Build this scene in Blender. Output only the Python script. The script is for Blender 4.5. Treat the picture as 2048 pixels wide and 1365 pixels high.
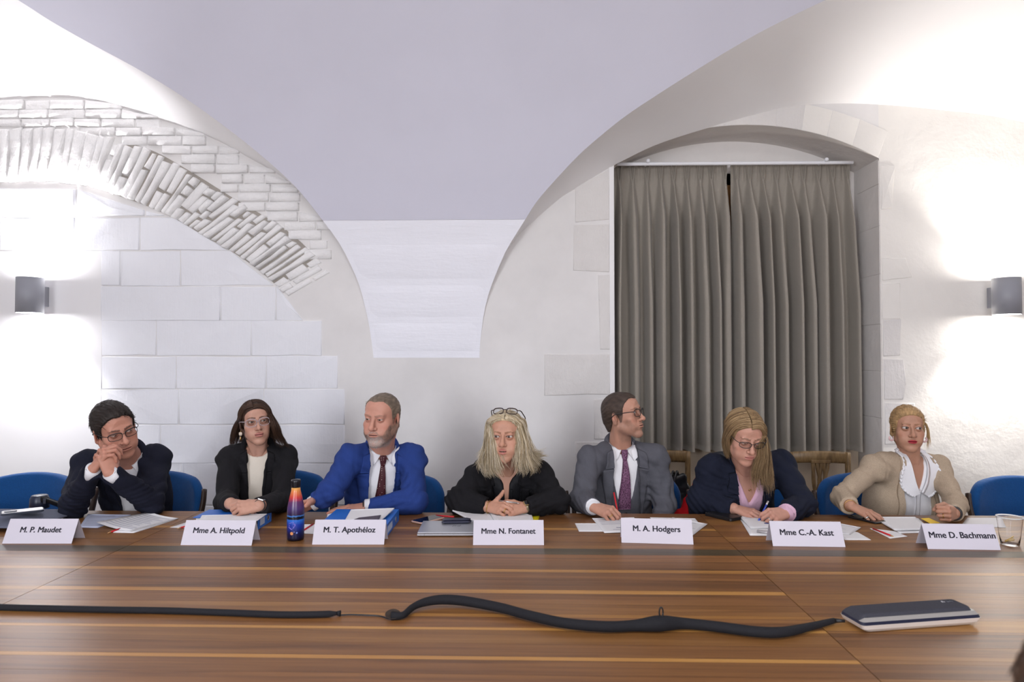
import bpy, bmesh, math, random
import numpy as np
from mathutils import Vector, Matrix
for _o in list(bpy.data.objects):
    bpy.data.objects.remove(_o)
SC = bpy.context.scene
COL = SC.collection
PI = math.pi

# ---------------------------------------------------------------- camera
CAMZ = 1.48
FPX = 1365.0
PITCH = math.atan(35.0 / FPX)
YAW = math.atan(34.0 / FPX)
cam_data = bpy.data.cameras.new('camera')
cam_data.sensor_width = 36.0
cam_data.lens = FPX / 2048.0 * 36.0
cam_data.clip_start = 0.05
cam = bpy.data.objects.new('camera', cam_data)
cam.location = (0, 0, CAMZ)
cam.rotation_euler = (PI / 2 + PITCH, 0, YAW)
COL.objects.link(cam)
SC.camera = cam
cam_data.dof.use_dof = True
cam_data.dof.focus_distance = 3.35
cam_data.dof.aperture_fstop = 4.0
CAMR = np.array(cam.rotation_euler.to_matrix())

# ---------------------------------------------------------------- world, view
world = bpy.data.worlds.new('world')
SC.world = world
world.use_nodes = True
world.node_tree.nodes['Background'].inputs[0].default_value = (0.75, 0.8, 1.0, 1)
world.node_tree.nodes['Background'].inputs[1].default_value = 0.25
SC.view_settings.view_transform = 'Standard'
SC.view_settings.look = 'None'
SC.view_settings.gamma = 1.0
SC.view_settings.use_curve_mapping = False
SC.view_settings.exposure = 0.50

def area_light(name, loc, rot, sx, sy, power, color):
    l = bpy.data.lights.new(name, 'AREA')
    l.shape = 'RECTANGLE'; l.size = sx; l.size_y = sy
    l.energy = power; l.color = color
    o = bpy.data.objects.new(name, l)
    o.location = loc; o.rotation_euler = rot
    COL.objects.link(o)
    return o
# daylight from the windows on the camera's side of the vault, and the ceiling lamp over the table
area_light('daylight_window', (-2.6, -2.4, 1.8), (PI / 2, 0, -math.radians(30)), 1.8, 1.7, 92, (0.90, 0.935, 1.0))
area_light('daylight_window', (1.2, -2.3, 1.8), (PI / 2, 0, 0), 1.9, 1.7, 68, (0.93, 0.945, 1.0))
area_light('ceiling_lamp', (0.0, 0.9, 3.75), (math.radians(12), 0, 0), 3.6, 0.5, 24, (1.0, 0.97, 0.90))

# unseen up-and-down spots without fixtures, added to bounce light off the vault
for _x, _y in ((-2.4, -3.1), (2.4, -3.1), (-6.6, 1.2), (6.6, 1.2)):
    for _up in (0, 1):
        l_ = bpy.data.lights.new('bounce_spot', 'SPOT'); l_.energy = 112 if _up else 78; l_.color = (1.0, .985, .975); l_.shadow_soft_size = .04
        l_.spot_size = math.radians(110); l_.spot_blend = .7
        o_ = bpy.data.objects.new('bounce_spot', l_); o_.location = (_x, _y, 1.98 if _up else 1.80); o_.rotation_euler = (PI if _up else 0, 0, 0)
        COL.objects.link(o_)

# ---------------------------------------------------------------- small helpers
def ray(px, py):
    d = CAMR @ np.array([(px - 1024.0) / FPX, (682.5 - py) / FPX, -1.0])
    return d
def at(px, py, Y):
    """point seen at a photo position, at depth Y from the camera"""
    d = ray(px, py); t = Y / d[1]
    return np.array([d[0] * t, Y, CAMZ + d[2] * t])
def on(px, py, z):
    """point seen at a photo position, on the level z"""
    d = ray(px, py); t = (z - CAMZ) / d[2]
    return np.array([d[0] * t, d[1] * t, z])
TZ = 0.74          # table top

def link(o, parent=None):
    COL.objects.link(o)
    if parent is not None:
        o.parent = parent
        o.matrix_parent_inverse = parent.matrix_basis.inverted()
    return o
def tag(o, label=None, cat=None, group=None, kind=None):
    if label: o['label'] = label
    if cat: o['category'] = cat
    if group: o['group'] = group
    if kind: o['kind'] = kind
    return o
def empty(name, loc, label=None, cat=None, group=None, kind=None):
    o = bpy.data.objects.new(name, None)
    o.location = Vector(loc)
    o.empty_display_size = 0.1
    COL.objects.link(o)
    return tag(o, label, cat, group, kind)
def mesh_obj(name, verts, faces, mat, parent=None, smooth=True, mats=None):
    me = bpy.data.meshes.new(name)
    me.from_pydata([tuple(map(float, v)) for v in verts], [], [tuple(map(int, f)) for f in faces])
    if smooth:
        me.polygons.foreach_set('use_smooth', [True] * len(me.polygons))
    if mats:
        for m in mats: me.materials.append(m)
    elif mat: me.materials.append(mat)
    me.update()
    o = bpy.data.objects.new(name, me)
    return link(o, parent)
def np_obj(name, V, F, mat, parent=None, smooth=True, colors=None):
    """fast mesh from numpy; F (n,4) or (n,3)"""
    V = np.asarray(V, np.float32); F = np.asarray(F, np.int32)
    me = bpy.data.meshes.new(name)
    n, k = F.shape
    me.vertices.add(len(V)); me.vertices.foreach_set('co', V.ravel())
    me.loops.add(n * k); me.loops.foreach_set('vertex_index', F.ravel())
    me.polygons.add(n); me.polygons.foreach_set('loop_start', np.arange(0, n * k, k, dtype=np.int32))
    me.update(calc_edges=True)
    if smooth:
        me.polygons.foreach_set('use_smooth', np.ones(n, bool))
    if colors is not None:
        a = me.color_attributes.new('Col', 'FLOAT_COLOR', 'POINT')
        c = np.ones((len(V), 4), np.float32); c[:, :3] = colors
        a.data.foreach_set('color', c.ravel())
    if mat: me.materials.append(mat)
    o = bpy.data.objects.new(name, me)
    return link(o, parent)
def bm_obj(name, bm, mat, parent=None, smooth=False):
    me = bpy.data.meshes.new(name)
    bmesh.ops.recalc_face_normals(bm, faces=bm.faces)
    bm.to_mesh(me); bm.free()
    if smooth:
        me.polygons.foreach_set('use_smooth', [True] * len(me.polygons))
    if mat: me.materials.append(mat)
    o = bpy.data.objects.new(name, me)
    return link(o, parent)
def add_box(bm, lo, hi, bev=0.0, M=None):
    r = bmesh.ops.create_cube(bm, size=1.0)
    vs = r['verts']
    lo = Vector(lo); hi = Vector(hi)
    for v in vs:
        v.co = Vector(((v.co.x + .5) * (hi.x - lo.x) + lo.x, (v.co.y + .5) * (hi.y - lo.y) + lo.y, (v.co.z + .5) * (hi.z - lo.z) + lo.z))
    if bev > 0:
        es = list({e for v in vs for e in v.link_edges})
        rb = bmesh.ops.bevel(bm, geom=es, offset=bev, segments=2, affect='EDGES', profile=0.5)
        vs = list({v for f in rb['faces'] for v in f.verts} | {v for v in vs if v.is_valid})
    if M is not None:
        bmesh.ops.transform(bm, matrix=M, verts=[v for v in vs if v.is_valid])
    return vs
def box_obj(name, lo, hi, mat, parent=None, bev=0.0, M=None):
    bm = bmesh.new(); add_box(bm, lo, hi, bev, M)
    return bm_obj(name, bm, mat, parent, smooth=False)
def catmull(P, n):
    P = np.asarray(P, float)
    if len(P) == 2:
        t = np.linspace(0, 1, n)[:, None]
        return P[0] * (1 - t) + P[1] * t
    Q = np.vstack([2 * P[0] - P[1], P, 2 * P[-1] - P[-2]])
    u = np.linspace(0, len(P) - 1 - 1e-9, n)
    i = u.astype(int); t = (u - i)[:, None]
    p0, p1, p2, p3 = Q[i], Q[i + 1], Q[i + 2], Q[i + 3]
    return 0.5 * (2 * p1 + (p2 - p0) * t + (2 * p0 - 5 * p1 + 4 * p2 - p3) * t ** 2 + (3 * p1 - p0 - 3 * p2 + p3) * t ** 3)
def tube_data(path, radii, sides=8, flat=None, caps=True, closed=False):
    """vertices and quads of a tube; flat=(normal, ratio) squashes the section along a direction"""
    path = np.asarray(path, float); n = len(path)
    r = np.ones(n) * np.asarray(radii, float)
    T = np.gradient(path, axis=0) if not closed else (np.roll(path, -1, 0) - np.roll(path, 1, 0))
    T /= np.linalg.norm(T, axis=1)[:, None] + 1e-12
    up = np.array([0, 0, 1.0]) if abs(T[0][2]) < 0.9 else np.array([0, 1.0, 0])
    V = []
    a = np.cross(T[0], up); a /= np.linalg.norm(a)
    ang = np.linspace(0, 2 * PI, sides, endpoint=False)
    for i in range(n):
        a = a - T[i] * a.dot(T[i]); a /= np.linalg.norm(a) + 1e-12
        b = np.cross(T[i], a)
        ring = path[i] + r[i] * (np.cos(ang)[:, None] * a + np.sin(ang)[:, None] * b)
        if flat is not None:
            nn = np.asarray(flat[0], float); nn = nn / np.linalg.norm(nn)
            off = ring - path[i]
            ring = path[i] + off - (off @ nn)[:, None] * nn * (1 - flat[1])
        V.append(ring)
    V = np.vstack(V)
    F = []
    m = n if closed else n - 1
    for i in range(m):
        for j in range(sides):
            i2 = (i + 1) % n
            F.append((i * sides + j, i * sides + (j + 1) % sides, i2 * sides + (j + 1) % sides, i2 * sides + j))
    if caps and not closed:
        V = np.vstack([V, path[0], path[-1]])
        c0, c1 = len(V) - 2, len(V) - 1
        for j in range(sides):
            F.append((c0, (j + 1) % sides, j, c0)); F.append((c1, (n - 1) * sides + j, (n - 1) * sides + (j + 1) % sides, c1))
    F = [f if f[3] != f[0] else f[:3] for f in F]
    return V, F
def tube_obj(name, path, radii, mat, parent=None, sides=8, flat=None, closed=False):
    V, F = tube_data(path, radii, sides, flat, True, closed)
    return mesh_obj(name, V, F, mat, parent)
class Geo:
    """collects pieces of one mesh"""
    def __init__(self): self.V = []; self.F = []; self.n = 0
    def add(self, V, F):
        self.V.append(np.asarray(V, float)); self.F += [tuple(i + self.n for i in f) for f in F]; self.n += len(V)
    def tube(self, *a, **k): self.add(*tube_data(*a, **k))
    def box(self, lo, hi, M=None):
        V = np.array([(x, y, z) for x in (lo[0], hi[0]) for y in (lo[1], hi[1]) for z in (lo[2], hi[2])], float)
        if M is not None: V = (np.asarray(M)[:3, :3] @ V.T).T + np.asarray(M)[:3, 3]
        self.add(V, [(0, 1, 3, 2), (4, 6, 7, 5), (0, 4, 5, 1), (2, 3, 7, 6), (0, 2, 6, 4), (1, 5, 7, 3)])
    def obj(self, name, mat, parent=None, smooth=True):
        return mesh_obj(name, np.vstack(self.V), self.F, mat, parent, smooth)
def grid_faces(nu, nv, closed_u=False):
    F = []
    for i in range(nu if closed_u else nu - 1):
        for j in range(nv - 1):
            i2 = (i + 1) % nu
            F.append((i * nv + j, i2 * nv + j, i2 * nv + j + 1, i * nv + j + 1))
    return F
def lathe(prof, seg=32):
    ang = np.linspace(0, 2 * PI, seg, endpoint=False)
    V = np.array([(r * math.cos(a), r * math.sin(a), z) for a in ang for r, z in prof])
    return V, grid_faces(seg, len(prof), True)

# ---------------------------------------------------------------- materials
def _lin(c):
    return tuple((x / 12.92 if x <= 0.04045 else ((x + 0.055) / 1.055) ** 2.4) for x in c)
def rgb(r, g, b): return _lin((r / 255., g / 255., b / 255.))
class Nt:
    def __init__(self, name):
        self.m = bpy.data.materials.new(name); self.m.use_nodes = True
        self.t = self.m.node_tree; self.b = self.t.nodes['Principled BSDF']
    def n(self, typ, **kw):
        x = self.t.nodes.new(typ)
        for k, v in kw.items():
            if k in x.inputs.keys(): x.inputs[k].default_value = v
            else: setattr(x, k, v)
        return x
    def l(self, a, ao, b, bi): self.t.links.new(a.outputs[ao], b.inputs[bi])
    def coords(self, scale=(1, 1, 1), kind='Object', rot=(0, 0, 0)):
        tc = self.n('ShaderNodeTexCoord'); mp = self.n('ShaderNodeMapping')
        mp.inputs['Scale'].default_value = scale; mp.inputs['Rotation'].default_value = rot
        self.l(tc, kind, mp, 'Vector'); return mp
    def noise(self, scale, detail=4, rough=0.55, vec=None, dist=0.0):
        x = self.n('ShaderNodeTexNoise'); x.inputs['Scale'].default_value = scale
        x.inputs['Detail'].default_value = detail; x.inputs['Roughness'].default_value = rough
        x.inputs['Distortion'].default_value = dist
        if vec is not None: self.l(vec, 0, x, 'Vector')
        return x
    def ramp(self, src, out, stops):
        r = self.n('ShaderNodeValToRGB'); e = r.color_ramp.elements
        while len(e) < len(stops): e.new(0.5)
        for i, (p, c) in enumerate(stops):
            e[i].position = p; e[i].color = (*c[:3], 1)
        self.l(src, out, r, 'Fac'); return r
    def bump(self, src, out, strength, dist, prev=None):
        b = self.n('ShaderNodeBump'); b.inputs['Strength'].default_value = strength; b.inputs['Distance'].default_value = dist
        self.l(src, out, b, 'Height')
        if prev is not None: self.l(prev, 'Normal', b, 'Normal')
        self.l(b, 'Normal', self.b, 'Normal'); return b
_mc = {}
def flat(name, col, rough=0.6, metal=0.0, spec=0.5, **kw):
    if name in _mc: return _mc[name]
    t = Nt(name)
    t.b.inputs['Base Color'].default_value = (*col, 1); t.b.inputs['Roughness'].default_value = rough
    t.b.inputs['Metallic'].default_value = metal; t.b.inputs['Specular IOR Level'].default_value = spec
    for k, v in kw.items(): t.b.inputs[k.replace('_', ' ')].default_value = v
    _mc[name] = t.m
    return t.m
def plaster(name, col, bumps, var=0.06, rough=0.9):
    """painted plaster: bumps = [(scale vector, noise scale, detail, strength, distance)]"""
    t = Nt(name)
    mp = t.coords()
    n = t.noise(1.7, 5, 0.6, mp)
    c1 = tuple(min(1, x * (1 + var * .5)) for x in col); c0 = tuple(x * (1 - var) for x in col)
    r = t.ramp(n, 'Fac', [(0.3, c0), (0.7, c1)])
    t.l(r, 'Color', t.b, 'Base Color')
    t.b.inputs['Roughness'].default_value = rough
    t.b.inputs['Specular IOR Level'].default_value = 0.25
    prev = None
    for sc, ns, de, st, di in bumps:
        m2 = t.coords(sc)
        k = t.noise(ns, de, 0.6, m2)
        prev = t.bump(k, 'Fac', st, di, prev)
    return t.m
def fabric(name, col, weave=900, st=0.25, var=0.12, rough=0.9, sheen=0.0, spec=0.2, streak=(1, 1, 1)):
    t = Nt(name)
    mp = t.coords(streak)
    n1 = t.noise(weave, 2, 0.6, mp); n2 = t.noise(14, 4, 0.6)
    tc = t.coords(); t.l(tc, 0, n2, 'Vector')
    r = t.ramp(n1, 'Fac', [(0.3, tuple(x * (1 - var) for x in col)), (0.7, tuple(min(1, x * (1 + var)) for x in col))])
    t.l(r, 'Color', t.b, 'Base Color')
    t.b.inputs['Roughness'].default_value = rough
    t.b.inputs['Specular IOR Level'].default_value = spec
    if sheen: t.b.inputs['Sheen Weight'].default_value = sheen
    b = t.bump(n1, 'Fac', st, 0.001); t.bump(n2, 'Fac', 0.25, 0.012, b)
    return t.m
# ================================================================ the room
YW = 4.40                      # wall plane behind the people
VR, VZ = 2.55, 1.485           # radius and springing height of the main vault
VC = YW - VR
VF = 5.2                       # the vault runs on behind the camera
YB = VC - VF
def vault_y(z):
    z = max(z, VZ)
    return VC + math.sqrt(max(VR * VR - (z - VZ) ** 2, 0))
def on_vault(px, py):
    d = ray(px, py)
    lo, hi = 0.3, YW
    f = lambda Y: Y - vault_y(CAMZ + d[2] / d[1] * Y)
    for _ in range(50):
        m = (lo + hi) / 2
        if f(m) < 0: lo = m
        else: hi = m
    Y = (lo + hi) / 2
    return np.array([d[0] / d[1] * Y, Y, CAMZ + d[2] / d[1] * Y])

M_WALL = plaster('plaster_old_white', rgb(226, 223, 221), [((1, 1, 1), 2.5, 3, 0.15, 0.02), ((1, 1, 1), 60, 3, 0.06, 0.002)], 0.10)
M_WALLS = plaster('plaster_smooth_white', rgb(234, 232, 232), [((1, 1, 1), 3, 2, 0.05, 0.01)], 0.02)
M_WALLR = plaster('plaster_rough_white', rgb(232, 228, 222), [((1, 1, 1), 2.2, 6, 0.40, 0.04), ((1, 1, 1), 30, 3, 0.06, 0.004)], 0.06)
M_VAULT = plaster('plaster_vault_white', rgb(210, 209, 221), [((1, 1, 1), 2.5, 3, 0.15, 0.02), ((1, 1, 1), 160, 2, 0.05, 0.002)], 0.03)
M_SOFF = plaster('plaster_soffit_white', rgb(238, 236, 236), [((1, 1, 1), 2.5, 3, 0.15, 0.02)], 0.02)
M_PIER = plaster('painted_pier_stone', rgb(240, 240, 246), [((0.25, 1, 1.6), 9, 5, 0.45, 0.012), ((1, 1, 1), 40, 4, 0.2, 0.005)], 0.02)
M_STONE = plaster('painted_ashlar', rgb(233, 233, 237), [((11, 11, 0.8), 9, 3, 0.30, 0.004), ((1, 1, 1), 9, 6, 0.35, 0.012), ((1, 1, 1), 70, 2, 0.15, 0.003)], 0.05)
M_BRICK = plaster('painted_brick', rgb(236, 234, 233), [((1, 1, 1), 18, 5, 0.75, 0.014), ((1, 1, 1), 90, 3, 0.4, 0.004)], 0.07)
M_BRICKD = plaster('bare_joint', rgb(150, 143, 132), [((1, 1, 1), 60, 5, 0.6, 0.01)], 0.3)
M_QUOIN = plaster('painted_quoin', rgb(220, 216, 213), [((1, 1, 1), 14, 6, 0.5, 0.015), ((5, 5, 1), 20, 3, 0.5, 0.006)], 0.08)
M_NICHE = plaster('niche_plaster', rgb(228, 223, 219), [((1, 1, 1), 12, 6, 0.45, 0.012)], 0.08)
M_DADO = plaster('niche_dado', rgb(206, 190, 168), [((1, 1, 1), 30, 3, 0.1, 0.004)], 0.05)

wall_back = empty('wall_back', (0, YW, 0), kind='structure')
NX0, NX1 = at(1229, 600, YW)[0], at(1762, 600, YW)[0]
NZS = at(1760, 317, YW)[2]; NZA = at(1480, 250, YW)[2]; ND = 0.34
NXC = (NX0 + NX1) / 2
def niche_z(x):
    h = NZA - NZS; w = (NX1 - NX0) / 2
    R = (w * w + h * h) / (2 * h)
    return NZA - R + math.sqrt(max(R * R - (x - NXC) ** 2, 0))
def wall_surface():
    V, F = [], []
    def quad(a, b, c, d):
        n = len(V); V.extend([a, b, c, d]); F.append((n, n + 1, n + 2, n + 3))
    y = YW; X0, X1, ZT = -7.2, 7.2, 4.6
    quad((X0, y, 0), (NX0, y, 0), (NX0, y, ZT), (X0, y, ZT))
    quad((NX1, y, 0), (X1, y, 0), (X1, y, ZT), (NX1, y, ZT))
    xs = np.linspace(NX0, NX1, 33)
    for a, b in zip(xs[:-1], xs[1:]):
        quad((a, y, niche_z(a)), (b, y, niche_z(b)), (b, y, ZT), (a, y, ZT))
    return V, F
V, F = wall_surface()
o = mesh_obj('plaster_face', V, F, None, wall_back, smooth=False, mats=[M_WALL, M_WALLR, M_WALLS])
o.data.polygons[1].material_index = 1
xs_ = at(206, 600, YW)[0]; z_s = at(100, 502, YW)[2]
box_obj('plaster_panel', (-7.19, YW - .004, 0), (xs_, YW + .01, z_s), M_WALLS, wall_back, .002)
# niche: jambs, arch soffit, back
V, F = [], []
xs = np.linspace(NX0, NX1, 33)
prof = [(NX0, 0)] + [(x, niche_z(x)) for x in xs] + [(NX1, 0)]
for x, z in prof: V += [(x, YW, z), (x, YW + ND, z)]
for i in range(len(prof) - 1): F.append((2 * i, 2 * i + 1, 2 * i + 3, 2 * i + 2))
mesh_obj('niche_reveal', V, F, M_NICHE, wall_back, smooth=False)
WX0, WX1, WZ0, WZ1 = NX0 + 0.16, NX1 - 0.16, 0.98, 2.76
V, F = [], []
def q(a, b, c, d):
    n = len(V); V.extend([a, b, c, d]); F.append((n, n + 1, n + 2, n + 3))
yb = YW + ND
q((NX0 - .02, yb, 0), (WX0, yb, 0), (WX0, yb, WZ1), (NX0 - .02, yb, WZ1)); q((WX1, yb, 0), (NX1 + .02, yb, 0), (NX1 + .02, yb, WZ1), (WX1, yb, WZ1))
q((NX0 - .02, yb, WZ1), (NX1 + .02, yb, WZ1), (NX1 + .02, yb, 3.1), (NX0 - .02, yb, 3.1)); q((WX0, yb, 0), (WX1, yb, 0), (WX1, yb, WZ0), (WX0, yb, WZ0))
mesh_obj('niche_back', V, F, M_NICHE, wall_back, smooth=False)
box_obj('dado_panel', (NX0 + .002, yb - 0.02, 0.0), (NX1 - .002, yb - 0.001, 0.93), M_DADO, wall_back, 0.004)
# window behind the curtain
M_WOOD_W = flat('window_oak', rgb(150, 104, 52), 0.5)
win = empty('window_1', ((WX0 + WX1) / 2, yb, WZ0), kind='structure')
g = Geo()
for a, b in (((WX0, WZ0), (WX0 + .07, WZ1)), ((WX1 - .07, WZ0), (WX1, WZ1)), ((WX0, WZ0), (WX1, WZ0 + .08)), ((WX0, WZ1 - .08), (WX1, WZ1)), (((WX0 + WX1) / 2 - .05, WZ0), ((WX0 + WX1) / 2 + .05, WZ1))):
    g.box((a[0], yb - 0.01, a[1]), (b[0], yb + 0.06, b[1]))
g.obj('window_frame', M_WOOD_W, win, smooth=False)
for s in (0, 1):
    xa = (WX0 + .07) if s == 0 else ((WX0 + WX1) / 2 + .05); xb = ((WX0 + WX1) / 2 - .05) if s == 0 else (WX1 - .07)
    box_obj('pane', (xa, yb + 0.02, WZ0 + .08), (xb, yb + 0.028, WZ1 - .08), flat('dusk_glass', (0.02, 0.025, 0.03), 0.05), win)

# ---- ceiling: the main vault cut by two lunettes
GL = [(649, 446), (601, 385), (560, 344), (492, 286), (410, 224), (345, 180), (270, 135), (205, 100), (150, 70), (95, 38), (36, 0), (-60, -55)]
WL = [(649, 446), (601, 387), (560, 351), (506, 320), (437, 282), (369, 255), (290, 230), (219, 209), (165, 199), (110, 195), (50, 197), (0, 200)]
PL = [(747, 714), (739, 656), (732, 623), (719, 572), (699, 525), (677, 484)]
GR = [(1050, 440), (1076, 400), (1120, 350), (1160, 308), (1200, 273), (1250, 233), (1314, 190), (1380, 148), (1460, 99), (1540, 54), (1660, -4), (1750, -42)]
WR = [(1050, 458), (1116, 400), (1150, 378), (1200, 347), (1245, 322), (1317, 288), (1423, 254), (1540, 222), (1601, 211), (1695, 207), (1800, 212), (1900, 222)]
PR = [(959, 702), (962, 671), (970, 616), (984, 568), (1010, 506), (1030, 472)]
def lunette(pier, groin, wtop, side):
    """main-vault edge and wall edge of one lunette, as 3D curves from springing to crown"""
    E = [on_vault(*p) for p in pier] + [on_vault(*p) for p in groin]
    W = []
    for p in E[:len(pier)]:
        W.append(np.array([p[0], YW + 0.0, p[2]]))
    for p in wtop: W.append(at(p[0], p[1], YW))
    E = catmull(E, 90); W = catmull(W, 90)
    # carry both edges on to the crown line
    crown_x = side * (3.05 if side < 0 else 2.75)
    e, w = E[-1], W[-1]
    zc_e = e[2] + 0.16; zc_w = w[2] + 0.0
    ext_e, ext_w = [], []
    for t in np.linspace(0, 1, 14)[1:]:
        x = e[0] + (side * 3.9 - e[0]) * t
        z = e[2] + (zc_e - e[2]) * math.sin(t * PI / 2)
        ext_e.append((x, vault_y(z), z))
        xw = w[0] + (side * 3.9 - w[0]) * t
        zw = w[2] - 0.26 * t * t - (0.10 * t if side > 0 else 0.0)
        ext_w.append((xw, YW, zw))
    return np.vstack([E, ext_e]), np.vstack([W, ext_w])
EL, WLc = lunette(PL, GL, WL, -1)
ER, WRc = lunette(PR, GR, WR, 1)
ceiling = empty('ceiling', (0, 2.0, 3.4), kind='structure')
def soffit(name, E, W):
    nv = 12
    V = []
    for e, w in zip(E, W):
        for t in np.linspace(0, 1, nv):
            p = w * (1 - t) + e * t
            p[2] += 0.05 * math.sin(PI * t) * min(1, abs(e[1] - w[1]))   # slight belly
            V.append(p)
    return mesh_obj(name, V, grid_faces(len(E), nv), M_SOFF, ceiling)
soffit('lunette_soffit', EL, WLc)
soffit('lunette_soffit', ER, WRc)
# outer half of the lunettes, out of the picture: closes the room
zmax = min(EL[-1][2], ER[-1][2])
def edge_x(E, z):
    k = int(np.argmin(np.abs(E[:, 2] - z))); zz = E[:, 2]
    order = np.argsort(zz)
    return float(np.interp(z, zz[order], E[order, 0]))
Zsplit = on_vault(850, 440)[2]
def vault_patch(name, z0, z1, nz, mat, jitter=0):
    V = []; nu = 40
    for z in np.linspace(z0, z1, nz):
        xl, xr = edge_x(EL, z), edge_x(ER, z)
        for t in np.linspace(0, 1, nu):
            V.append((xl + (xr - xl) * t, vault_y(z), z))
    return mesh_obj(name, V, grid_faces(nz, nu), mat, ceiling)
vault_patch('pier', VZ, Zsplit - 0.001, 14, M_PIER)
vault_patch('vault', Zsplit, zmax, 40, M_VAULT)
# crown of the vault and its far half
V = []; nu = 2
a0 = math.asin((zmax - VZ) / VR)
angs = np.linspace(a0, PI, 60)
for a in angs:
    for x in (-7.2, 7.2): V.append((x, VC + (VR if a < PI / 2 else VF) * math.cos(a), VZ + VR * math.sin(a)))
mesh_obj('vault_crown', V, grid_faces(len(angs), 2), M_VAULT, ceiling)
# side pieces beyond the lunettes
for E, W, s in ((EL, WLc, -1), (ER, WRc, 1)):
    e, w = E[-1], W[-1]
    V = []
    for k in range(8):
        t = k / 7
        for v in np.linspace(0, 1, 12):
            p_ = w * (1 - v) + e * v; p_[2] += 0.05 * math.sin(PI * v) * min(1, abs(e[1] - w[1])) * (1 - t)
            V.append((p_[0] + (s * 7.25 - p_[0]) * t, p_[1], p_[2]))
    mesh_obj('lunette_side', V, grid_faces(8, 12), M_SOFF, ceiling)
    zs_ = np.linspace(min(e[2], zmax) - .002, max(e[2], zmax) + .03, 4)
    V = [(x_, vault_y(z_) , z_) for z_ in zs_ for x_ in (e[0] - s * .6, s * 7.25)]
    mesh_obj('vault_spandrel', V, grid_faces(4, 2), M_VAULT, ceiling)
# other walls and floor
box_obj('wall_front', (-7.2, YB - 0.1, 0), (7.2, YB, 4.6), M_WALL)['kind'] = 'structure'
box_obj('wall_left', (-7.3, YB, 0), (-7.2, YW + .5, 4.6), M_WALL)['kind'] = 'structure'
box_obj('wall_right', (7.2, YB, 0), (7.3, YW + .5, 4.6), M_WALL)['kind'] = 'structure'
tf = Nt('floor_stone'); mpf = tf.coords(); nf = tf.noise(6, 6, .6, mpf)
tf.l(tf.ramp(nf, 'Fac', [(0.3, rgb(120, 108, 94)), (0.7, rgb(150, 138, 122))]), 'Color', tf.b, 'Base Color'); tf.b.inputs['Roughness'].default_value = 0.5
box_obj('floor', (-7.3, YB - .1, -0.1), (7.3, YW + 0.6, 0.0), tf.m)['kind'] = 'structure'

# ---- stones and bricks
rng = random.Random(7)
def slab_mesh(poly, depth, bev, jit=0.004, y0=0.002, nrng=rng):
    """a cushion-shaped piece on the wall: poly = list of (x, z) anticlockwise seen from the room"""
    c = np.mean(poly, axis=0); P = np.array(poly, float)
    n = len(P)
    d = P - c; L = np.linalg.norm(d, axis=1)[:, None]
    inner = c + d * np.maximum(0.2, 1 - bev / np.maximum(L, 1e-4))
    V = [(x, YW + y0 + 0.004, z) for x, z in P]
    V += [(x, YW - depth * 0.7 + nrng.uniform(-jit, jit) * .4, z) for x, z in (P * 0.7 + inner * 0.3)]
    V += [(x, YW - depth + nrng.uniform(-jit, jit), z) for x, z in inner]
    F = []
    for k in (0, 1):
        for i in range(n):
            j = (i + 1) % n
            F.append((k * n + i, k * n + j, (k + 1) * n + j, (k + 1) * n + i))
    V.append((c[0], YW - depth - nrng.uniform(0, jit), c[1]))
    for i in range(n): F.append((2 * n + i, 2 * n + (i + 1) % n, 3 * n))
    return V, F
def wz(px, py):
    p = at(px, py, YW); return (p[0], p[2])
def piece(name, pts, mat, depth, bev, jit=0.003, parent=wall_back):
    """pts: corner points in photo pixels, clockwise from top left"""
    sub = []
    P = [wz(*p) for p in pts]
    for a, b in zip(P, P[1:] + P[:1]):
        a = np.array(a); b = np.array(b); L = np.linalg.norm(b - a)
        k = max(1, min(3, int(L / 0.12)))
        for i in range(k):
            p = a + (b - a) * i / k
            if i: p = p + np.array([rng.uniform(-1, 1), rng.uniform(-1, 1)]) * jit
            sub.append(p)
    V, F = slab_mesh(sub, depth, bev, jit)
    o = mesh_obj(name, V, F, mat, parent)
    if name in ('stone', 'quoin'):
        n = len(sub)
        for k, f in enumerate(o.data.polygons):
            if k >= 2 * n: f.use_smooth = False
    return o
# inner and outer edge of the relieving arch (photo pixels on the wall plane)
ARC_IN = catmull([(0, 368), (80, 366), (160, 372), (240, 395), (330, 430), (400, 470), (480, 516), (540, 562), (600, 622)], 200)
ARC_OUT = catmull([(0, 258), (80, 255), (150, 258), (230, 276), (310, 300), (390, 345), (470, 395), (530, 430), (590, 470), (640, 520), (690, 585)], 200)
def arc_in_y(x): return float(np.interp(x, ARC_IN[:, 0], ARC_IN[:, 1]))
def arc_out_y(x): return float(np.interp(x, ARC_OUT[:, 0], ARC_OUT[:, 1]))
wtop = np.array(WL + [])[::-1]
def wall_top_y(x): return float(np.interp(x, wtop[:, 0], wtop[:, 1]))
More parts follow.
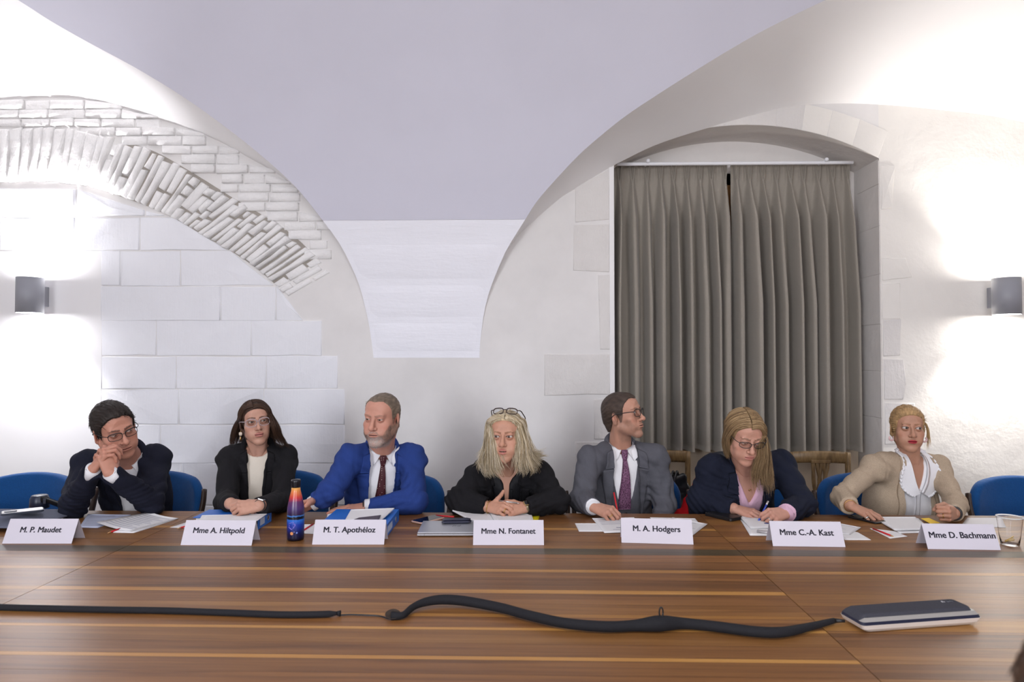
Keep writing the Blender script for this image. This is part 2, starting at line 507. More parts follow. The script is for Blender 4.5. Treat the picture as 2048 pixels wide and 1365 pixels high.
# ashlar courses under the arch
rows = [(436, 501), (502, 572), (573, 641), (642, 712), (713, 778), (779, 849), (850, 926), (927, 1011), (1012, 1090)]
ends = [0, 0, 600, 644, 676, 690, 690, 700, 700]
for r, (y0, y1) in enumerate(rows):
    x = 205 - r * 0.6 + rng.uniform(-2, 2) if r else 0
    xend = ends[r] if r > 1 else 0
    if r < 2:
        # clipped by the arch
        xend = float(np.interp(y0 + 12, ARC_IN[100:, 1], ARC_IN[100:, 0])) - 6
    if r == 2: xend = 596
    cuts = [x]
    wid = {0: [150, 205, 130], 1: [38, 260, 120], 2: [240, 150, 110], 3: [110, 190, 150], 4: [150, 180, 160], 5: [155, 170, 160], 6: [120, 190, 140], 7: [160, 160], 8: [180, 160]}[r]
    for w in wid:
        if cuts[-1] + w < xend - 40: cuts.append(cuts[-1] + w)
    cuts.append(xend)
    for i, (a, b) in enumerate(zip(cuts[:-1], cuts[1:])):
        ya, yb_ = y0 + rng.uniform(-.8, .8), y1 + rng.uniform(-.8, .8)
        tr = (b - .4, ya)
        pts = [(a + .4, ya), tr, (b - .4, yb_), (a + .4, yb_)]
        if r < 3 and i == len(cuts) - 2:
            xt = float(np.interp(ya + 6, ARC_IN[90:, 1], ARC_IN[90:, 0])) - 4
            xb = float(np.interp(yb_ + 2, ARC_IN[90:, 1], ARC_IN[90:, 0])) - 4
            pts = [(a + 1, ya), (max(a + 10, min(xt, 640)), ya), (min(xb, 640), yb_), (a + 1, yb_)]
            if r == 2: pts = [(a + 1, ya), (xt, ya), (600, yb_ - 8), (606, yb_), (a + 1, yb_)]
        piece('stone', pts, M_STONE, 0.006 + rng.uniform(-.002, .002), 0.008, 0.004)
# stones directly under the crown of the arch
for a, b in ((-40, 152), (155, 290), (293, 330)):
    piece('stone', [(a, arc_in_y(max(a, 0)) + 8), (b, arc_in_y(b) + 8), (b, 432), (a, 432)] if b < 300 else [(a, arc_in_y(a) + 8), (b, 432), (a, 432)], M_STONE, 0.014, 0.012)
# the ring of bricks on edge
def ring_pts(t, s):
    """t along the ring 0..1, s 0 inner .. 1 outer"""
    k = t * (len(ARC_IN) - 1)
    i = int(min(k, len(ARC_IN) - 2)); f = k - i
    a = ARC_IN[i] * (1 - f) + ARC_IN[i + 1] * f
    b = ARC_OUT[i] * (1 - f) + ARC_OUT[i + 1] * f
    return a * (1 - s) + b * s
ts = [0.0]
while ts[-1] < 0.93:
    w = rng.uniform(0.016, 0.023) * (1.5 if ts[-1] < 0.25 else 1.0)
    ts.append(ts[-1] + w)
for t0, t1 in zip(ts[:-1], ts[1:]):
    plastered = t0 < 0.27
    cuts = [0.0]
    if plastered: cuts += [1.0]
    else:
        for c in sorted(rng.sample([0.28, 0.38, 0.5, 0.62, 0.72], rng.choice([0, 1, 1, 2]))): cuts.append(c)
        cuts.append(rng.uniform(0.90, 1.03))
    gap = 0.0009 if plastered else rng.uniform(.0014, .0032)
    for s0, s1 in zip(cuts[:-1], cuts[1:]):
        if not plastered and rng.random() < 0.03: continue
        g2 = rng.uniform(.010, .024)
        j = lambda: rng.uniform(-1.9, 1.9)
        pts = []
        for tt, ss in ((t0 + gap, s1 - g2), (t1 - gap, s1 - g2), (t1 - gap, s0 + g2), (t0 + gap, s0 + g2)):
            p = ring_pts(tt, ss); pts.append((p[0] + j(), p[1] + j()))
        dep = (0.030 + rng.uniform(-.003, .003)) if plastered else (0.036 + rng.uniform(-.016, .016))
        fade = max(0.0, (t0 - 0.80) / 0.13)
        piece('brick', pts, M_BRICK, max(0.006, dep * (1 - .75 * fade)), 0.012 if not plastered else 0.02, 0.003)
# level courses between the ring and the lunette
y = 201
row = 0
while y < 520:
    h = rng.uniform(17, 21)
    x = -30 + rng.uniform(0, 40)
    while x < 665:
        w = rng.uniform(48, 78) if x < 420 else rng.uniform(36, 70)
        cx, cy = x + w / 2, y + h / 2
        tilt = 0.05 * (cx - 150) / 100 if cx < 350 else 0.06
        if cx > 0:
            top, bot = wall_top_y(min(cx, 649)), arc_out_y(cx)
            if cx > 560: bot = min(bot, 540)
            if cy > top - 4 and y + h < bot + 9 and cx < 655:
                x0c, x1c = x + 1.2, x + w - 1.2
                yt0 = max(y + 1, wall_top_y(min(max(x0c, 0), 649)) - 6); yt1 = max(y + 1, wall_top_y(min(max(x1c, 0), 649)) - 6)
                if min(y + h - yt0, y + h - yt1) > 4:
                    piece('brick', [(x0c, yt0 + rng.uniform(-1, 1)), (x1c, yt1 + rng.uniform(-1, 1)), (x1c, y + h - 1 + rng.uniform(-1, 1)), (x0c, y + h - 1 + rng.uniform(-1, 1))], M_BRICK, 0.020 + rng.uniform(-.008, .010), 0.007, 0.005)
        x += w
    y += h; row += 1
# the bare bed of the ring, darker in its open joints
M_BED = plaster('bare_bed', rgb(160, 153, 145), [((1, 1, 1), 40, 5, 0.5, 0.01)], 0.15)
bed = []
for t in np.linspace(.33, .90, 24): bed.append(ring_pts(t, .97))
for t in np.linspace(.90, .33, 24): bed.append(ring_pts(t, .02))
Pb = [wz(*q_) for q_ in bed]
nb_ = len(Pb); Vb = [(x, YW - .004, z) for x, z in Pb] + [(x, YW + .004, z) for x, z in Pb]
Fb = [tuple([i, i + 1, nb_ - 2 - i, nb_ - 1 - i]) for i in range(nb_ // 2 - 1)] + [(i, (i + 1) % nb_, (i + 1) % nb_ + nb_, i + nb_) for i in range(nb_)]
mesh_obj('ring_bed', Vb, Fb, M_BED, wall_back, smooth=False)
# courses showing through the paint on the pier (thin slabs on the vault face)
# quoins and voussoirs round the window niche
for pts in ([(1150, 372), (1219, 338), (1219, 440), (1150, 446)], [(1147, 450), (1219, 448), (1219, 545), (1146, 542)], [(1196, 550), (1220, 550), (1220, 700), (1200, 700)],
            [(1088, 709), (1221, 709), (1221, 790), (1088, 792)], [(1186, 798), (1222, 796), (1222, 880), (1188, 880)], [(1150, 884), (1222, 884), (1222, 960), (1150, 960)]):
    piece('quoin', pts, M_QUOIN, 0.0045, 0.010, 0.003)
for pts in ([(1764, 516), (1812, 516), (1824, 555), (1764, 562)], [(1764, 566), (1800, 566), (1800, 640), (1764, 640)], [(1765, 640), (1802, 638), (1800, 712), (1766, 714)],
            [(1766, 718), (1806, 718), (1814, 770), (1806, 800), (1768, 800)], [(1769, 806), (1830, 806), (1830, 890), (1769, 890)], [(1762, 330), (1790, 332), (1784, 418), (1762, 420)]):
    piece('quoin', pts, M_QUOIN if pts[0][1] > 600 else M_WALLR, 0.0045, 0.010, 0.003)
box_obj('jamb_edge', (at(1219, 600, YW)[0], YW - .006, 0.0), (NX0 - .001, YW + .01, at(1225, 335, YW)[2]), M_WALLS, wall_back, .003)
# voussoirs over the niche arch
vx = np.linspace(1400, 1756, 8)
for a, b in zip(vx[:-1], vx[1:]):
    def edge(px):
        X = at(px, 300, YW)[0]; z = niche_z(X); return z, X
    (za, xa), (zb, xb) = edge(a), edge(b)
    ka = (xa - NXC) * 0.22; kb = (xb - NXC) * 0.22
    h = 0.17
    P = [(xa + .0006, za + .002), (xb - .0006, zb + .002), (xb + kb * h * 2 - .0006, zb + h), (xa + ka * h * 2 + .0006, za + h)]
    V, F = slab_mesh(P, 0.002, 0.004, 0.0005)
    mesh_obj('voussoir', V, F, M_QUOIN if a < 1560 else M_WALLR, wall_back)
# stones of the right jamb of the niche (faces turned to the left)
zz = [0.02, 0.42, 0.80, 1.10, 1.40, 1.70, 2.02, 2.33, 2.60, NZS - 0.01]
for a, b in zip(zz[:-1], zz[1:]):
    bm = bmesh.new(); add_box(bm, (NX1 - 0.003 - rng.uniform(0, .0015), YW + 0.004, a + .0006), (NX1 + .004, YW + ND - 0.05, b - .0006), 0.0025)
    bm_obj('jamb_stone', bm, M_NICHE, wall_back)
# pier courses
for y0, y1, x0, x1 in ((486, 562, 690, 1000), (568, 638, 722, 975), (644, 706, 738, 955)):
    V = []; nu, nv = 14, 6
    for i in range(nu):
        for j in range(nv):
            u, v = i / (nu - 1), j / (nv - 1)
            yy = y0 + (y1 - y0) * v
            p = on_vault(850, yy); z = p[2]
            xl, xr = edge_x(EL, z) + .015, edge_x(ER, z) - .015
            x = xl + (xr - xl) * u
            e = min(u, 1 - u, v, 1 - v)
            V.append((x, vault_y(z) - (0.006 if e > 0.01 else -0.002), z))
    mesh_obj('pier_stone', V, grid_faces(nu, nv), M_PIER, ceiling)
# ================================================================ wall lamps
M_LAMP = flat('lamp_grey', rgb(146, 147, 154), 0.45)
M_BULB = Nt('lamp_glow'); M_BULB.b.inputs['Emission Color'].default_value = (1, .95, .88, 1); M_BULB.b.inputs['Emission Strength'].default_value = 6.0
M_BULB = M_BULB.m
SCONCE_W = 9.0
def sconce(px, py, label, tint):
    c = at(px, py, YW - 0.135)
    root = empty('wall_lamp', c, label, 'wall lamp', 'cylinder wall lamps')
    R, H = 0.077, 0.225
    prof = [(R - .004, -H / 2), (R, -H / 2), (R, H / 2), (R - .004, H / 2), (R - .004, -H / 2)]
    V, F = lathe(prof, 40)
    mesh_obj('lamp_body', V + c, F, M_LAMP, root)
    V, F = lathe([(0.0005, -.006), (R - .004, -.006), (R - .004, .006), (0.0005, .006)], 40)
    mesh_obj('divider', V + c, F, M_LAMP, root)
    box_obj('mount', (c[0] - .03, c[1] + R - 0.004, c[2] - .065), (c[0] + .03, YW + 0.001, c[2] + .065), M_LAMP, root, 0.003)
    for s in (-1, 1):
        V, F = lathe([(0.0005, -.012), (.02, -.010), (.026, 0), (.02, .010), (0.0005, .012)], 20)
        mesh_obj('bulb', V + c + np.array([0, 0, s * (H / 2 - .052)]), F, M_BULB, root)
        l = bpy.data.lights.new('lamp_light', 'POINT'); l.energy = SCONCE_W; l.color = tint; l.shadow_soft_size = 0.03
        o = bpy.data.objects.new('lamp_light', l); o.location = Vector(c) + Vector((0, 0, s * (H / 2 - .024)))
        link(o, root)
        l = bpy.data.lights.new('lamp_beam', 'SPOT'); l.energy = SCONCE_W * 6.0; l.color = tint; l.shadow_soft_size = 0.03; l.spot_size = math.radians(100); l.spot_blend = .65
        o = bpy.data.objects.new('lamp_beam', l); o.location = Vector(c) + Vector((0, 0, s * (H / 2 - .024))); o.rotation_euler = (PI if s > 0 else 0, 0, 0)
        link(o, root)
    return root
sconce(60, 591, 'grey cylinder wall lamp shining up and down on the plain plaster at the left', (.97, .97, 1.0))
sconce(2013, 593, 'grey cylinder wall lamp shining up and down, right of the curtained window', (1.0, .96, .91))

# ================================================================ curtains
M_CURT = fabric('curtain_cloth', rgb(150, 143, 133), 500, 0.15, 0.10, 0.85, 0.2)
CY = YW + 0.17
rail = empty('curtain_rail', at(1470, 327, CY - .02), 'white curtain rail across the window niche', 'curtain rail')
ra, rb_ = at(1234, 328, CY - .02), at(1706, 326, CY - .02)
ra[2] = rb_[2] = at(1470, 327, CY - .02)[2]
M_RAIL = flat('rail_white', rgb(235, 235, 238), 0.4)
tube_obj('rail_tube', catmull([ra, rb_], 12), 0.012, M_RAIL, rail, 12)
for px in (1295, 1650):
    p = at(px, 325, CY - .02)
    tube_obj('bracket', [(p[0], CY - .045, ra[2] + .012), (p[0], YW + ND + 0.004, ra[2] + .016)], 0.008, M_RAIL, rail, 8)
    V, F = lathe([(0.0005, -.014), (.010, -.010), (.014, 0), (.010, .010), (0.0005, .014)], 16)
    mesh_obj('bracket_knob', V + np.array([p[0], CY - .045, ra[2] + .014]), F, M_RAIL, rail)
def curtain(name, pleats, x0, x1, label, seed):
    r = random.Random(seed)
    zt = ra[2] + 0.020; zb = at(1500, 905, CY)[2]
    xs = [at(p, 340, CY)[0] for p in pleats]
    n = len(xs)
    nu, nz = 520, 46
    X = np.linspace(x0, x1, nu)
    Z = zt + (zb - zt) * np.linspace(0, 1, nz) ** 1.25
    sway = [r.uniform(-.02, .02) for _ in xs]; wid = [r.uniform(.7, 1.5) for _ in xs]; dep = [r.uniform(.6, 1.25) for _ in xs]
    sp = np.mean(np.diff(xs))
    V = np.zeros((nz, nu, 3))
    for k, z in enumerate(Z):
        d = zt - z
        h = np.zeros(nu)
        low = min(1, max(0, (d - .16) / .8))
        for i, c in enumerate(xs):
            cc = c + sway[i] * low ** 1.5
            dx = (X - cc)
            if d < 0.105:      # heading: double pinch opening upwards
                t = 1 - d / .105
                a = 0.006 + 0.011 * t
                bump = np.exp(-((np.abs(dx) - a) / 0.0055) ** 2) * 0.9 + np.exp(-(dx / (a + .003)) ** 4) * .25
                h = np.maximum(h, bump * (0.034 - .008 * t))
            else:
                t = min(1, (d - .105) / .28)
                w = (0.009 + (sp * 0.25 * wid[i] - 0.009) * t ** 0.7)
                q_ = np.abs(dx / w)
                prof = np.exp(-q_ ** (2.2 + 1.6 * low))
                h = np.maximum(h, prof * (0.034 + (0.105 + .07 * low) * t * dep[i]))
        if d > .105:
            ph = np.sin(X * (2 * PI / sp) * 0.5 + seed + 2.0 * low) * .012 * low
            h = h + ph
        else:
            h = h + 0.006 * np.sin(X * 2 * PI / sp * 2)
        flare = 1 + 0.02 * low
        V[k, :, 0] = (X - (x0 + x1) / 2) * flare + (x0 + x1) / 2
        V[k, :, 1] = CY + 0.085 - h * .88
        V[k, :, 2] = z - (0.010 * np.sin(X * 9 + seed) * low if k == nz - 1 else 0)
    front = V.reshape(-1, 3)
    back = front + np.array([0, 0.004, 0])
    F = np.array(grid_faces(nz, nu))
    m = len(front)
    Fb = F[:, ::-1] + m
    rim = []
    for i in range(nu - 1):
        for a in (0, (nz - 1) * nu):
            rim.append((a + i, a + i + 1, a + i + 1 + m, a + i + m))
    for j in range(nz - 1):
        for a in (0, nu - 1):
            rim.append((j * nu + a, (j + 1) * nu + a, (j + 1) * nu + a + m, j * nu + a + m))
    o = np_obj(name, np.vstack([front, back]), np.vstack([F, Fb, rim]), M_CURT)
    return tag(o, label, 'curtain', 'grey pleated curtains')
PL1 = [1241, 1268, 1297, 1325, 1351, 1378, 1405, 1428, 1455.5]
PL2 = [1479.5, 1505, 1532.5, 1560, 1588, 1615, 1645, 1674, 1705]
ca = curtain('curtain', PL1, at(1231, 500, CY)[0], at(1461, 500, CY)[0], 'grey pinch-pleated curtain, left half, behind the man in the grey suit', 1)
cb = curtain('curtain', PL2, at(1470, 500, CY)[0], at(1714, 500, CY)[0], 'grey pinch-pleated curtain, right half, above the carved wooden chair', 5)

# ================================================================ the table
YE = float(on(1000, 1026.5, TZ)[1])       # far edge
YN = 0.95                                   # near edge, below the picture
def wood(name, dark, mid, light, sc=1.0, seed=0.0, rough=0.40):
    t = Nt(name)
    oi = t.n('ShaderNodeObjectInfo')
    tc = t.n('ShaderNodeTexCoord'); mp = t.n('ShaderNodeMapping')
    mp.inputs['Scale'].default_value = (0.55 * sc, 16 * sc, 8)
    add = t.n('ShaderNodeVectorMath'); add.operation = 'ADD'
    comb = t.n('ShaderNodeCombineXYZ')
    mul = t.n('ShaderNodeMath'); mul.operation = 'MULTIPLY'; mul.inputs[1].default_value = 37.0
    t.l(oi, 'Random', mul, 0); t.l(mul, 0, comb, 'X'); t.l(mul, 0, comb, 'Y')
    t.l(tc, 'Object', add, 0); t.l(comb, 0, add, 1); t.l(add, 0, mp, 'Vector')
    n1 = t.noise(1.6, 6, 0.6, mp, 0.9); n2 = t.noise(7, 4, 0.7, mp, 0.2)
    mix = t.n('ShaderNodeMath'); mix.operation = 'MULTIPLY_ADD'; mix.inputs[1].default_value = 0.35
    t.l(n2, 'Fac', mix, 0); t.l(n1, 'Fac', mix, 2)
    r = t.ramp(mix, 0, [(0.45, dark), (0.66, mid), (0.88, light)])
    hs = t.n('ShaderNodeHueSaturation'); mr = t.n('ShaderNodeMapRange')
    mr.inputs['To Min'].default_value = 0.88; mr.inputs['To Max'].default_value = 1.12
    t.l(oi, 'Random', mr, 'Value'); t.l(mr, 0, hs, 'Value'); t.l(r, 'Color', hs, 'Color')
    t.l(hs, 'Color', t.b, 'Base Color')
    t.b.inputs['Roughness'].default_value = rough
    t.b.inputs['Specular IOR Level'].default_value = 0.38
    t.bump(n2, 'Fac', 0.06, 0.001)
    return t.m
W_MID = wood('walnut_mid', rgb(94, 59, 31), rgb(125, 83, 45), rgb(144, 100, 56))
W_DARK = wood('walnut_dark', rgb(85, 53, 27), rgb(114, 75, 41), rgb(135, 92, 51))
W_LITE = wood('walnut_sapwood', rgb(142, 97, 47), rgb(167, 119, 60), rgb(180, 135, 73))
W_WARM = wood('walnut_warm', rgb(100, 64, 32), rgb(130, 88, 46), rgb(149, 106, 58))
W_BAND = wood('table_band', rgb(66, 53, 36), rgb(78, 65, 44), rgb(89, 75, 50))
table = empty('conference_table', (0.8, 2.1, 0), 'long walnut-striped conference table in the foreground with everyone seated behind it', 'table')
yrows = [1026.5, 1037, 1047, 1056, 1060, 1072, 1081, 1091, 1097, 1109, 1122, 1139, 1144.5, 1160, 1180, 1187, 1208, 1229, 1234.5, 1256, 1261, 1288, 1314, 1321, 1350, 1385]
kinds = 'DMWLDMDWBMDLMDLMWLMLWMLDM'
Ys = [float(on(1000, y, TZ)[1]) for y in yrows]
Ys += [Ys[-1] - 0.13, Ys[-1] - 0.16, Ys[-1] - .30, YN]
kinds += 'LMDMM'
XS = [-4.0, -1.585, 0.805, 3.2, 4.4]
WM = {'M': W_MID, 'D': W_DARK, 'L': W_LITE, 'W': W_WARM, 'B': W_BAND}
prng = random.Random(3)
for u in range(4):
    xa, xb = XS[u] + .0012, XS[u + 1] - .0012
    for i in range(len(Ys) - 1):
        y1, y0 = Ys[i], Ys[i + 1]
        k = kinds[i]
        off = 0.0
        if u != 1:
            k = {'M': 'W', 'W': 'M', 'D': 'M', 'L': 'L', 'B': 'B'}[k]
        if u == 2 and k != 'B' : k = {'M': 'D', 'W': 'W', 'D': 'W', 'L': 'W'}[k] if prng.random() < .85 else 'L'
        bm = bmesh.new(); add_box(bm, (xa, y0 + .00025, TZ - .006), (xb, y1 - .00025, TZ), 0)
        bm_obj('plank', bm, WM[k], table)
M_TBASE = flat('table_core', rgb(74, 52, 38), 0.5)
box_obj('core', (XS[0], YN + .001, TZ - .034), (XS[-1], YE - .001, TZ - .0062), M_TBASE, table)
M_STEEL = flat('steel_leg', rgb(120, 120, 122), 0.35, 0.9)
for x in (-3.7, -1.585, 0.805, 3.1, 4.2):
    for y in (YN + .25, YE - .45):
        tube_obj('leg', [(x, y, 0.001), (x, y, TZ - .034)], 0.03, M_STEEL, table, 14)
# ================================================================ signed-distance modelling for bodies and clothes
f32 = np.float32
def smin(a, b, k):
    if k <= 0: return np.minimum(a, b)
    h = np.clip(0.5 + 0.5 * (b - a) / k, 0, 1)
    return b * (1 - h) + a * h - k * h * (1 - h)
def smax(a, b, k): return -smin(-a, -b, k)
class Sdf:
    def __init__(self): self.ops = []
    def add(self, fn, lo, hi, k=0.0, op='u'):
        self.ops.append((fn, np.asarray(lo, float), np.asarray(hi, float), k, op)); return self
    # --- primitives
    def sph(self, c, r, k=0.0, op='u'):
        c = np.asarray(c, float)
        return self.add(lambda X, Y, Z: np.sqrt((X - c[0]) ** 2 + (Y - c[1]) ** 2 + (Z - c[2]) ** 2) - r, c - r, c + r, k, op)
    def ell(self, c, rad, k=0.0, op='u', R=None):
        c = np.asarray(c, float); rad = np.asarray(rad, float)
        def fn(X, Y, Z):
            x, y, z = X - c[0], Y - c[1], Z - c[2]
            if R is not None:
                x, y, z = (R[0, 0] * x + R[1, 0] * y + R[2, 0] * z, R[0, 1] * x + R[1, 1] * y + R[2, 1] * z, R[0, 2] * x + R[1, 2] * y + R[2, 2] * z)
            k0 = np.sqrt((x / rad[0]) ** 2 + (y / rad[1]) ** 2 + (z / rad[2]) ** 2)
            k1 = np.sqrt((x / rad[0] ** 2) ** 2 + (y / rad[1] ** 2) ** 2 + (z / rad[2] ** 2) ** 2)
            return k0 * (k0 - 1) / (k1 + 1e-9)
        m = rad.max() if R is not None else rad
        return self.add(fn, c - m, c + m, k, op)
    def rc(self, a, b, ra, rb, k=0.0, op='u', flat=None):
        """rounded cone; flat = (unit direction, factor): thinner along a direction"""
        a = np.asarray(a, float); b = np.asarray(b, float); d = b - a; L2 = d.dot(d) + 1e-12
        if flat is not None: fn_n = np.asarray(flat[0], float); fk = 1 / flat[1]
        def fn(X, Y, Z):
            x, y, z = X - a[0], Y - a[1], Z - a[2]
            t = np.clip((x * d[0] + y * d[1] + z * d[2]) / L2, 0, 1)
            x, y, z = x - t * d[0], y - t * d[1], z - t * d[2]
            if flat is not None:
                q = (x * fn_n[0] + y * fn_n[1] + z * fn_n[2]) * (fk - 1)
                x, y, z = x + q * fn_n[0], y + q * fn_n[1], z + q * fn_n[2]
            return np.sqrt(x * x + y * y + z * z) - (ra + (rb - ra) * t)
        m = max(ra, rb)
        return self.add(fn, np.minimum(a, b) - m, np.maximum(a, b) + m, k, op)
    def cut(self, fn, lo, hi, k=0.004): return self.add(fn, lo, hi, k, 's')
    def disp(self, fn): return self.add(fn, (-9, -9, -9), (9, 9, 9), 0, 'd')
    # --- evaluation
    def _apply(self, d, v, k, op):
        if op == 'u': return smin(d, v, k)
        if op == 's': return -smin(-d, v, k)
        if op == 'i': return smax(d, v, k)
        if op == 'd': return d + v
    def pts(self, P):
        X, Y, Z = P[:, 0], P[:, 1], P[:, 2]
        d = np.full(len(P), 1.0)
        for fn, lo, hi, k, op in self.ops: d = self._apply(d, fn(X, Y, Z), k, op)
        return d
    def mesh(self, h, lo=None, hi=None, smooth=1):
        us = [o for o in self.ops if o[4] == 'u']
        if lo is None: lo = np.min([o[1] for o in us], 0) - 3 * h
        if hi is None: hi = np.max([o[2] for o in us], 0) + 3 * h
        lo = np.asarray(lo, float); hi = np.asarray(hi, float)
        n = np.maximum(4, np.ceil((hi - lo) / h).astype(int))
        ax = [(lo[i] + h * np.arange(n[i])).astype(f32) for i in range(3)]
        d = np.full(tuple(n), 1.0, f32)
        for fn, l, u, k, op in self.ops:
            pad = k + 3 * h
            sl = []
            for i in range(3):
                a = int(max(0, np.floor((l[i] - pad - lo[i]) / h))); b = int(min(n[i], np.ceil((u[i] + pad - lo[i]) / h) + 1))
                sl.append(slice(a, max(a, b)))
            if any(s.stop <= s.start for s in sl): continue
            v = fn(ax[0][sl[0]][:, None, None], ax[1][sl[1]][None, :, None], ax[2][sl[2]][None, None, :])
            sub = d[tuple(sl)]
            d[tuple(sl)] = self._apply(sub, v, k, op)
        return surface_nets(d, lo, h, smooth)
def surface_nets(d, lo, h, smooth=1):
    d = d.copy()
    d[0] = np.maximum(d[0], h); d[-1] = np.maximum(d[-1], h); d[:, 0] = np.maximum(d[:, 0], h); d[:, -1] = np.maximum(d[:, -1], h)
    d[:, :, 0] = np.maximum(d[:, :, 0], h); d[:, :, -1] = np.maximum(d[:, :, -1], h)
    s = d < 0
    c = [s[a:a + s.shape[0] - 1, b:b + s.shape[1] - 1, e:e + s.shape[2] - 1] for a in (0, 1) for b in (0, 1) for e in (0, 1)]
    allv = c[0].copy(); anyv = c[0].copy()
    for x in c[1:]: allv &= x; anyv |= x
    act = anyv & ~allv
    I = np.argwhere(act)
    idx = np.full(act.shape, -1, np.int64); idx[act] = np.arange(len(I))
    off = np.array([(a, b, e) for a in (0, 1) for b in (0, 1) for e in (0, 1)])
    val = np.stack([d[I[:, 0] + o[0], I[:, 1] + o[1], I[:, 2] + o[2]] for o in off], 1)
    P = np.zeros((len(I), 3)); cnt = np.zeros(len(I))
    for i in range(8):
        for j in range(i + 1, 8):
            if np.abs(off[i] - off[j]).sum() != 1: continue
            a, b = val[:, i], val[:, j]
            m = (a < 0) != (b < 0)
            t = np.where(m, a / np.where(m, a - b, 1), 0)
            P += np.where(m[:, None], off[i] + t[:, None] * (off[j] - off[i]), 0); cnt += m
    V = lo + h * (I + P / cnt[:, None])
    F = []
    for axis in range(3):
        u, v = (axis + 1) % 3, (axis + 2) % 3
        sl0 = [slice(None)] * 3; sl1 = [slice(None)] * 3
        sl0[axis] = slice(0, -1); sl1[axis] = slice(1, None)
        e = s[tuple(sl0)] != s[tuple(sl1)]
        E = np.argwhere(e)
        E = E[(E[:, u] > 0) & (E[:, v] > 0) & (E[:, u] < s.shape[u] - 1) & (E[:, v] < s.shape[v] - 1)]
        if not len(E): continue
        inside = s[E[:, 0], E[:, 1], E[:, 2]]
        def cell(du, dv):
            C = E.copy(); C[:, u] -= du; C[:, v] -= dv
            return idx[C[:, 0], C[:, 1], C[:, 2]]
        q = np.stack([cell(1, 1), cell(0, 1), cell(0, 0), cell(1, 0)], 1)
        q[~inside] = q[~inside][:, ::-1]
        F.append(q)
    F = np.vstack(F)
    for _ in range(smooth):
        A = np.zeros_like(V); n = np.zeros(len(V))
        for a, b in ((0, 1), (1, 2), (2, 3), (3, 0)):
            np.add.at(A, F[:, a], V[F[:, b]]); np.add.at(n, F[:, a], 1)
            np.add.at(A, F[:, b], V[F[:, a]]); np.add.at(n, F[:, b], 1)
        V = V * 0.5 + 0.5 * A / np.maximum(n, 1)[:, None]
    return V, F
def merge(parts):
    """join [(V, F, colours)]"""
    V = np.vstack([p[0] for p in parts]); C = np.vstack([np.broadcast_to(p[2], p[0].shape) for p in parts])
    F = []; n = 0
    for p in parts: F.append(np.asarray(p[1]) + n); n += len(p[0])
    return V, np.vstack(F), C
def unit(v):
    v = np.asarray(v, float); return v / (np.linalg.norm(v) + 1e-12)
def vnoise(P, f, seed=0):
    """cheap smooth pseudo-noise in -1..1"""
    x, y, z = P[..., 0] * f, P[..., 1] * f, P[..., 2] * f
    s = seed * 1.37
    return (np.sin(x * 1.3 + 2.1 * np.sin(y * 0.9 + s) + s) + np.sin(y * 1.7 + 1.9 * np.sin(z * 1.1 + 2 * s) + 1.3) + np.sin(z * 1.5 + 2.3 * np.sin(x * 0.8 - s) + 4.1)) / 3

# materials driven by the mesh colour
def col_material(name, rough, spec=0.4, sub=0.0, bump=None, sheen=0.0):
    t = Nt(name)
    a = t.n('ShaderNodeVertexColor'); a.layer_name = 'Col'
    t.l(a, 'Color', t.b, 'Base Color')
    t.b.inputs['Roughness'].default_value = rough; t.b.inputs['Specular IOR Level'].default_value = spec
    if sub:
        t.b.inputs['Subsurface Weight'].default_value = sub
        t.b.inputs['Subsurface Radius'].default_value = (1.0, 0.35, 0.2); t.b.inputs['Subsurface Scale'].default_value = 0.006
    if bump:
        n = t.noise(bump[0], 4, .6, t.coords()); t.bump(n, 'Fac', bump[1], bump[2])
    return t.m
M_SKIN = col_material('skin', 0.50, 0.35, 0.12, (420, 0.12, 0.0008))
M_EYE = col_material('eyeball', 0.12, 0.5)
M_HAIR = col_material('hair', 0.58, 0.28)
M_GOLD = flat('gold', rgb(214, 176, 110), 0.3, 1.0)
M_SILV = flat('silver', rgb(205, 205, 205), 0.3, 1.0)
t_ = Nt('spectacle_lens'); t_.b.inputs['Base Color'].default_value = (.02, .02, .02, 1); t_.b.inputs['Roughness'].default_value = 0.03
t_.b.inputs['Alpha'].default_value = 0.07; M_LENS = t_.m

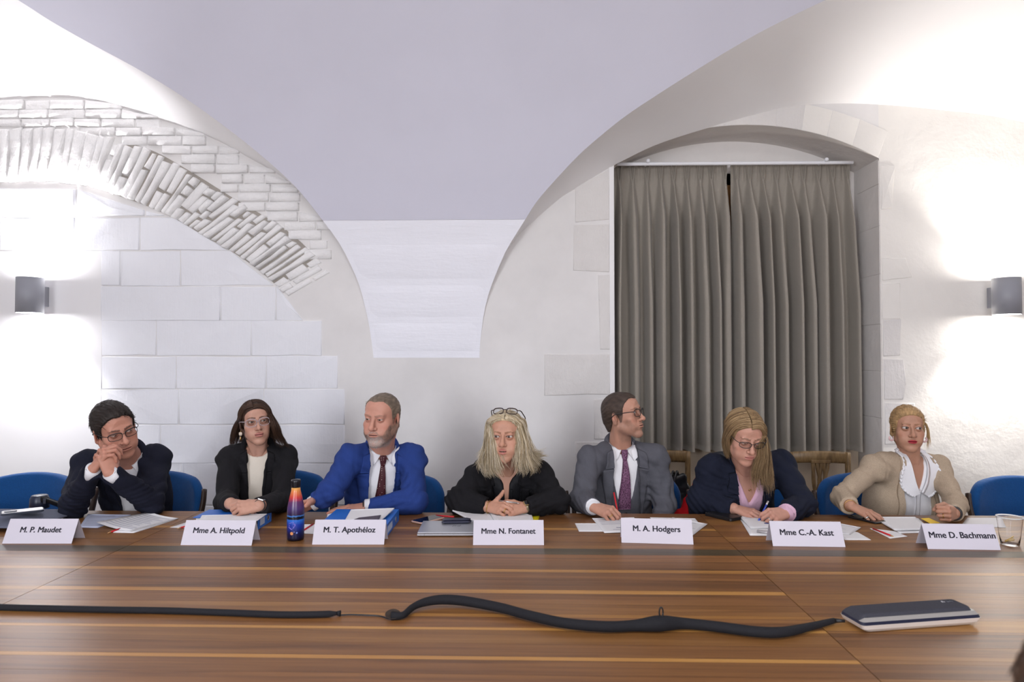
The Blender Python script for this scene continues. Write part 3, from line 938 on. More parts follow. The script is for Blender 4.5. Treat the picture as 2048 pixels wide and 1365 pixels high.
# ---------------------------------------------------------------- heads (local frame: face towards -y, z up)
def head_sdf(p):
    g = p.get
    S = Sdf()
    fw = g('face_w', 1.0); jw = g('jaw_w', 1.0); fl = g('fat', 0.0)
    S.ell((0, 0.016, 0.036), (0.0745, 0.094, 0.082))
    S.ell((0, -0.040, 0.052), (0.058 * fw, 0.046, 0.050), 0.03)            # forehead
    S.ell((0, -0.022, -0.028), (0.063 * fw, 0.064, 0.080), 0.025)
    cz = -0.100 - g('chin_l', 0.0)
    for s in (-1, 1):
        S.rc((s * 0.0475 * jw, -0.004, -0.056 - fl * .3), (s * 0.016 * jw, -0.064, cz + 0.006), 0.019 + fl, 0.017 + fl * .6, 0.024)
        S.ell((s * 0.030 * jw, -0.046, -0.072), (0.022 + fl, 0.024 + fl, 0.022 + fl), 0.02)
        S.ell((s * 0.043 * fw, -0.056, -0.020), (0.024, 0.024, 0.022), 0.020)     # cheekbone
        S.ell((s * 0.034 * fw, -0.062, -0.052), (0.022 + fl, 0.022 + fl, 0.026), 0.018)     # cheek
    S.ell((0, -0.073, cz), (0.023 * jw, 0.019, 0.018), 0.022)              # chin
    S.rc((-0.034 * fw, -0.078, 0.030), (0.034 * fw, -0.078, 0.030), 0.0125 * g('brow', 1.0), 0.0125 * g('brow', 1.0), 0.018)
    for s in (-1, 1): S.ell((s * 0.0325, -0.106 - .004 * g('soft', 0), 0.0115), (0.020, 0.020, 0.0145), 0.014, 's')   # sockets
    nl = g('nose_l', 1.0); nw = g('nose_w', 1.0)
    tip = (0, -0.094 - 0.020 * nl, -0.027 * nl)
    S.rc((0, -0.086, 0.020), (tip[0], tip[1] + .004, tip[2] + .004), 0.0065 * nw, 0.0095 * nw, 0.012)
    S.sph((0, tip[1] + .001, tip[2]), 0.0108 * nw, 0.008)
    for s in (-1, 1):
        S.ell((s * 0.0125 * nw, -0.097, tip[2] - 0.003), (0.0078, 0.0105, 0.0075), 0.006)
        S.ell((s * 0.0065 * nw, -0.105, tip[2] - 0.0105), (0.0034, 0.0055, 0.003), 0.002, 's')
    # mouth
    mz = tip[2] - 0.034; op = g('mouth_open', 0.0); mw = g('mouth_w', 1.0); lp = g('lips', 1.0)
    S.ell((0, -0.080, mz), (0.030, 0.018, 0.024), 0.014)                    # muzzle
    sm = g('smile', 0.0)
    S.ell((0, -0.0965, mz + 0.0050 + op * .4), (0.0215 * mw, 0.0075, 0.0050 * lp), 0.005)
    S.ell((0, -0.0955, mz - 0.0060 - op * .6), (0.0185 * mw, 0.0080, 0.0060 * lp), 0.005)
    def slit(X, Y, Z):
        zc = mz + sm * (X / 0.025) ** 2
        return np.maximum(np.maximum(np.abs(Z - zc) - (0.0009 + op * (1 - np.minimum(1, (X / (0.018 * mw)) ** 2))), np.abs(X) - 0.0205 * mw), Y + 0.0875)
    S.cut(slit, (-0.026, -0.13, mz - .02), (0.026, -0.084, mz + .02), 0.0018)
    # ears
    for s in (-1, 1):
        a = math.radians(22) * s
        R = np.array([[math.cos(a), -math.sin(a), 0], [math.sin(a), math.cos(a), 0], [0, 0, 1]])
        c = np.array([s * 0.0775, 0.016, -0.004])
        S.ell(c, (0.0065, 0.0185, 0.031), 0.006, 'u', R)
        S.ell(c + np.array([s * 0.007, -0.003, 0.003]), (0.0050, 0.010, 0.018), 0.003, 's', R)
        S.ell(c + np.array([-s * .001, -0.004, -0.027]), (0.006, 0.008, 0.008), 0.006)
    # eyes: lids round an opening
    es = g('eye_s', 1.0); eo = g('eye_open', 1.0) * es; ew = .0148 * es
    for s in (-1, 1):
        e = EYE_C * np.array([s, 1, 1])
        S.sph(e, 0.0143 * es, 0.006)
        def lid(X, Y, Z, e=e, s=s):
            dx = (X - e[0]) * s
            w = 1 - np.minimum(1.0, (dx / ew) ** 2)
            zc = e[2] + 0.0006 - g('lid_drop', 0.0) + 0.07 * dx
            up = zc + 0.0047 * eo * w ** 0.8; lo = zc - 0.0040 * (0.35 + .65 * eo) * w
            return np.maximum(np.maximum(Z - up, lo - Z), np.maximum(np.abs(dx) - ew * 1.014, Y - (e[1] - 0.003)))
        S.cut(lid, e - np.array([.016, .05, .01]), e + np.array([.016, -.002, .01]), 0.0012)
        # brow ridge hair gives a little relief
        S.rc((s * 0.014, -0.0920, 0.0305 + g('brow_in', 0)), (s * 0.047, -0.0800, 0.0325 + g('brow_out', 0)), 0.0030, 0.0022, 0.004)
    return S, mz, tip
EYE_C = np.array([0.0318, -0.0768, 0.0115])
def smooth01(x): x = np.clip(x, 0, 1); return x * x * (3 - 2 * x)
def head_colors(V, p, mz, tip):
    g = p.get
    x, y, z = V[:, 0], V[:, 1], V[:, 2]
    base = np.array(g('skin', rgb(205, 160, 138)))
    C = np.tile(base, (len(V), 1))
    def mix(m, col):
        nonlocal C
        C = C * (1 - m[:, None]) + m[:, None] * np.asarray(col)
    n = vnoise(V, 90, 2) * .5 + vnoise(V, 210, 5) * .5
    C *= (1 + 0.05 * n)[:, None]
    red = base * np.array([1.02, 0.74, 0.70])
    for c, r in (((0.042, -0.07, -0.026), .03), ((-0.042, -0.07, -0.026), .03), ((0, tip[1], tip[2]), .016), ((0.08, .016, -.004), .03), ((-0.08, .016, -.004), .03)):
        d = np.linalg.norm(V - np.array(c), axis=1) / r
        mix(0.55 * g('ruddy', 0.8) * smooth01(1 - d), red)
    # area round the eyes, a touch darker
    for s in (-1, 1):
        d = np.sqrt(((x - s * .0318) / .021) ** 2 + ((z - .0095) / .014) ** 2)
        mix(0.35 * smooth01(1.3 - d) * (y < -.06), base * np.array([.80, .66, .64]))
    # stubble or beard
    if g('beard'):
        ax = np.abs(x)
        top = np.interp(ax, [0, .02, .03, .045, .06, .072], [tip[2] - .012, tip[2] - .014, mz + .006, mz + .004, -.028, -.004])
        m = smooth01((top - z) / .012) * smooth01((.030 - y) / .02) * smooth01((z - (-.150)) / .02)
        lips = np.sqrt((x / .024) ** 2 + ((z - mz) / .0105) ** 2)
        m *= smooth01((lips - .95) / .25)
        wisp = 0.72 + .2 * vnoise(V, 170, 9) + np.random.RandomState(4).uniform(-.22, .22, len(V))
        bc = np.array(g('beard'))
        if g('beard2') is not None:
            w = smooth01((np.abs(x) - .012) / .02 + (z - mz) / .03 + vnoise(V, 60, 4) * .5)[:, None]
            bcm = np.array(g('beard2')) * w + bc * (1 - w)
        else: bcm = np.tile(bc, (len(V), 1))
        mm = np.clip(m * wisp * g('beard_k', .9), 0, 1)[:, None]
        C = C * (1 - mm) + mm * bcm
    lips = np.sqrt((x / (.0225 * g('mouth_w', 1.0))) ** 2 + ((z - mz) / (.0098 * g('lips', 1.0) + g('mouth_open', 0))) ** 2)
    mix(smooth01((1.12 - lips) / .25) * (y < -.078) * g('lip_k', .7), g('lip', rgb(176, 104, 98)))
    inn = (np.abs(z - mz - g('smile', 0) * (x / .025) ** 2) < .0014 + g('mouth_open', 0) * .8 * (1 - np.minimum(1, (x / .018) ** 2))) & (np.abs(x) < .022 * g('mouth_w', 1)) & (y < -.07)
    mix(inn * .75, rgb(92, 40, 38))
    # eyebrows
    bk = g('brow_k', .85)
    for s in (-1, 1):
        t = (x * s - .012) / .038
        zc = np.interp(t, [0, .35, .7, 1], [.0300, .0330, .0342, .0300]) + g('brow_in', 0) * (1 - t) + g('brow_out', 0) * t
        w = np.interp(t, [0, .2, .7, 1.0], [.0036, .0042, .0034, .0012]) * g('brow_th', 1.0)
        m = smooth01(1.35 - np.abs(z - zc) / w) * (t > -.08) * (t < 1.02) * (y < -.055)
        mix(np.clip(m * bk * (0.85 + .3 * vnoise(V, 500, 1)), 0, 1), g('brow_c', g('hair', rgb(60, 45, 36))))
    # lash line
    es = g('eye_s', 1.0); eo = g('eye_open', 1.0) * es; ew = .0148 * es
    for s in (-1, 1):
        e = EYE_C * np.array([s, 1, 1])
        dx = (x - e[0]) * s
        w = 1 - np.minimum(1.0, (dx / ew) ** 2)
        zc = e[2] + 0.0006 - g('lid_drop', 0.0) + .07 * dx
        up = zc + .0047 * eo * w ** .8; lo = zc - .0040 * (.35 + .65 * eo) * w
        m = np.maximum(smooth01(1.6 - np.abs(z - up - .0006) / (.0010 * g('liner', 1.0))), .45 * smooth01(1.5 - np.abs(z - lo) / .0009))
        mix(m * (np.abs(dx) < ew * 1.03) * (y < e[1] - .002) * g('lash', .7), rgb(38, 26, 24))
        if g('shadow'):
            d = np.sqrt((dx / .018) ** 2 + ((z - e[2] - .006) / .007) ** 2)
            mix(.5 * smooth01(1.2 - d) * (y < -.06), g('shadow'))
    # scalp under the hair
    m = smooth01((hair_g(p, x, y, z) + .004) / .008) * g('scalp_k', .9)
    mix(m, np.array(g('hair', rgb(60, 45, 36))) * .8)
    return np.clip(C, 0, 1)
HL_NOTE = 'hairline height against depth'
HL = {  # hairline height against y (front to back)
 'short': ([-.11, -.075, -.060, -.045, -.034, -.022, -.010, .004, .022, .036, .050, .075, .12], [.092, .082, .062, .046, .010, -.020, -.022, .024, .030, -.004, -.036, -.066, -.072]),
 'receding': ([-.11, -.075, -.050, -.036, -.028, -.018, -.008, .004, .022, .036, .050, .075, .12], [.112, .104, .080, .052, .010, -.020, -.022, .024, .030, -.004, -.036, -.066, -.072]),
 'long': ([-.11, -.085, -.070, -.055, -.045, -.035, -.02, .0, .03, .05, .12], [.092, .078, .060, .038, .012, -.02, -.06, -.09, -.10, -.10, -.10]),
}
def hair_g(p, x, y, z):
    ys, zs = HL[p.get('line', 'short')]
    peak = np.interp(np.abs(x), [0, .02, .04, .055, .08], [0.0, .002, .0, -.004, -.004]) if p.get('line') == 'short' else np.interp(np.abs(x), [0, .018, .036, .05, .08], [-.012, -.004, .006, .0, 0])
    return z - (np.interp(y, ys, zs) + p.get('line_dz', 0.0) + (peak if p.get('line') != 'long' else 0) * (y < -.02))
def hair_cap(p, thick, noise=0.003, vol_top=0.0, cut=True):
    S = Sdf()
    S.ell((0, 0.018, 0.036 + vol_top * .5), (0.0745 + thick * .8, 0.094 + thick, 0.082 + thick + vol_top * .5))
    S.ell((0, -0.036, 0.056), (0.058 + thick * .5, 0.046 + thick * .6, 0.047 + thick * .8 + vol_top), 0.03)
    S.rc((0, .060, -.02), (0, .052, -.072), .052 + thick * .5, .044 + thick * .2, 0.03)
    if cut: S.add(lambda X, Y, Z: -hair_g(p, X + 0 * Y + 0 * Z, Y + 0 * X + 0 * Z, Z + 0 * X + 0 * Y) * 0.8, (-9,) * 3, (9,) * 3, 0.006, 'i')
    if p.get('part') is not None and cut:
        px = p['part']
        S.rc((px, -.085, .095), (px, .02, .14), .004, .004, 0.008, 's')
    def dn(X, Y, Z):
        s = p.get('seed', 1)
        a = np.arctan2(X, Z - .02)
        return noise * (np.sin(a * 46 + 3 * np.sin(Y * 70 + s)) * .5 + np.sin(a * 23 + 2 * np.sin(Y * 45 + s * 2) + 60 * Y) * .5)
    if noise: S.disp(dn)
    return S
def eye_mesh(gaze, iris, s=1):
    """eyeball with the pupil turned towards gaze (local direction)"""
    nu, nv = 28, 16
    V = []
    for i in range(nu):
        for j in range(nv):
            a = 2 * PI * i / nu; b = PI * (j / (nv - 1)) ** 1.25
            V.append((math.sin(b) * math.cos(a), -math.cos(b), math.sin(b) * math.sin(a)))
    V = np.array(V)
    ang = np.degrees(np.arccos(np.clip(-V[:, 1], -1, 1)))
    C = np.tile(np.array(rgb(192, 182, 176)), (len(V), 1))
    C[ang < 31] = np.array(iris) * .5; C[ang < 27] = iris; C[ang < 12] = (0.004, 0.004, 0.004)
    g = unit(gaze); f = np.array([0, -1, 0.0])
    ax = np.cross(f, g); sn = np.linalg.norm(ax); cs = f.dot(g)
    if sn > 1e-6:
        ax /= sn; K = np.array([[0, -ax[2], ax[1]], [ax[2], 0, -ax[0]], [-ax[1], ax[0], 0]])
        V = V @ (np.eye(3) + sn * K + (1 - cs) * K @ K).T
    return V * 0.0124, np.array(grid_faces(nu, nv, True)), C
def rot_head(yaw, pitch, roll):
    """degrees: yaw > 0 turns to the picture's right, pitch > 0 looks down, roll > 0 tips the crown to the picture's right"""
    y, p, r = math.radians(yaw), math.radians(pitch), math.radians(roll)
    Rz = np.array([[math.cos(y), -math.sin(y), 0], [math.sin(y), math.cos(y), 0], [0, 0, 1]])
    Rx = np.array([[1, 0, 0], [0, math.cos(p), -math.sin(p)], [0, math.sin(p), math.cos(p)]])
    Ry = np.array([[math.cos(r), 0, math.sin(r)], [0, 1, 0], [-math.sin(r), 0, math.cos(r)]])
    return Ry @ Rz @ Rx
# ---------------------------------------------------------------- hands (local: wrist at 0, fingers +x, back of the hand +z, thumb +y)
FING = [((.092, .0285, .000), (.040, .025, .020), .0092), ((.096, .0090, .004), (.045, .028, .021), .0095), ((.091, -.0110, .002), (.041, .026, .020), .0090), ((.081, -.0290, -.003), (.032, .019, .018), .0080)]
def finger_chain(i, mcp, pip, dip, spread):
    b, L, r = FING[i]
    p = np.array(b, float); out = [p.copy()]; a = 0
    sp = math.radians(spread)
    for l, t in zip(L, (mcp, pip, dip)):
        a += math.radians(t)
        p = p + l * np.array([math.cos(a) * math.cos(sp), math.sin(sp) * max(.2, math.cos(a)), -math.sin(a)])
        out.append(p.copy())
    return out, r, a
def hand_mesh(pose, skin, nail=None, h=0.0021, fat=1.0, fore=(-1, 0, 0)):
    """pose: fingers = four (mcp, pip, dip, spread), thumb = three direction vectors"""
    S = Sdf()
    fo = unit(fore)
    S.rc(fo * .085, (.002, 0, 0), .0275 * fat, .0245 * fat, 0, 'u', (unit(np.array([0, 0, 1.0]) - fo * fo[2]), .80))
    for i, (b, L, r) in enumerate(FING):
        S.rc((.006, b[1] * .55, 0), (b[0] - .004, b[1], b[2] - .002), .0150 * fat, .0118 * fat, .012)
    th = pose.get('thumb', [(.75, .62, -.25), (.9, .35, -.2), (1, .1, -.15)])
    tp = [np.array([.020, .022, -.008])]
    for d, l in zip(th, (.040, .033, .026)): tp.append(tp[-1] + unit(d) * l)
    S.rc(tp[0], tp[1], .0165 * fat, .0130 * fat, .012)
    S.rc(tp[1], tp[2], .0118 * fat, .0105 * fat, .004); S.rc(tp[2], tp[3], .0106 * fat, .0086 * fat, .003)
    nails = [(tp[3] , unit(np.cross(unit(th[2]), (1, 0, .3)) if abs(unit(th[2])[0]) < .9 else (0, .3, 1)), .0078)]
    F = Sdf()
    chains = []
    for i, f in enumerate(pose['fingers']):
        c, r, a = finger_chain(i, *f)
        chains.append(c)
        G = Sdf()
        G.rc(c[0], c[1], r * 1.04 * fat, r * .98 * fat); G.rc(c[1], c[2], r * 1.0 * fat, r * .88 * fat, .002); G.rc(c[2], c[3], r * .90 * fat, r * .74 * fat, .002)
        for k, l, u, kk, op in G.ops: S.add(k, l, u, .0045 if k is G.ops[0][0] else .0016, op)
        nails.append((c[3], np.array([math.sin(a), 0, math.cos(a)]), r))
        # knuckle
        S.sph(np.array(c[0]) + (0, 0, .0035), r * .95 * fat, .006)
    V, Fc = S.mesh(h)
    base = np.array(skin)
    C = np.tile(base, (len(V), 1)) * (1 + .05 * vnoise(V, 160, 3))[:, None]
    # knuckles and tips a little redder, the nails
    for c in chains:
        for q in (c[0], c[1], c[3]):
            d = np.linalg.norm(V - q, axis=1) / .016
            m = (.35 * smooth01(1.1 - d))[:, None]; C = C * (1 - m) + m * base * np.array([1.0, .74, .70])
        # crease lines at the joints
        for q in (c[1], c[2]):
            d = np.abs(np.linalg.norm(V - q, axis=1) - .0098)
    nc = np.array(nail) if nail is not None else base * np.array([1.12, .98, .98])
    for q, nrm, r in nails:
        cen = q + nrm * r * .72
        d = np.linalg.norm((V - cen), axis=1) / (.0072)
        m = smooth01((1.05 - d) / .15)[:, None]
        C = C * (1 - m) + m * nc
    return V, Fc, np.clip(C, 0, 1), chains, tp
RELAX = dict(fingers=[(12, 22, 12, 4), (14, 24, 14, 0), (16, 26, 14, -3), (18, 28, 16, -7)])
FLATP = dict(fingers=[(3, 8, 5, 5), (4, 9, 5, 1), (5, 10, 6, -4), (6, 12, 6, -10)], thumb=[(.72, .68, -.12), (.86, .48, -.08), (.95, .3, -.05)])
FIST = dict(fingers=[(62, 88, 50, 1), (66, 90, 52, 0), (68, 90, 52, -1), (70, 88, 50, -2)], thumb=[(.72, .5, -.5), (.72, -.25, -.65), (.45, -.72, -.5)])
CLASP = dict(fingers=[(48, 52, 26, 2), (52, 54, 26, 0), (54, 56, 28, -2), (56, 56, 28, -4)], thumb=[(.78, .5, -.3), (.9, -.1, -.35), (.85, -.4, -.3)])
WRITE = dict(fingers=[(52, 48, 22, 3), (60, 58, 30, 0), (68, 70, 36, -2), (72, 76, 40, -4)], thumb=[(.80, .45, -.40), (.86, -.05, -.5), (.86, -.25, -.45)])
# ================================================================ people
def srgb_mul(c, k): return tuple(min(1, x * k) for x in c)
class Person:
    def __init__(self, name_label, sp):
        self.sp = sp
        self.N = np.array(sp['N']); self.SL = np.array(sp['SL']); self.SR = np.array(sp['SR'])
        self.P = np.array(sp['P'])
        self.root = empty('person', (self.P[0], self.P[1], 0), name_label, 'person')
        r = unit(self.SR - self.SL); u = unit(self.N - self.P); u = unit(u - r * u.dot(r)) ; f = np.cross(r, u)
        # torso frame with its up kept and right squared to it
        self.r, self.u, self.f = r, u, f
        self.R = np.stack([r, f, u], 1)
        self.w = np.linalg.norm(self.SR - self.SL) / 2
        self.skin = np.array(sp['head'].get('skin'))
        self.parts = []
        self.rng = random.Random(sp.get('seed', 1))
    def T(self, a, b, c): return self.N + a * self.r + b * self.u + c * self.f
    def loc(self, p): d = np.asarray(p) - self.N; return d @ np.stack([self.r, self.u, self.f], 1)
    # ---- torso and arms with a given allowance
    def base(self, t, arms='lr', arm_t=None, wrist_back=0.0, torso=True, traps=True):
        sp = self.sp; S = Sdf(); k = sp.get('depth', 1.0); N, r, u, f = self.N, self.r, self.u, self.f
        L = np.linalg.norm(self.N - self.P)
        w = self.w
        if torso:
            S.ell(self.T(0, -.195, -.008), (w * .96 + t, .114 * k + t, .20 + t), 0, 'u', self.R)
            S.ell(self.T(0, -.36, .012 * k), (w * .90 * sp.get('waist', 1) + t, .112 * k * sp.get('belly', 1) + t, .20 + t), .06, 'u', self.R)
            S.ell(self.P + u * .04, (w * 1.02 + t, .125 * k + t, .15 + t), .06, 'u', self.R)
            for s, Sh in ((-1, self.SL), (1, self.SR)):
                S.rc(self.T(s * .03, -.060, -.018), Sh, .054 + t, .047 + t, .045)
                if traps: S.rc(self.T(s * .020, -.022, -.026), Sh + u * .002 - unit(Sh - N) * .02, .041 + t * .8, .032 + t, .04)
                if sp.get('bust'):
                    S.ell(self.T(s * .075, -.235, .070 * k), (.066 + t, .056 * sp['bust'] + t, .064 + t), .045, 'u', self.R)
        self.add_arms(S, t, arms, arm_t, wrist_back, .035 if torso else 0)
        return S
    def add_arms(self, S, t, arms='lr', arm_t=None, wrist_back=0.0, k0=.035):
        sp = self.sp
        at_ = t if arm_t is None else arm_t
        for s, Sh, E, W in (('l', self.SL, sp['EL'], sp['WL']), ('r', self.SR, sp['ER'], sp['WR'])):
            if s not in arms: continue
            E = np.array(E); W = np.array(W); d = unit(W - E); a = sp.get('arm', 1.0)
            S.rc(Sh, E, .049 * a + at_, .043 * a + at_, k0)
            S.rc(E, W - d * wrist_back, .043 * a + at_, .029 + at_ * .85, .02)
        return S
    def folds(self, S, amp=0.004, seed=0):
        sp = self.sp; P = []
        Es = [np.array(sp['EL']), np.array(sp['ER'])]; Ss = [self.SL, self.SR]; Ws = [np.array(sp['WL']), np.array(sp['WR'])]
        rdg = lambda v: 1 - 2 * np.abs(np.sin(v))      # sharp folds
        def dn(X, Y, Z):
            X, Y, Z = np.broadcast_arrays(X, Y, Z)
            tot = amp * .5 * (np.sin(38 * X + 21 * Z + 2.2 * np.sin(17 * Z + 9 * Y + seed) + seed) + .6 * np.sin(55 * Z - 20 * X + 2 * np.sin(23 * X + seed)))
            tot = tot + amp * .35 * rdg(30 * X + 26 * Z + 1.8 * np.sin(14 * Z - 9 * X + seed * 2) + seed)
            for q_, (E, Sh, W) in enumerate(zip(Es, Ss, Ws)):
                dE = np.sqrt((X - E[0]) ** 2 + (Y - E[1]) ** 2 + (Z - E[2]) ** 2)
                d1 = unit(E - Sh); d2 = unit(W - E)
                s = (X - E[0]) * d1[0] + (Y - E[1]) * d1[1] + (Z - E[2]) * d1[2]
                q = (X - E[0]) * d2[0] + (Y - E[1]) * d2[1] + (Z - E[2]) * d2[2]
                tot = tot + amp * .85 * np.exp(-(dE / .13) ** 2) * rdg(52 * (s - q * .8) + 2.0 * np.sin(24 * X + 18 * Z + seed))
                # sleeve head: drag lines and the armhole seam
                dx, dy, dz = X - Sh[0], Y - Sh[1], Z - Sh[2]
                dS = np.sqrt(dx ** 2 + dy ** 2 + dz ** 2)
                tot = tot + amp * .6 * np.exp(-((dS - .10) / .07) ** 2) * rdg(34 * dx + 20 * dz + seed * 2 + 1.4 * np.sin(20 * dz))
                ax = self.r * (1 if q_ else -1)
                al = (dx * ax[0] + dy * ax[1] + dz * ax[2]) + .012
                tot = tot + .0030 * np.exp(-(al / .0060) ** 2) * np.exp(-(dS / .13) ** 4)
                # cloth gathered along the forearm
                tot = tot + amp * .5 * np.exp(-((q - .12) / .10) ** 2) * np.exp(-((dE - .12) / .12) ** 2) * rdg(40 * q + 9 * np.sin(15 * Z) + seed)
            return tot.astype(f32)
        S.disp(dn)
    def cut_wrists(self, S, back, arms='lr'):
        for s, E, W in (('l', self.sp['EL'], self.sp['WL']), ('r', self.sp['ER'], self.sp['WR'])):
            if s not in arms: continue
            E = np.array(E); W = np.array(W); d = unit(W - E); c = W - d * back
            def fn(X, Y, Z, c=c, d=d):
                pl = -((X - c[0]) * d[0] + (Y - c[1]) * d[1] + (Z - c[2]) * d[2])
                return np.maximum(pl, np.sqrt((X - c[0]) ** 2 + (Y - c[1]) ** 2 + (Z - c[2]) ** 2) - .11)
            S.cut(fn, c - .12, c + .12, .004)
    def front_cut(self, S, prof, cmin=-.02, k=.004):
        """opens the front: prof = [(b, a_left, a_right)] from the neck down"""
        bs = np.array([q[0] for q in prof])[::-1]; al = np.array([q[1] for q in prof])[::-1]; ar = np.array([q[2] for q in prof])[::-1]
        N, r, u, f = self.N, self.r, self.u, self.f
        def fn(X, Y, Z):
            x, y, z = X - N[0], Y - N[1], Z - N[2]
            a = x * r[0] + y * r[1] + z * r[2]; b = x * u[0] + y * u[1] + z * u[2]; c = x * f[0] + y * f[1] + z * f[2]
            L = np.interp(b, bs, al); Rr = np.interp(b, bs, ar)
            return np.maximum(np.maximum(L - a, a - Rr), np.maximum(cmin - c, np.maximum(bs[0] - b, b - bs[-1]))).astype(f32)
        S.cut(fn, N - .75, N + .75, k)
    def neck_cut(self, S, rad, k=.006, tilt=0.02):
        S.rc(self.T(0, -.005, -.012), self.T(0, .16, .0), rad, rad + .03, k, 's')
    def drape(self, name, rows, S, mat, lift=.003, thick=.003, nv=7, c0=.34, colors=None):
        """cloth strip lying on the front of S; rows = [(a1, b1, a2, b2)] in torso coordinates"""
        rows = np.array(rows, float)
        rr = catmull(rows, max(12, len(rows) * 7))
        t = np.linspace(0, 1, nv)
        A = rr[:, 0:1] * (1 - t) + rr[:, 2:3] * t; B = rr[:, 1:2] * (1 - t) + rr[:, 3:4] * t
        a, b = A.ravel(), B.ravel()
        P = self.N + np.outer(a, self.r) + np.outer(b, self.u) + c0 * self.f
        tot = np.zeros(len(P))
        for _ in range(60):
            d = S.pts(P)
            st = np.clip(d * .8, -.02, .06)
            P = P - np.outer(st, self.f); tot += st
        far = (S.pts(P) > .02) | (tot > c0 + .10)
        if far.any(): P[far] = self.N + np.outer(a[far], self.r) + np.outer(b[far], self.u) - .03 * self.f
        F_ = P + self.f * (lift + thick); B_ = P + self.f * (lift * .2 - .004)
        nu = len(rr); m = nu * nv
        V = np.vstack([F_, B_]); F = grid_faces(nu, nv)
        Fb = [tuple(i + m for i in q_[::-1]) for q_ in F]
        rim = []
        for i in range(nu - 1):
            for j in (0, nv - 1): rim.append((i * nv + j, (i + 1) * nv + j, (i + 1) * nv + j + m, i * nv + j + m))
        for j in range(nv - 1):
            for i in (0, nu - 1): rim.append((i * nv + j, i * nv + j + 1, i * nv + j + 1 + m, i * nv + j + m))
        return mesh_obj(name, V, F + Fb + rim, mat, self.root)
    def spot(self, a, b, S, lift=0.0):
        P = (self.N + a * self.r + b * self.u + .34 * self.f)[None]
        for _ in range(60): P = P - np.clip(S.pts(P) * .8, -.02, .06)[:, None] * self.f
        if S.pts(P)[0] > .02: P[0] = self.N + a * self.r + b * self.u - .03 * self.f
        return P[0] + self.f * lift
    def button(self, a, b, S, mat, rad=.0075, parent=None):
        p = self.spot(a, b, S, .001)
        V, F = lathe([(.0004, .0035), (rad * .8, .0035), (rad, .001), (rad, -.003)], 14)
        M = np.stack([self.r, self.u, self.f], 1)
        return mesh_obj('button', V @ M.T + p, F, mat, parent or self.root)
    # ---- head
    def head(self):
        sp = self.sp; p = sp['head']
        self.hR = rot_head(*sp['turn']); self.hs = sp.get('hs', 1.0); self.hc = np.array(sp['hc'])
        S, mz, tip = head_sdf(p)
        nb = self.to_head(self.T(0, .0, -.018)); nr = sp.get('neck', .054)
        n0 = np.array([0, .022, -.052])
        S.rc(n0, nb, nr * .95 / self.hs, nr * 1.04 / self.hs, .018)
        S.rc(nb, self.to_head(self.T(0, -.07, -.02)), nr * 1.04 / self.hs, nr * 1.1 / self.hs, .01)
        for s in (-1, 1):    # neck cords
            S.rc((s * .058, .022, -.045), self.to_head(self.T(s * .016, -.010, .030)), .011, .006, .026)
        lo = np.minimum(np.array([-.105, -.135, -.14]), nb - .075); hi = np.maximum(np.array([.105, .13, .13]), nb + .075)
        V, F = S.mesh(.00185, lo, hi, smooth=1)
        C = head_colors(V, p, mz, tip)
        self.parts.append((self.from_head(V), F, C))
        for s in (-1, 1):
            gz = unit(np.array(sp.get('gaze', (0, -1, 0))))
            Ve, Fe, Ce = eye_mesh(gz, p.get('iris', rgb(78, 56, 42)))
            np_obj('eye', self.from_head(Ve * p.get('eye_s', 1.0) + EYE_C * np.array([s, 1, 1])), Fe, M_EYE, self.root, True, Ce)
    def to_head(self, P): return (np.asarray(P) - self.hc) @ self.hR / self.hs
    def from_head(self, P): return (np.asarray(P) * self.hs) @ self.hR.T + self.hc
    def hand(self, side, wrist, xd, zd, pose, nail=None, scale=1.0, fat=1.0):
        """side 'R' or 'L': whose hand; xd towards the fingertips, zd out of the back of the hand"""
        x = unit(xd); z = np.asarray(zd, float); z = unit(z - x * z.dot(x)); y = np.cross(z, x)
        if side == 'L': y = -y
        el = np.array(self.sp['EL' if side == 'R' else 'ER']) - np.asarray(wrist)
        V, F, C, ch, tp = hand_mesh(pose, self.skin * self.sp.get('hand_tone', 1.0), nail, fat=fat, fore=(el.dot(x), el.dot(y), el.dot(z)))
        if side == 'L': F = F[:, ::-1]
        M = np.stack([x, y, z], 1) * scale
        self.parts.append((V @ M.T + np.asarray(wrist), F, C))
        g = lambda p: np.asarray(p) @ M.T + np.asarray(wrist)
        return [[g(q) for q in c] for c in ch], [g(q) for q in tp], M
    def body(self):
        S = self.base(-.002)
        V, F = S.mesh(.0085)
        self.parts.append((V, F, np.tile(self.skin, (len(V), 1))))
        V, F, C = merge(self.parts)
        o = np_obj('body', V, F, M_SKIN, self.root, True, C)
        return o
    def trousers(self, mat, shoe):
        S = Sdf(); P = self.P
        S.ell(P + self.u * -.01, (self.w * 1.05, .135, .12), 0, 'u', self.R)
        shoes = []
        for s in (-1, 1):
            hip = P + np.array([s * .085, -.03, -.01]); knee = np.array([P[0] + s * .11, P[1] - .44, .50]); ank = np.array([P[0] + s * .11, P[1] - .42, .10])
            S.rc(hip, knee, .085, .062, .05); S.rc(knee, ank, .060, .048, .02)
            shoes.append(ank)
        V, F = S.mesh(.014); np_obj('trousers', V, F, mat, self.root)
        for a in shoes:
            S = Sdf(); S.rc((a[0], a[1] + .02, .045), (a[0], a[1] - .16, .035), .040, .034, 0); S.rc((a[0], a[1], .05), (a[0], a[1], .10), .040, .040, .02)
            V, F = S.mesh(.010); V[:, 2] = np.maximum(V[:, 2], .002); np_obj('shoe', V, F, shoe, self.root)
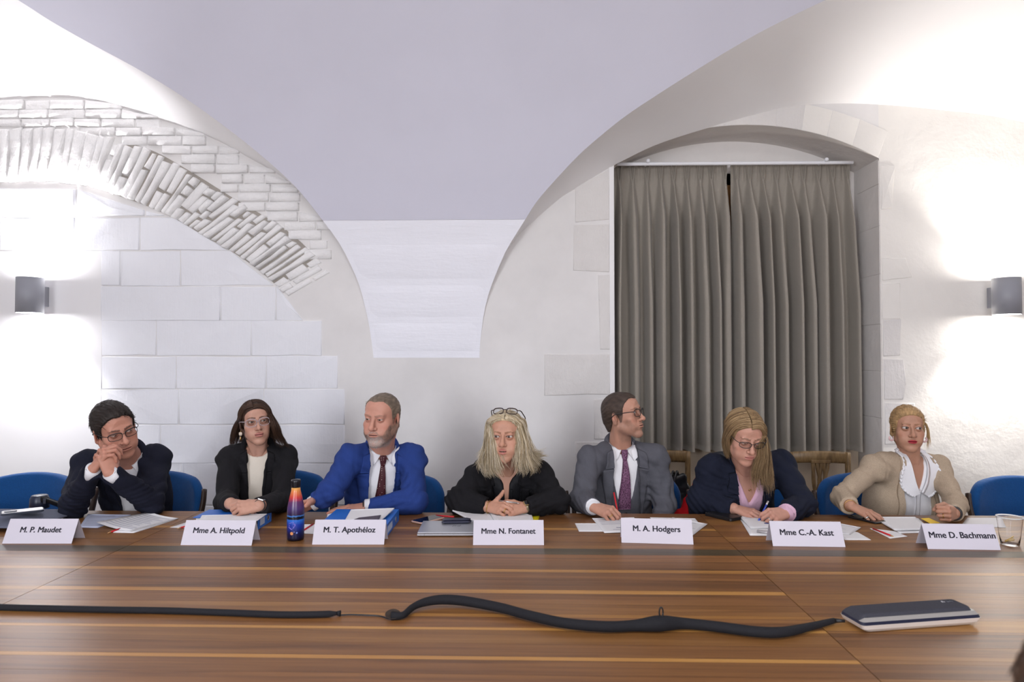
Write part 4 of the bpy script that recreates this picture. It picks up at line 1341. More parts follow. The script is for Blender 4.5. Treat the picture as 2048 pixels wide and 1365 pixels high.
    # ---- hair
    def cap(self, thick, mat=None, noise=.0018, vol=0.0, col=None, h=.0028):
        p = self.sp['head']
        V, F = hair_cap(p, thick, noise, vol).mesh(h)
        base = np.array(col if col is not None else p['hair'])
        k = 1 + .30 * vnoise(V * np.array([1, .35, .6]), 240, 3) + .15 * vnoise(V, 60, 7)
        C = np.clip(base * k[:, None], 0, 1)
        self.capV, self.capF = V, F
        return self.from_head(V), F, C
    def short_strands(self, n, length, comb, base, r=.0011, lift=.35, spread=.35, zmin=-9):
        """tufts over the cap; comb(local position) gives the lie of the hair"""
        V, F = self.capV, self.capF
        rs = np.random.RandomState(self.sp.get('seed', 1))
        fn = np.cross(V[F[:, 1]] - V[F[:, 0]], V[F[:, 3]] - V[F[:, 0]])
        ar = np.linalg.norm(fn, axis=1); cen = V[F].mean(1); fn = fn / (ar[:, None] + 1e-12)
        ok = (hair_g(self.sp['head'], cen[:, 0], cen[:, 1], cen[:, 2]) > -.004) & (cen[:, 2] > zmin)
        pr = ar * ok; pr /= pr.sum()
        pick = rs.choice(len(F), n, p=pr)
        c = cen[pick] - fn[pick] * .003; nn = fn[pick]
        d = comb(c) + rs.normal(0, spread, (n, 3)); d = d - (d * nn).sum(1)[:, None] * nn; d /= np.linalg.norm(d, axis=1)[:, None] + 1e-9
        L = length * rs.uniform(.6, 1.3, n)
        g = Geo2()
        for i in range(n):
            t = np.linspace(0, 1, 4)[:, None]
            path = c[i] + L[i] * (t * d[i] + lift * t * (1.2 - t) * nn[i]) - (t * L[i]) ** 2 / .15 * nn[i]
            col = np.array(base) * rs.uniform(.6, 1.5)
            g.strand(self.from_head(path), r * self.hs, 3, col)
        return g.get()
class Geo2:
    def __init__(self): self.V = []; self.F = []; self.C = []; self.n = 0
    def strand(self, path, r, sides, col):
        n = len(path)
        T = np.gradient(path, axis=0); T /= np.linalg.norm(T, axis=1)[:, None] + 1e-12
        ref = np.array([.13, .21, .97]) if abs(T[0][2]) < .85 else np.array([.97, .15, .1])
        a = np.cross(T, ref); a /= np.linalg.norm(a, axis=1)[:, None] + 1e-12; b = np.cross(T, a)
        rad = r * np.interp(np.linspace(0, 1, n), [0, .1, .75, 1], [.8, 1, .85, .15])
        ang = np.linspace(0, 2 * PI, sides, endpoint=False)
        ring = path[:, None, :] + rad[:, None, None] * (np.cos(ang)[None, :, None] * a[:, None, :] + np.sin(ang)[None, :, None] * b[:, None, :])
        self.V.append(ring.reshape(-1, 3)); self.C.append(np.tile(col, (n * sides, 1)))
        i = np.arange(n - 1)[:, None] * sides; j = np.arange(sides)[None, :]; j2 = (j + 1) % sides
        self.F.append((np.stack([i + j, i + j2, i + sides + j2, i + sides + j], -1).reshape(-1, 4)) + self.n)
        self.n += n * sides
    def get(self): return np.vstack(self.V), np.vstack(self.F), np.clip(np.vstack(self.C), 0, 1)
def long_hair(guides, n, base, seed, r=.0016, jit=.008, tipjit=.02, npt=22, wave=.004, wf=3.0, tone=None, lock=.5, curl=0.0, shortest=.86, tipdir=1.0):
    """strands between neighbouring guide curves (lists of world points with equal counts)"""
    rs = np.random.RandomState(seed)
    G = [catmull(np.array(g), npt) for g in guides]
    g = Geo2()
    t = np.linspace(0, 1, npt)
    nl = max(6, n // 14)
    lk = rs.uniform(0, len(G) - 1.0001, nl); lph = 1.2 + rs.normal(0, .55, nl); lamp = rs.uniform(.5, 1.4, nl); lc = rs.uniform(.82, 1.18, nl); lsh = rs.normal(0, 1, (nl, 3)) * .5; ll = rs.uniform(shortest, 1.0, nl); lcd = rs.uniform(-.6, 1.0, nl); lca = rs.uniform(.6, 1.3, nl)
    for i in range(n):
        j = rs.randint(nl)
        u = np.clip(lk[j] + rs.normal(0, .22), 0, len(G) - 1.0001); k = int(u); fr = u - k
        p = G[k] * (1 - fr) + G[k + 1] * fr
        amp = (jit * .25 + (jit - jit * .25) * t)[:, None]
        off = rs.normal(0, 1, 3) * .7
        p = p + amp * off + (tipjit * t ** 2)[:, None] * (lsh[j] * lock + rs.normal(0, 1, 3) * .25)
        ph = lph[j] + rs.normal(0, .25)
        p = p + (wave * lamp[j] * t ** .8)[:, None] * np.stack([np.sin(wf * 2 * PI * t + ph), np.cos(wf * 2 * PI * t + ph) * .6, 0 * t], 1)
        if curl:
            a_ = np.clip((t - .70 * ll[j]) / .30, 0, 1) * PI * lca[j]; side = np.sign(G[0][0][0] - p[0][0] + 1e-6)
            p = p + curl * ((1 - np.cos(a_)) * lcd[j])[:, None] * np.array([tipdir, -.25, 0]) + curl * (a_ - np.sin(a_))[:, None] * np.array([0, 0, .55])
        L = ll[j] * rs.uniform(.93, 1.0)
        q = np.stack([np.interp(t * L, t, p[:, m]) for m in range(3)], 1)
        b = np.array(base[rs.randint(len(base))]) if isinstance(base, list) else np.array(base)
        g.strand(q, r * rs.uniform(.7, 1.25), 4, b * lc[j] * rs.uniform(.85, 1.15))
    return g.get()
def scalp(p, s, y0, y1, th0, th1, thick, n=7, lift=.0):
    """a combed path over the skull, from the parting (th0) down to the side (th1 degrees)"""
    S = hair_cap(p.sp['head'], thick, 0, .0, False)
    out = []
    px = p.sp['head'].get('part', 0) or 0
    for t in np.linspace(0, 1, n):
        th = math.radians(th0 + (th1 - th0) * t); y = y0 + (y1 - y0) * t ** 1.3
        c = np.array([px * (1 - t), y, .03]); d = np.array([s * math.sin(th), 0, math.cos(th)])
        q = .17
        for _ in range(40): q -= float(np.clip(S.pts((c + d * q)[None])[0] * .8, -.02, .05))
        out.append(c + d * (q + lift))
    return list(p.from_head(np.array(out)))
def hair_obj(p, parts):
    V, F, C = merge(parts)
    return np_obj('hair', V, F, M_HAIR, p.root, True, C)
def shirt_collar(p, mat, rn=.066, hb=.062, point=(.050, -.034), open_=.014, front=.012, S=None, name='collar', flare=.010, fall=.036):
    """turned-down collar: stand and two leaves"""
    for s in (-1, 1):
        nu, nv = 18, 6
        V = []
        for i in range(nu):
            t = i / (nu - 1)
            ph = PI * (1 - t)              # back .. front
            top = np.array([s * rn * math.sin(ph) if t < .999 else 0, hb * (1 - t) + front * t, -.016 + rn * .96 * math.cos(ph)])
            if t > .75:
                w = (t - .75) / .25
                top[0] = top[0] * (1 - w) + s * open_ * w + 0
            low = top + np.array([s * flare * math.sin(ph), -fall, flare * math.cos(ph)])
            if t > .55:
                w = smooth01(np.array((t - .55) / .45))
                c = max(.060, p.loc(p.spot(s * point[0], point[1], S, .010))[2]) if S is not None else .09
                tgt = np.array([s * point[0], point[1], c])
                low = low * (1 - w) + tgt * w
            for j in range(nv):
                v = j / (nv - 1)
                q_ = top * (1 - v) + low * v
                q_[2] += .006 * math.sin(PI * v) * (1 if t > .5 else -1) * .5
                V.append(p.T(*q_))
        V = np.array(V); n = len(V)
        cen = p.T(0, 0, -.016)
        nrm = V - cen; nrm -= np.outer(nrm @ p.u, p.u); nrm /= np.linalg.norm(nrm, axis=1)[:, None] + 1e-9
        F = grid_faces(nu, nv)
        V2 = V - nrm * .0025
        rim = []
        for i in range(nu - 1):
            for j in (0, nv - 1): rim.append((i * nv + j, (i + 1) * nv + j, (i + 1) * nv + j + n, i * nv + j + n))
        for j in range(nv - 1):
            for i in (0, nu - 1): rim.append((i * nv + j, i * nv + j + 1, i * nv + j + 1 + n, i * nv + j + n))
        mesh_obj(name, np.vstack([V, V2]), F + [tuple(k + n for k in q_[::-1]) for q_ in F] + rim, mat, p.root)
def tie_knot(p, mat, b0=.020, b1=-.036, c0=.058, c1=.076, w0=.017, w1=.0115):
    P_ = np.array([p.T(0, b0 + (b1 - b0) * t, c0 + (c1 - c0) * t) for t in np.linspace(0, 1, 7)])
    V, F = tube_data(P_, [w0 * .9, w0, w0, w0 * .95, (w0 + w1) / 2, w1, w1 * .9], 12, flat=(p.f, .62))
    return mesh_obj('tie_knot', V, F, mat, p.root)
def jacket_collar(p, mat, a=.070, b0=-.005, b1=.040, c0=.035, cb=-.085, rad=.016):
    path = [p.T(-a * 1.02, b0 - .035, c0 + .035), p.T(-a * 1.08, b0 + .012, c0 - .02), p.T(-a * .92, b1 - .006, -.045), p.T(-a * .5, b1 + .004, cb), p.T(0, b1 + .006, cb - .012),
            p.T(a * .5, b1 + .004, cb), p.T(a * .92, b1 - .006, -.045), p.T(a * 1.08, b0 + .012, c0 - .02), p.T(a * 1.02, b0 - .035, c0 + .035)]
    V, F = tube_data(catmull(path, 40), rad, 10)
    cen = p.T(0, 0, -.02)
    return mesh_obj('jacket_collar', V, F, mat, p.root)
def glasses(p, mat, hw=.0255, hh=.0190, cx=.0335, y=-.104, z=.0085, tr=.0017, sq=2.6, bridge_z=.004, name='glasses', thick_top=1.0, M=None, temple=True, lens=True, temple_mat=None):
    """spectacles in head coordinates, as one worn thing with frame, lenses and temples"""
    tf_ = M or p.from_head
    root = bpy.data.objects.new(name, None); root.location = Vector(tf_(np.array([[0, y, z]]))[0]); link(root, p.root)
    g = Geo()
    for s in (-1, 1):
        a = np.linspace(0, 2 * PI, 40, endpoint=False)
        xs = np.sign(np.cos(a)) * np.abs(np.cos(a)) ** (2 / sq) * hw + s * cx
        zs = np.sign(np.sin(a)) * np.abs(np.sin(a)) ** (2 / sq) * hh + z - .002 * 0
        ys = y + .012 * ((np.abs(xs) - .01) / .05).clip(0) ** 2
        path = np.stack([xs, ys, zs], 1)
        rr = tr * (1 + (thick_top - 1) * (np.sin(a) > .2))
        g.tube(tf_(path), rr * p.hs, 6, closed=True)
    g.tube(tf_(catmull([(-cx + hw - .001, y, z + bridge_z), (0, y - .002, z + bridge_z + .003), (cx - hw + .001, y, z + bridge_z)], 8)), tr * 1.0 * p.hs, 6)
    fr = g.obj('frame', mat, root)
    for s in (-1, 1):
        if temple:
            x0 = s * (cx + hw)
            tube_obj('temple', tf_(catmull([(x0, y + .012, z + hh * .45), (s * .0735, y + .03, z + .010), (s * .0805, -.02, z + .008), (s * .084, .012, z + .004), (s * .080, .035, z - .012)], 16)), tr * 1.15 * p.hs, temple_mat or mat, root, 6)
        if lens:
            a = np.linspace(0, 2 * PI, 28, endpoint=False)
            xs = np.sign(np.cos(a)) * np.abs(np.cos(a)) ** (2 / sq) * hw * .98 + s * cx; zs = np.sign(np.sin(a)) * np.abs(np.sin(a)) ** (2 / sq) * hh * .98 + z
            ys = y + .012 * ((np.abs(xs) - .01) / .05).clip(0) ** 2
            P_ = np.stack([xs, ys, zs], 1); P_ = np.vstack([P_, [[s * cx, y + .001, z]], P_ + [0, .0012, 0], [[s * cx, y + .0022, z]]])
            F = [(i, (i + 1) % 28, 28) for i in range(28)] + [(29 + (i + 1) % 28, 29 + i, 57) for i in range(28)]
            mesh_obj('lens', tf_(P_), F, M_LENS, root)
    return root
def watch(p, side, M, face, strap, off=.006, rad=.028):
    W_, E_ = (p.sp['WL'], p.sp['EL']) if side == 'R' else (p.sp['WR'], p.sp['ER'])
    d = unit(np.array(W_) - np.array(E_)); z = M[:, 2] - d * M[:, 2].dot(d); z = unit(z); c = np.array(W_) + d * off
    root = bpy.data.objects.new('watch', None); root.location = Vector(c); link(root, p.root)
    t = np.linspace(0, 2 * PI, 28, endpoint=False); b = np.cross(d, z)
    path = c + rad * (np.cos(t)[:, None] * z + np.sin(t)[:, None] * b * .95)
    V, F = tube_data(path, .0075, 8, closed=True)
    rel = V - c; ax = rel @ d; nrm = rel - np.outer(ax, d); L = np.linalg.norm(nrm, axis=1)[:, None]; V = c + nrm / L * (rad + (L - rad) * .25) + np.outer(ax, d)
    mesh_obj('watch_strap', V, F, strap, root)
    Mx = Matrix([[b[0], d[0], z[0], 0], [b[1], d[1], z[1], 0], [b[2], d[2], z[2], 0], [0, 0, 0, 1]]); Mx.translation = Vector(c + z * (rad - .001))
    box_obj('watch_case', (-.014, -.015, 0), (.014, .015, .007), face, root, .003, Mx)
    box_obj('watch_glass', (-.011, -.012, .0068), (.011, .012, .0076), flat('watch_screen', rgb(24, 22, 24), .1), root, .0005, Mx)
def ring_band(name, p, center, axis, rad, tr, mat):
    axis = unit(axis); a = unit(np.cross(axis, (0.3, .5, .8))); b = np.cross(axis, a)
    t = np.linspace(0, 2 * PI, 24, endpoint=False)
    path = np.asarray(center) + rad * (np.cos(t)[:, None] * a + np.sin(t)[:, None] * b)
    V, F = tube_data(path, tr, 6, closed=True)
    return mesh_obj(name, V, F, mat, p.root)
# ---------------------------------------------------------------- the seven people along the far side of the table
F_NAVY = fabric('suit_navy', rgb(26, 28, 42), 700, .2, .25)
F_BLACK = fabric('suit_black', rgb(27, 26, 29), 700, .2, .22)
F_BLUE = fabric('suit_blue', rgb(38, 60, 122), 700, .2, .14)
F_BLACK2 = fabric('suit_black_soft', rgb(24, 23, 26), 600, .2, .22)
F_GREY = fabric('suit_grey', rgb(86, 86, 93), 800, .2, .16)
F_DNAVY = fabric('blazer_dark_navy', rgb(24, 28, 43), 700, .2, .22)
F_BEIGE = fabric('cardigan_beige', rgb(172, 154, 133), 260, .5, .20, streak=(1, 1, 2.4))
F_WHITE = fabric('shirt_white', rgb(232, 231, 234), 900, .1, .02, .8)
F_CREAM = fabric('top_cream', rgb(222, 212, 198), 400, .25, .04)
F_PINK = fabric('blouse_pink', rgb(216, 176, 196), 700, .15, .04)
F_BLOUSE = fabric('blouse_black', rgb(22, 22, 26), 400, .2, .2, .55)
F_TROU = fabric('trousers_dark', rgb(30, 30, 36), 500, .2, .2)
M_SHOE = flat('shoe_leather', (.012, .011, .011), .35)
M_BTN = flat('button_dark', rgb(38, 34, 34), .4)
M_BTNW = flat('button_pearl', rgb(226, 224, 220), .3)
M_SPEC = flat('spectacle_dark', rgb(30, 27, 28), .3)
def W(px, py, dz=.036): return on(px, py, TZ + dz)
def sides(rows): return [[(s * a, b, s * c, d) for a, b, c, d in rows] for s in (-1, 1)]
def copyS(S): T = Sdf(); T.ops = list(S.ops); return T
def jacket(p, t, mat, prof, lap, notch, cuff=.018, amp=.0056, arms='lr', neck=.066, h=.0056, name='jacket', seed=1, arm_t=None, collar=True, ends=True, butt=()):
    S = p.base(t, arms='')
    S0 = copyS(S)
    p.front_cut(S, prof)
    p.neck_cut(S, neck)
    p.add_arms(S, t, 'lr', arm_t if arm_t is not None else t * .62, 0)
    if ends: p.cut_wrists(S, cuff, arms)
    p.folds(S, amp, seed); p.folds(S0, amp, seed)
    V, F = S.mesh(h, smooth=1)
    np_obj(name, V, F, mat, p.root)
    if lap:
        for rows in sides(lap): p.drape('lapel', rows, S0, mat, .005, .006)
    if notch:
        for rows in sides(notch): p.drape('collar_leaf', rows, S0, mat, .008, .006)
    if collar: jacket_collar(p, mat)
    for a, b in butt: p.button(a, b, S0, M_BTN, .009)
    return S0
def shirt(p, t, mat, vee=None, neck=.057, cuffs='', cuff_ext=.004, h=.0065, name='shirt', cuff_t=.006, amp=.0022):
    S = p.base(t, arms='', torso=True)
    p.folds(S, amp, 5)
    S0 = copyS(S)
    if vee: p.front_cut(S, vee, cmin=.0)
    p.neck_cut(S, neck)
    V, F = S.mesh(h)
    np_obj(name, V, F, mat, p.root)
    for s in cuffs:
        E, Wp = (p.sp['EL'], p.sp['WL']) if s == 'l' else (p.sp['ER'], p.sp['WR'])
        E = np.array(E); Wp = np.array(Wp); d = unit(Wp - E)
        path = [Wp - d * .06, Wp - d * .02, Wp + d * (cuff_ext - .003), Wp + d * cuff_ext, Wp + d * (cuff_ext - .006)]
        r = .030 + cuff_t
        V, F = tube_data(np.array(path), [r, r, r, r * .97, r * .86], 22)
        mesh_obj('cuff', V, F, mat, p.root)
    return S0
COMB_FWD = lambda c: np.stack([c[:, 0] * 4, -.6 + 0 * c[:, 1], -.55 * np.abs(c[:, 0]) / .07 - .6 * (c[:, 2] < .03)], 1)
COMB_SIDE = lambda px: (lambda c: np.stack([np.sign(c[:, 0] - px) * 1.0, .45 + 0 * c[:, 1], -.35 + 0 * c[:, 2]], 1))
def beard_strands(p, n, cols, length=.006):
    """short bristles on the lower face"""
    V, F, C = p.parts[0]; L = p.to_head(V); sp = p.sp['head']
    rs = np.random.RandomState(3)
    c = L[F].mean(1); fn = np.cross(L[F[:, 1]] - L[F[:, 0]], L[F[:, 3]] - L[F[:, 0]]); fn /= np.linalg.norm(fn, axis=1)[:, None] + 1e-12
    top = np.interp(np.abs(c[:, 0]), [0, .02, .03, .045, .06, .072], [-.041, -.044, -.064, -.062, -.046, -.010])
    lips = np.sqrt((c[:, 0] / .024) ** 2 + ((c[:, 2] + .063) / .0105) ** 2)
    ok = np.where((c[:, 2] < top) & (c[:, 2] > -.135) & (c[:, 1] < .016) & (lips > 1.05))[0]
    pick = rs.choice(ok, n)
    g = Geo2()
    for i in pick:
        d = fn[i] * .5 + np.array([0, -.1, -.9]) + rs.normal(0, .3, 3); d /= np.linalg.norm(d)
        t = np.linspace(0, 1, 3)[:, None]
        w = smooth01((abs(c[i, 0]) - .010) / .03 + rs.uniform(-.3, .3)); col = np.array(cols[0]) * (1 - w) + np.array(cols[1]) * w
        g.strand(p.from_head(c[i] + t * d * length * rs.uniform(.5, 1.2)), .0006 * p.hs, 3, col * rs.uniform(.7, 1.3))
    V, F, C = g.get()
    return np_obj('beard', V, F, M_HAIR, p.root, True, C)

# ---- 1: man in the navy jacket, head propped on his clasped hands
def person_1():
    p = Person('man with dark hair and glasses in navy jacket, cheek resting on his clasped hands', dict(seed=11,
        N=at(257, 922, 3.36), SL=at(176, 930, 3.36), SR=at(312, 918, 3.46), P=(at(265, 1000, 3.62)[0], 3.66, .50),
        EL=on(146, 1012, TZ + .055), WL=at(186, 940, 3.00), ER=on(302, 1006, TZ + .055), WR=at(222, 948, 3.00), arm=1.08, depth=1.08,
        hc=at(230, 861, 3.17), turn=(46, 30, -24), hs=1.05, gaze=(.35, -1, -.45), neck=.058,
        head=dict(skin=rgb(187, 134, 114), hair=rgb(38, 31, 28), line='short', line_dz=.002, jaw_w=1.06, fat=.004, nose_w=1.1, eye_open=.62, lid_drop=.001, lip=rgb(176, 106, 96), lip_k=.45, brow_th=1.25, ruddy=1.0, lips=.8, smile=-.0016, seed=2)))
    p.head()
    p.hand('R', p.sp['WL'], (.50, .12, .86), (-.72, -.62, .28), dict(fingers=[(40, 62, 30, 4), (46, 62, 30, 1), (52, 62, 30, -2), (56, 60, 30, -5)], thumb=[(.7, .5, -.5), (.8, .1, -.5), (.8, -.1, -.4)]), None, 1.0)
    p.hand('L', p.sp['WR'], (-.30, .10, .93), (.80, -.60, .10), dict(fingers=[(38, 60, 30, 4), (44, 60, 30, 1), (50, 60, 30, -2), (54, 60, 30, -5)], thumb=[(.7, .5, -.5), (.8, .1, -.5), (.8, -.1, -.4)]), None, 1.0)
    p.body()
    hair_obj(p, [p.cap(.011, vol=.006), p.short_strands(2600, .022, lambda c: np.stack([.5 + 0 * c[:, 0], -.5 - 0 * c[:, 1], .0 * c[:, 2] - .8 * (np.abs(c[:, 0]) > .05)], 1), rgb(44, 36, 31), .0009, .10, .2)])
    S0 = shirt(p, .006, F_WHITE, neck=.061, cuffs='lr', cuff_ext=.012, cuff_t=.002)
    shirt_collar(p, F_WHITE, S=S0, point=(.060, -.045), open_=.022)
    jacket(p, .019, F_NAVY, [(.10, -.06, .06), (-.02, -.058, .058), (-.10, -.050, .040), (-.20, -.036, .030), (-.30, -.050, .045), (-.55, -.085, .075)],
           [(.056, -.052, .112, -.062), (.047, -.12, .098, -.12), (.036, -.20, .07, -.21), (.034, -.25, .045, -.26)], [(.060, .02, .092, .01), (.056, -.045, .104, -.048)], cuff=-.008, amp=.006, seed=1)
    glasses(p, M_SPEC, hw=.0265, hh=.0165, tr=.0013, sq=3.2, thick_top=1.8)
    return p
# ---- 2: woman with long brown hair
def person_2():
    N = at(516, 902, 3.54)
    p = Person('woman with long brown hair, clear-framed glasses and drop earrings in black blazer over cream top', dict(seed=12,
        N=N, SL=at(462, 920, 3.52), SR=at(569, 917, 3.60), P=(at(520, 1000, 3.7)[0], 3.72, .50),
        EL=at(452, 1005, 3.33), WL=W(461, 1008, .092), ER=at(566, 1003, 3.34), WR=W(519, 1012, .092), arm=.92, depth=.92, waist=.88, bust=1.0,
        hc=at(512, 846, 3.50), turn=(28, 2, -7), hs=.935, gaze=(.15, -1, .0), neck=.046,
        head=dict(skin=rgb(188, 143, 123), hair=rgb(62, 42, 32), line='long', part=-.012, jaw_w=.94, face_w=.99, eye_open=1.0, lip=rgb(178, 110, 104), lip_k=.8, lips=1.25, brow_c=rgb(48, 34, 28), brow_th=.95, brow_in=.0025, brow_out=.0015, lash=1.0, liner=1.5, nose_w=.98, nose_l=.92, smile=-.0012, brow=.55, soft=1.6, eye_s=1.12, line_dz=.006)))
    p.head()
    nail = rgb(214, 70, 140)
    p.hand('R', p.sp['WL'], (.86, -.42, -.04), (-.25, -.25, .92), dict(fingers=[(34, 46, 26, 3), (40, 50, 26, 1), (46, 54, 26, -1), (50, 56, 28, -3)], thumb=[(.8, .5, -.2), (.9, .2, -.2), (.9, .0, -.2)]), nail, .90)
    _, _, M2 = p.hand('L', p.sp['WR'], (-.93, -.33, -.02), (.05, -.72, .68), dict(fingers=[(40, 50, 26, 3), (46, 54, 26, 1), (50, 56, 28, -1), (54, 56, 28, -3)], thumb=[(.8, .45, -.3), (.92, .05, -.3), (.9, -.1, -.2)]), nail, .90)
    p.body()
    # hair: combed from a side parting, tucked behind the ear on the left
    hx = lambda y0, y1, s_, th=88, t0=2: scalp(p, s_, y0, y1, t0, th, .011)
    g_l = [hx(-.080, -.030, -1) + [at(478, 846, 3.50), at(470, 866, 3.52), at(462, 904, 3.58)],
           hx(-.060, -.005, -1) + [at(471, 848, 3.53), at(463, 870, 3.55), at(458, 906, 3.60)],
           hx(-.02, .03, -1) + [at(472, 852, 3.57), at(464, 876, 3.58), at(462, 910, 3.62)],
           hx(.03, .06, -1) + [at(480, 860, 3.60), at(474, 882, 3.60), at(474, 902, 3.59)],
           hx(.06, .10, -1, 70) + [at(496, 864, 3.61), at(494, 886, 3.61), at(496, 908, 3.60)]]
    g_r = [hx(-.084, -.062, 1, 84, 0) + [at(542, 846, 3.43), at(546, 866, 3.45), at(560, 898, 3.53)],
           hx(-.070, -.045, 1) + [at(549, 850, 3.46), at(555, 870, 3.48), at(574, 900, 3.55)],
           hx(-.04, -.01, 1) + [at(555, 852, 3.50), at(563, 872, 3.51), at(584, 900, 3.58)],
           hx(.0, .03, 1) + [at(555, 856, 3.54), at(562, 878, 3.55), at(576, 908, 3.61)],
           hx(.04, .08, 1, 80) + [at(545, 862, 3.58), at(548, 884, 3.58), at(552, 906, 3.58)],
           hx(.07, .11, 1, 60) + [at(525, 864, 3.61), at(526, 888, 3.61), at(528, 908, 3.6)]]
    cols = [rgb(58, 40, 31), rgb(70, 48, 36), rgb(48, 34, 27), rgb(84, 60, 44)]
    hair_obj(p, [p.cap(.007, noise=.0010), p.short_strands(1200, .034, COMB_SIDE(-.012), rgb(62, 43, 33), .0011, .04, .10, zmin=.075), long_hair(g_l, 1200, cols, 1, .0014, .004, .008, wave=.002, wf=1), long_hair(g_r, 1600, cols, 2, .0014, .004, .010, wave=.003, wf=1.3)])
    S0 = shirt(p, .006, F_CREAM, vee=None, neck=.058, name='top')
    jacket(p, .019, F_BLACK, [(.10, -.060, .060), (-.03, -.048, .044), (-.12, -.042, .036), (-.25, -.036, .030), (-.36, -.040, .034), (-.55, -.05, .045)],
           [(.046, -.075, .100, -.080), (.041, -.14, .088, -.15), (.034, -.24, .060, -.25), (.033, -.32, .040, -.33)], [(.052, .02, .082, .01), (.046, -.07, .094, -.07)], cuff=.012, amp=.0060, neck=.058, seed=2)
    clear = flat('clear_acetate', rgb(196, 180, 184), .2, Alpha=.6)
    glasses(p, clear, hw=.0275, hh=.0205, tr=.0022, sq=2.6, thick_top=1.3)
    for s in (-1,):
        e = p.from_head(np.array([[s * .0805, .004, -.036]]))[0]
        eb = empty('earring', e); eb.parent = p.root; eb.matrix_parent_inverse = p.root.matrix_basis.inverted()
        V, F = lathe([(.0004, -.010), (.0085, -.007), (.0095, 0), (.0085, .007), (.0004, .010)], 12)
        mesh_obj('earring_disc', V * np.array([1, .4, 1]) + e + (0, -.006, -.012), F, flat('earring_shell', rgb(212, 196, 178), .3), eb)
        V, F = lathe([(.0004, -.010), (.0045, -.004), (.003, .006), (.0004, .012)], 10)
        mesh_obj('earring_drop', V + e + (0, -.006, -.036), F, M_GOLD, eb)
        ring_band('earring_hook', p, e + (0, -.004, 0), (1, 0, 0), .005, .0007, M_GOLD)
    watch(p, 'L', M2, M_SILV, M_SPEC, .004, .0255)
    return p
# ---- 3: man in the blue suit
M_TIE3 = Nt('tie_maroon_dots')
def _dots(T, base, dot, scale, rad):
    tc = T.coords((1, 1, 1)); v = T.n('ShaderNodeTexVoronoi'); v.inputs['Scale'].default_value = scale; v.inputs['Randomness'].default_value = 0.15
    T.l(tc, 0, v, 'Vector'); r = T.ramp(v, 'Distance', [(rad, dot), (rad + .02, base)]); T.l(r, 'Color', T.b, 'Base Color'); T.b.inputs['Roughness'].default_value = .6
_dots(M_TIE3, rgb(72, 26, 34), rgb(196, 170, 160), 92, .17); M_TIE3 = M_TIE3.m
def person_3():
    p = Person('man with short grey beard in bright blue suit and maroon dotted tie', dict(seed=13,
        N=at(764, 905, 3.43), SL=at(702, 918, 3.36), SR=at(824, 918, 3.46), P=(at(775, 1000, 3.62)[0], 3.68, .50),
        EL=at(664, 982, 3.22), WL=W(628, 1006, .062), ER=W(830, 1003, .058), WR=W(737, 1014, .040), arm=1.05, depth=1.05, belly=1.1,
        hc=at(764, 838, 3.33), turn=(-14, 6, 2), hs=1.02, gaze=(-.04, -1, -.14), neck=.060,
        head=dict(skin=rgb(191, 139, 120), hair=rgb(112, 98, 84), line='receding', beard=rgb(164, 156, 150), beard2=rgb(116, 100, 88), beard_k=.9, jaw_w=1.05, fat=.004, chin_l=.006, nose_w=1.06, nose_l=1.02, eye_open=.60, lid_drop=.0008, lips=.6, lip_k=.4, lip=rgb(170, 110, 100), brow_c=rgb(120, 98, 82), brow_k=.6, brow_in=-.002, smile=-.0012, ruddy=1.1, brow=1.15, scalp_k=.6, seed=3)))
    p.head()
    p.hand('R', p.sp['WL'], (-.55, -.80, -.10), (-.75, .35, .55), dict(fingers=[(25, 40, 20, 4), (28, 42, 20, 1), (32, 44, 20, -2), (36, 44, 20, -5)], thumb=[(.7, .6, -.4), (.85, .3, -.4), (.9, .1, -.4)]), None, 1.0)
    p.hand('L', p.sp['WR'], (-.97, -.22, -.09), (-.03, -.22, 1), FLATP, None, 1.0)
    p.body()
    hair_obj(p, [p.cap(.0045, noise=.0010), p.short_strands(2600, .011, COMB_FWD, rgb(122, 108, 94), .0008, .22)])
    beard_strands(p, 1700, (rgb(196, 190, 184), rgb(134, 118, 106)), .0042)
    S0 = shirt(p, .006, F_WHITE, neck=.063, cuffs='lr', cuff_ext=.016)
    shirt_collar(p, F_WHITE, rn=.069, S=S0, point=(.052, -.034), open_=.015)
    tie_knot(p, M_TIE3, c0=.064)
    p.drape('tie', [(-.010, -.030, .010, -.030), (-.015, -.065, .015, -.065), (-.021, -.12, .019, -.12), (-.031, -.22, .027, -.22), (-.040, -.34, .030, -.34), (-.044, -.46, .032, -.46)], S0, M_TIE3, .005, .004)
    jacket(p, .020, F_BLUE, [(.10, -.066, .066), (-.02, -.066, .066), (-.10, -.062, .066), (-.20, -.060, .060), (-.30, -.060, .056), (-.55, -.075, .070)],
           [(.064, -.062, .122, -.070), (.064, -.12, .118, -.125), (.061, -.20, .098, -.21), (.059, -.29, .076, -.30), (.059, -.36, .063, -.37)], [(.066, .028, .100, .02), (.065, -.055, .110, -.054)], cuff=.004, amp=.0058, neck=.072, seed=3)
    wr = p.sp['WR']; d = unit(wr - p.sp['ER'])
    ring_band('watch_strap', p, wr + d * .022, d, .0265, .003, M_SPEC)
    return p
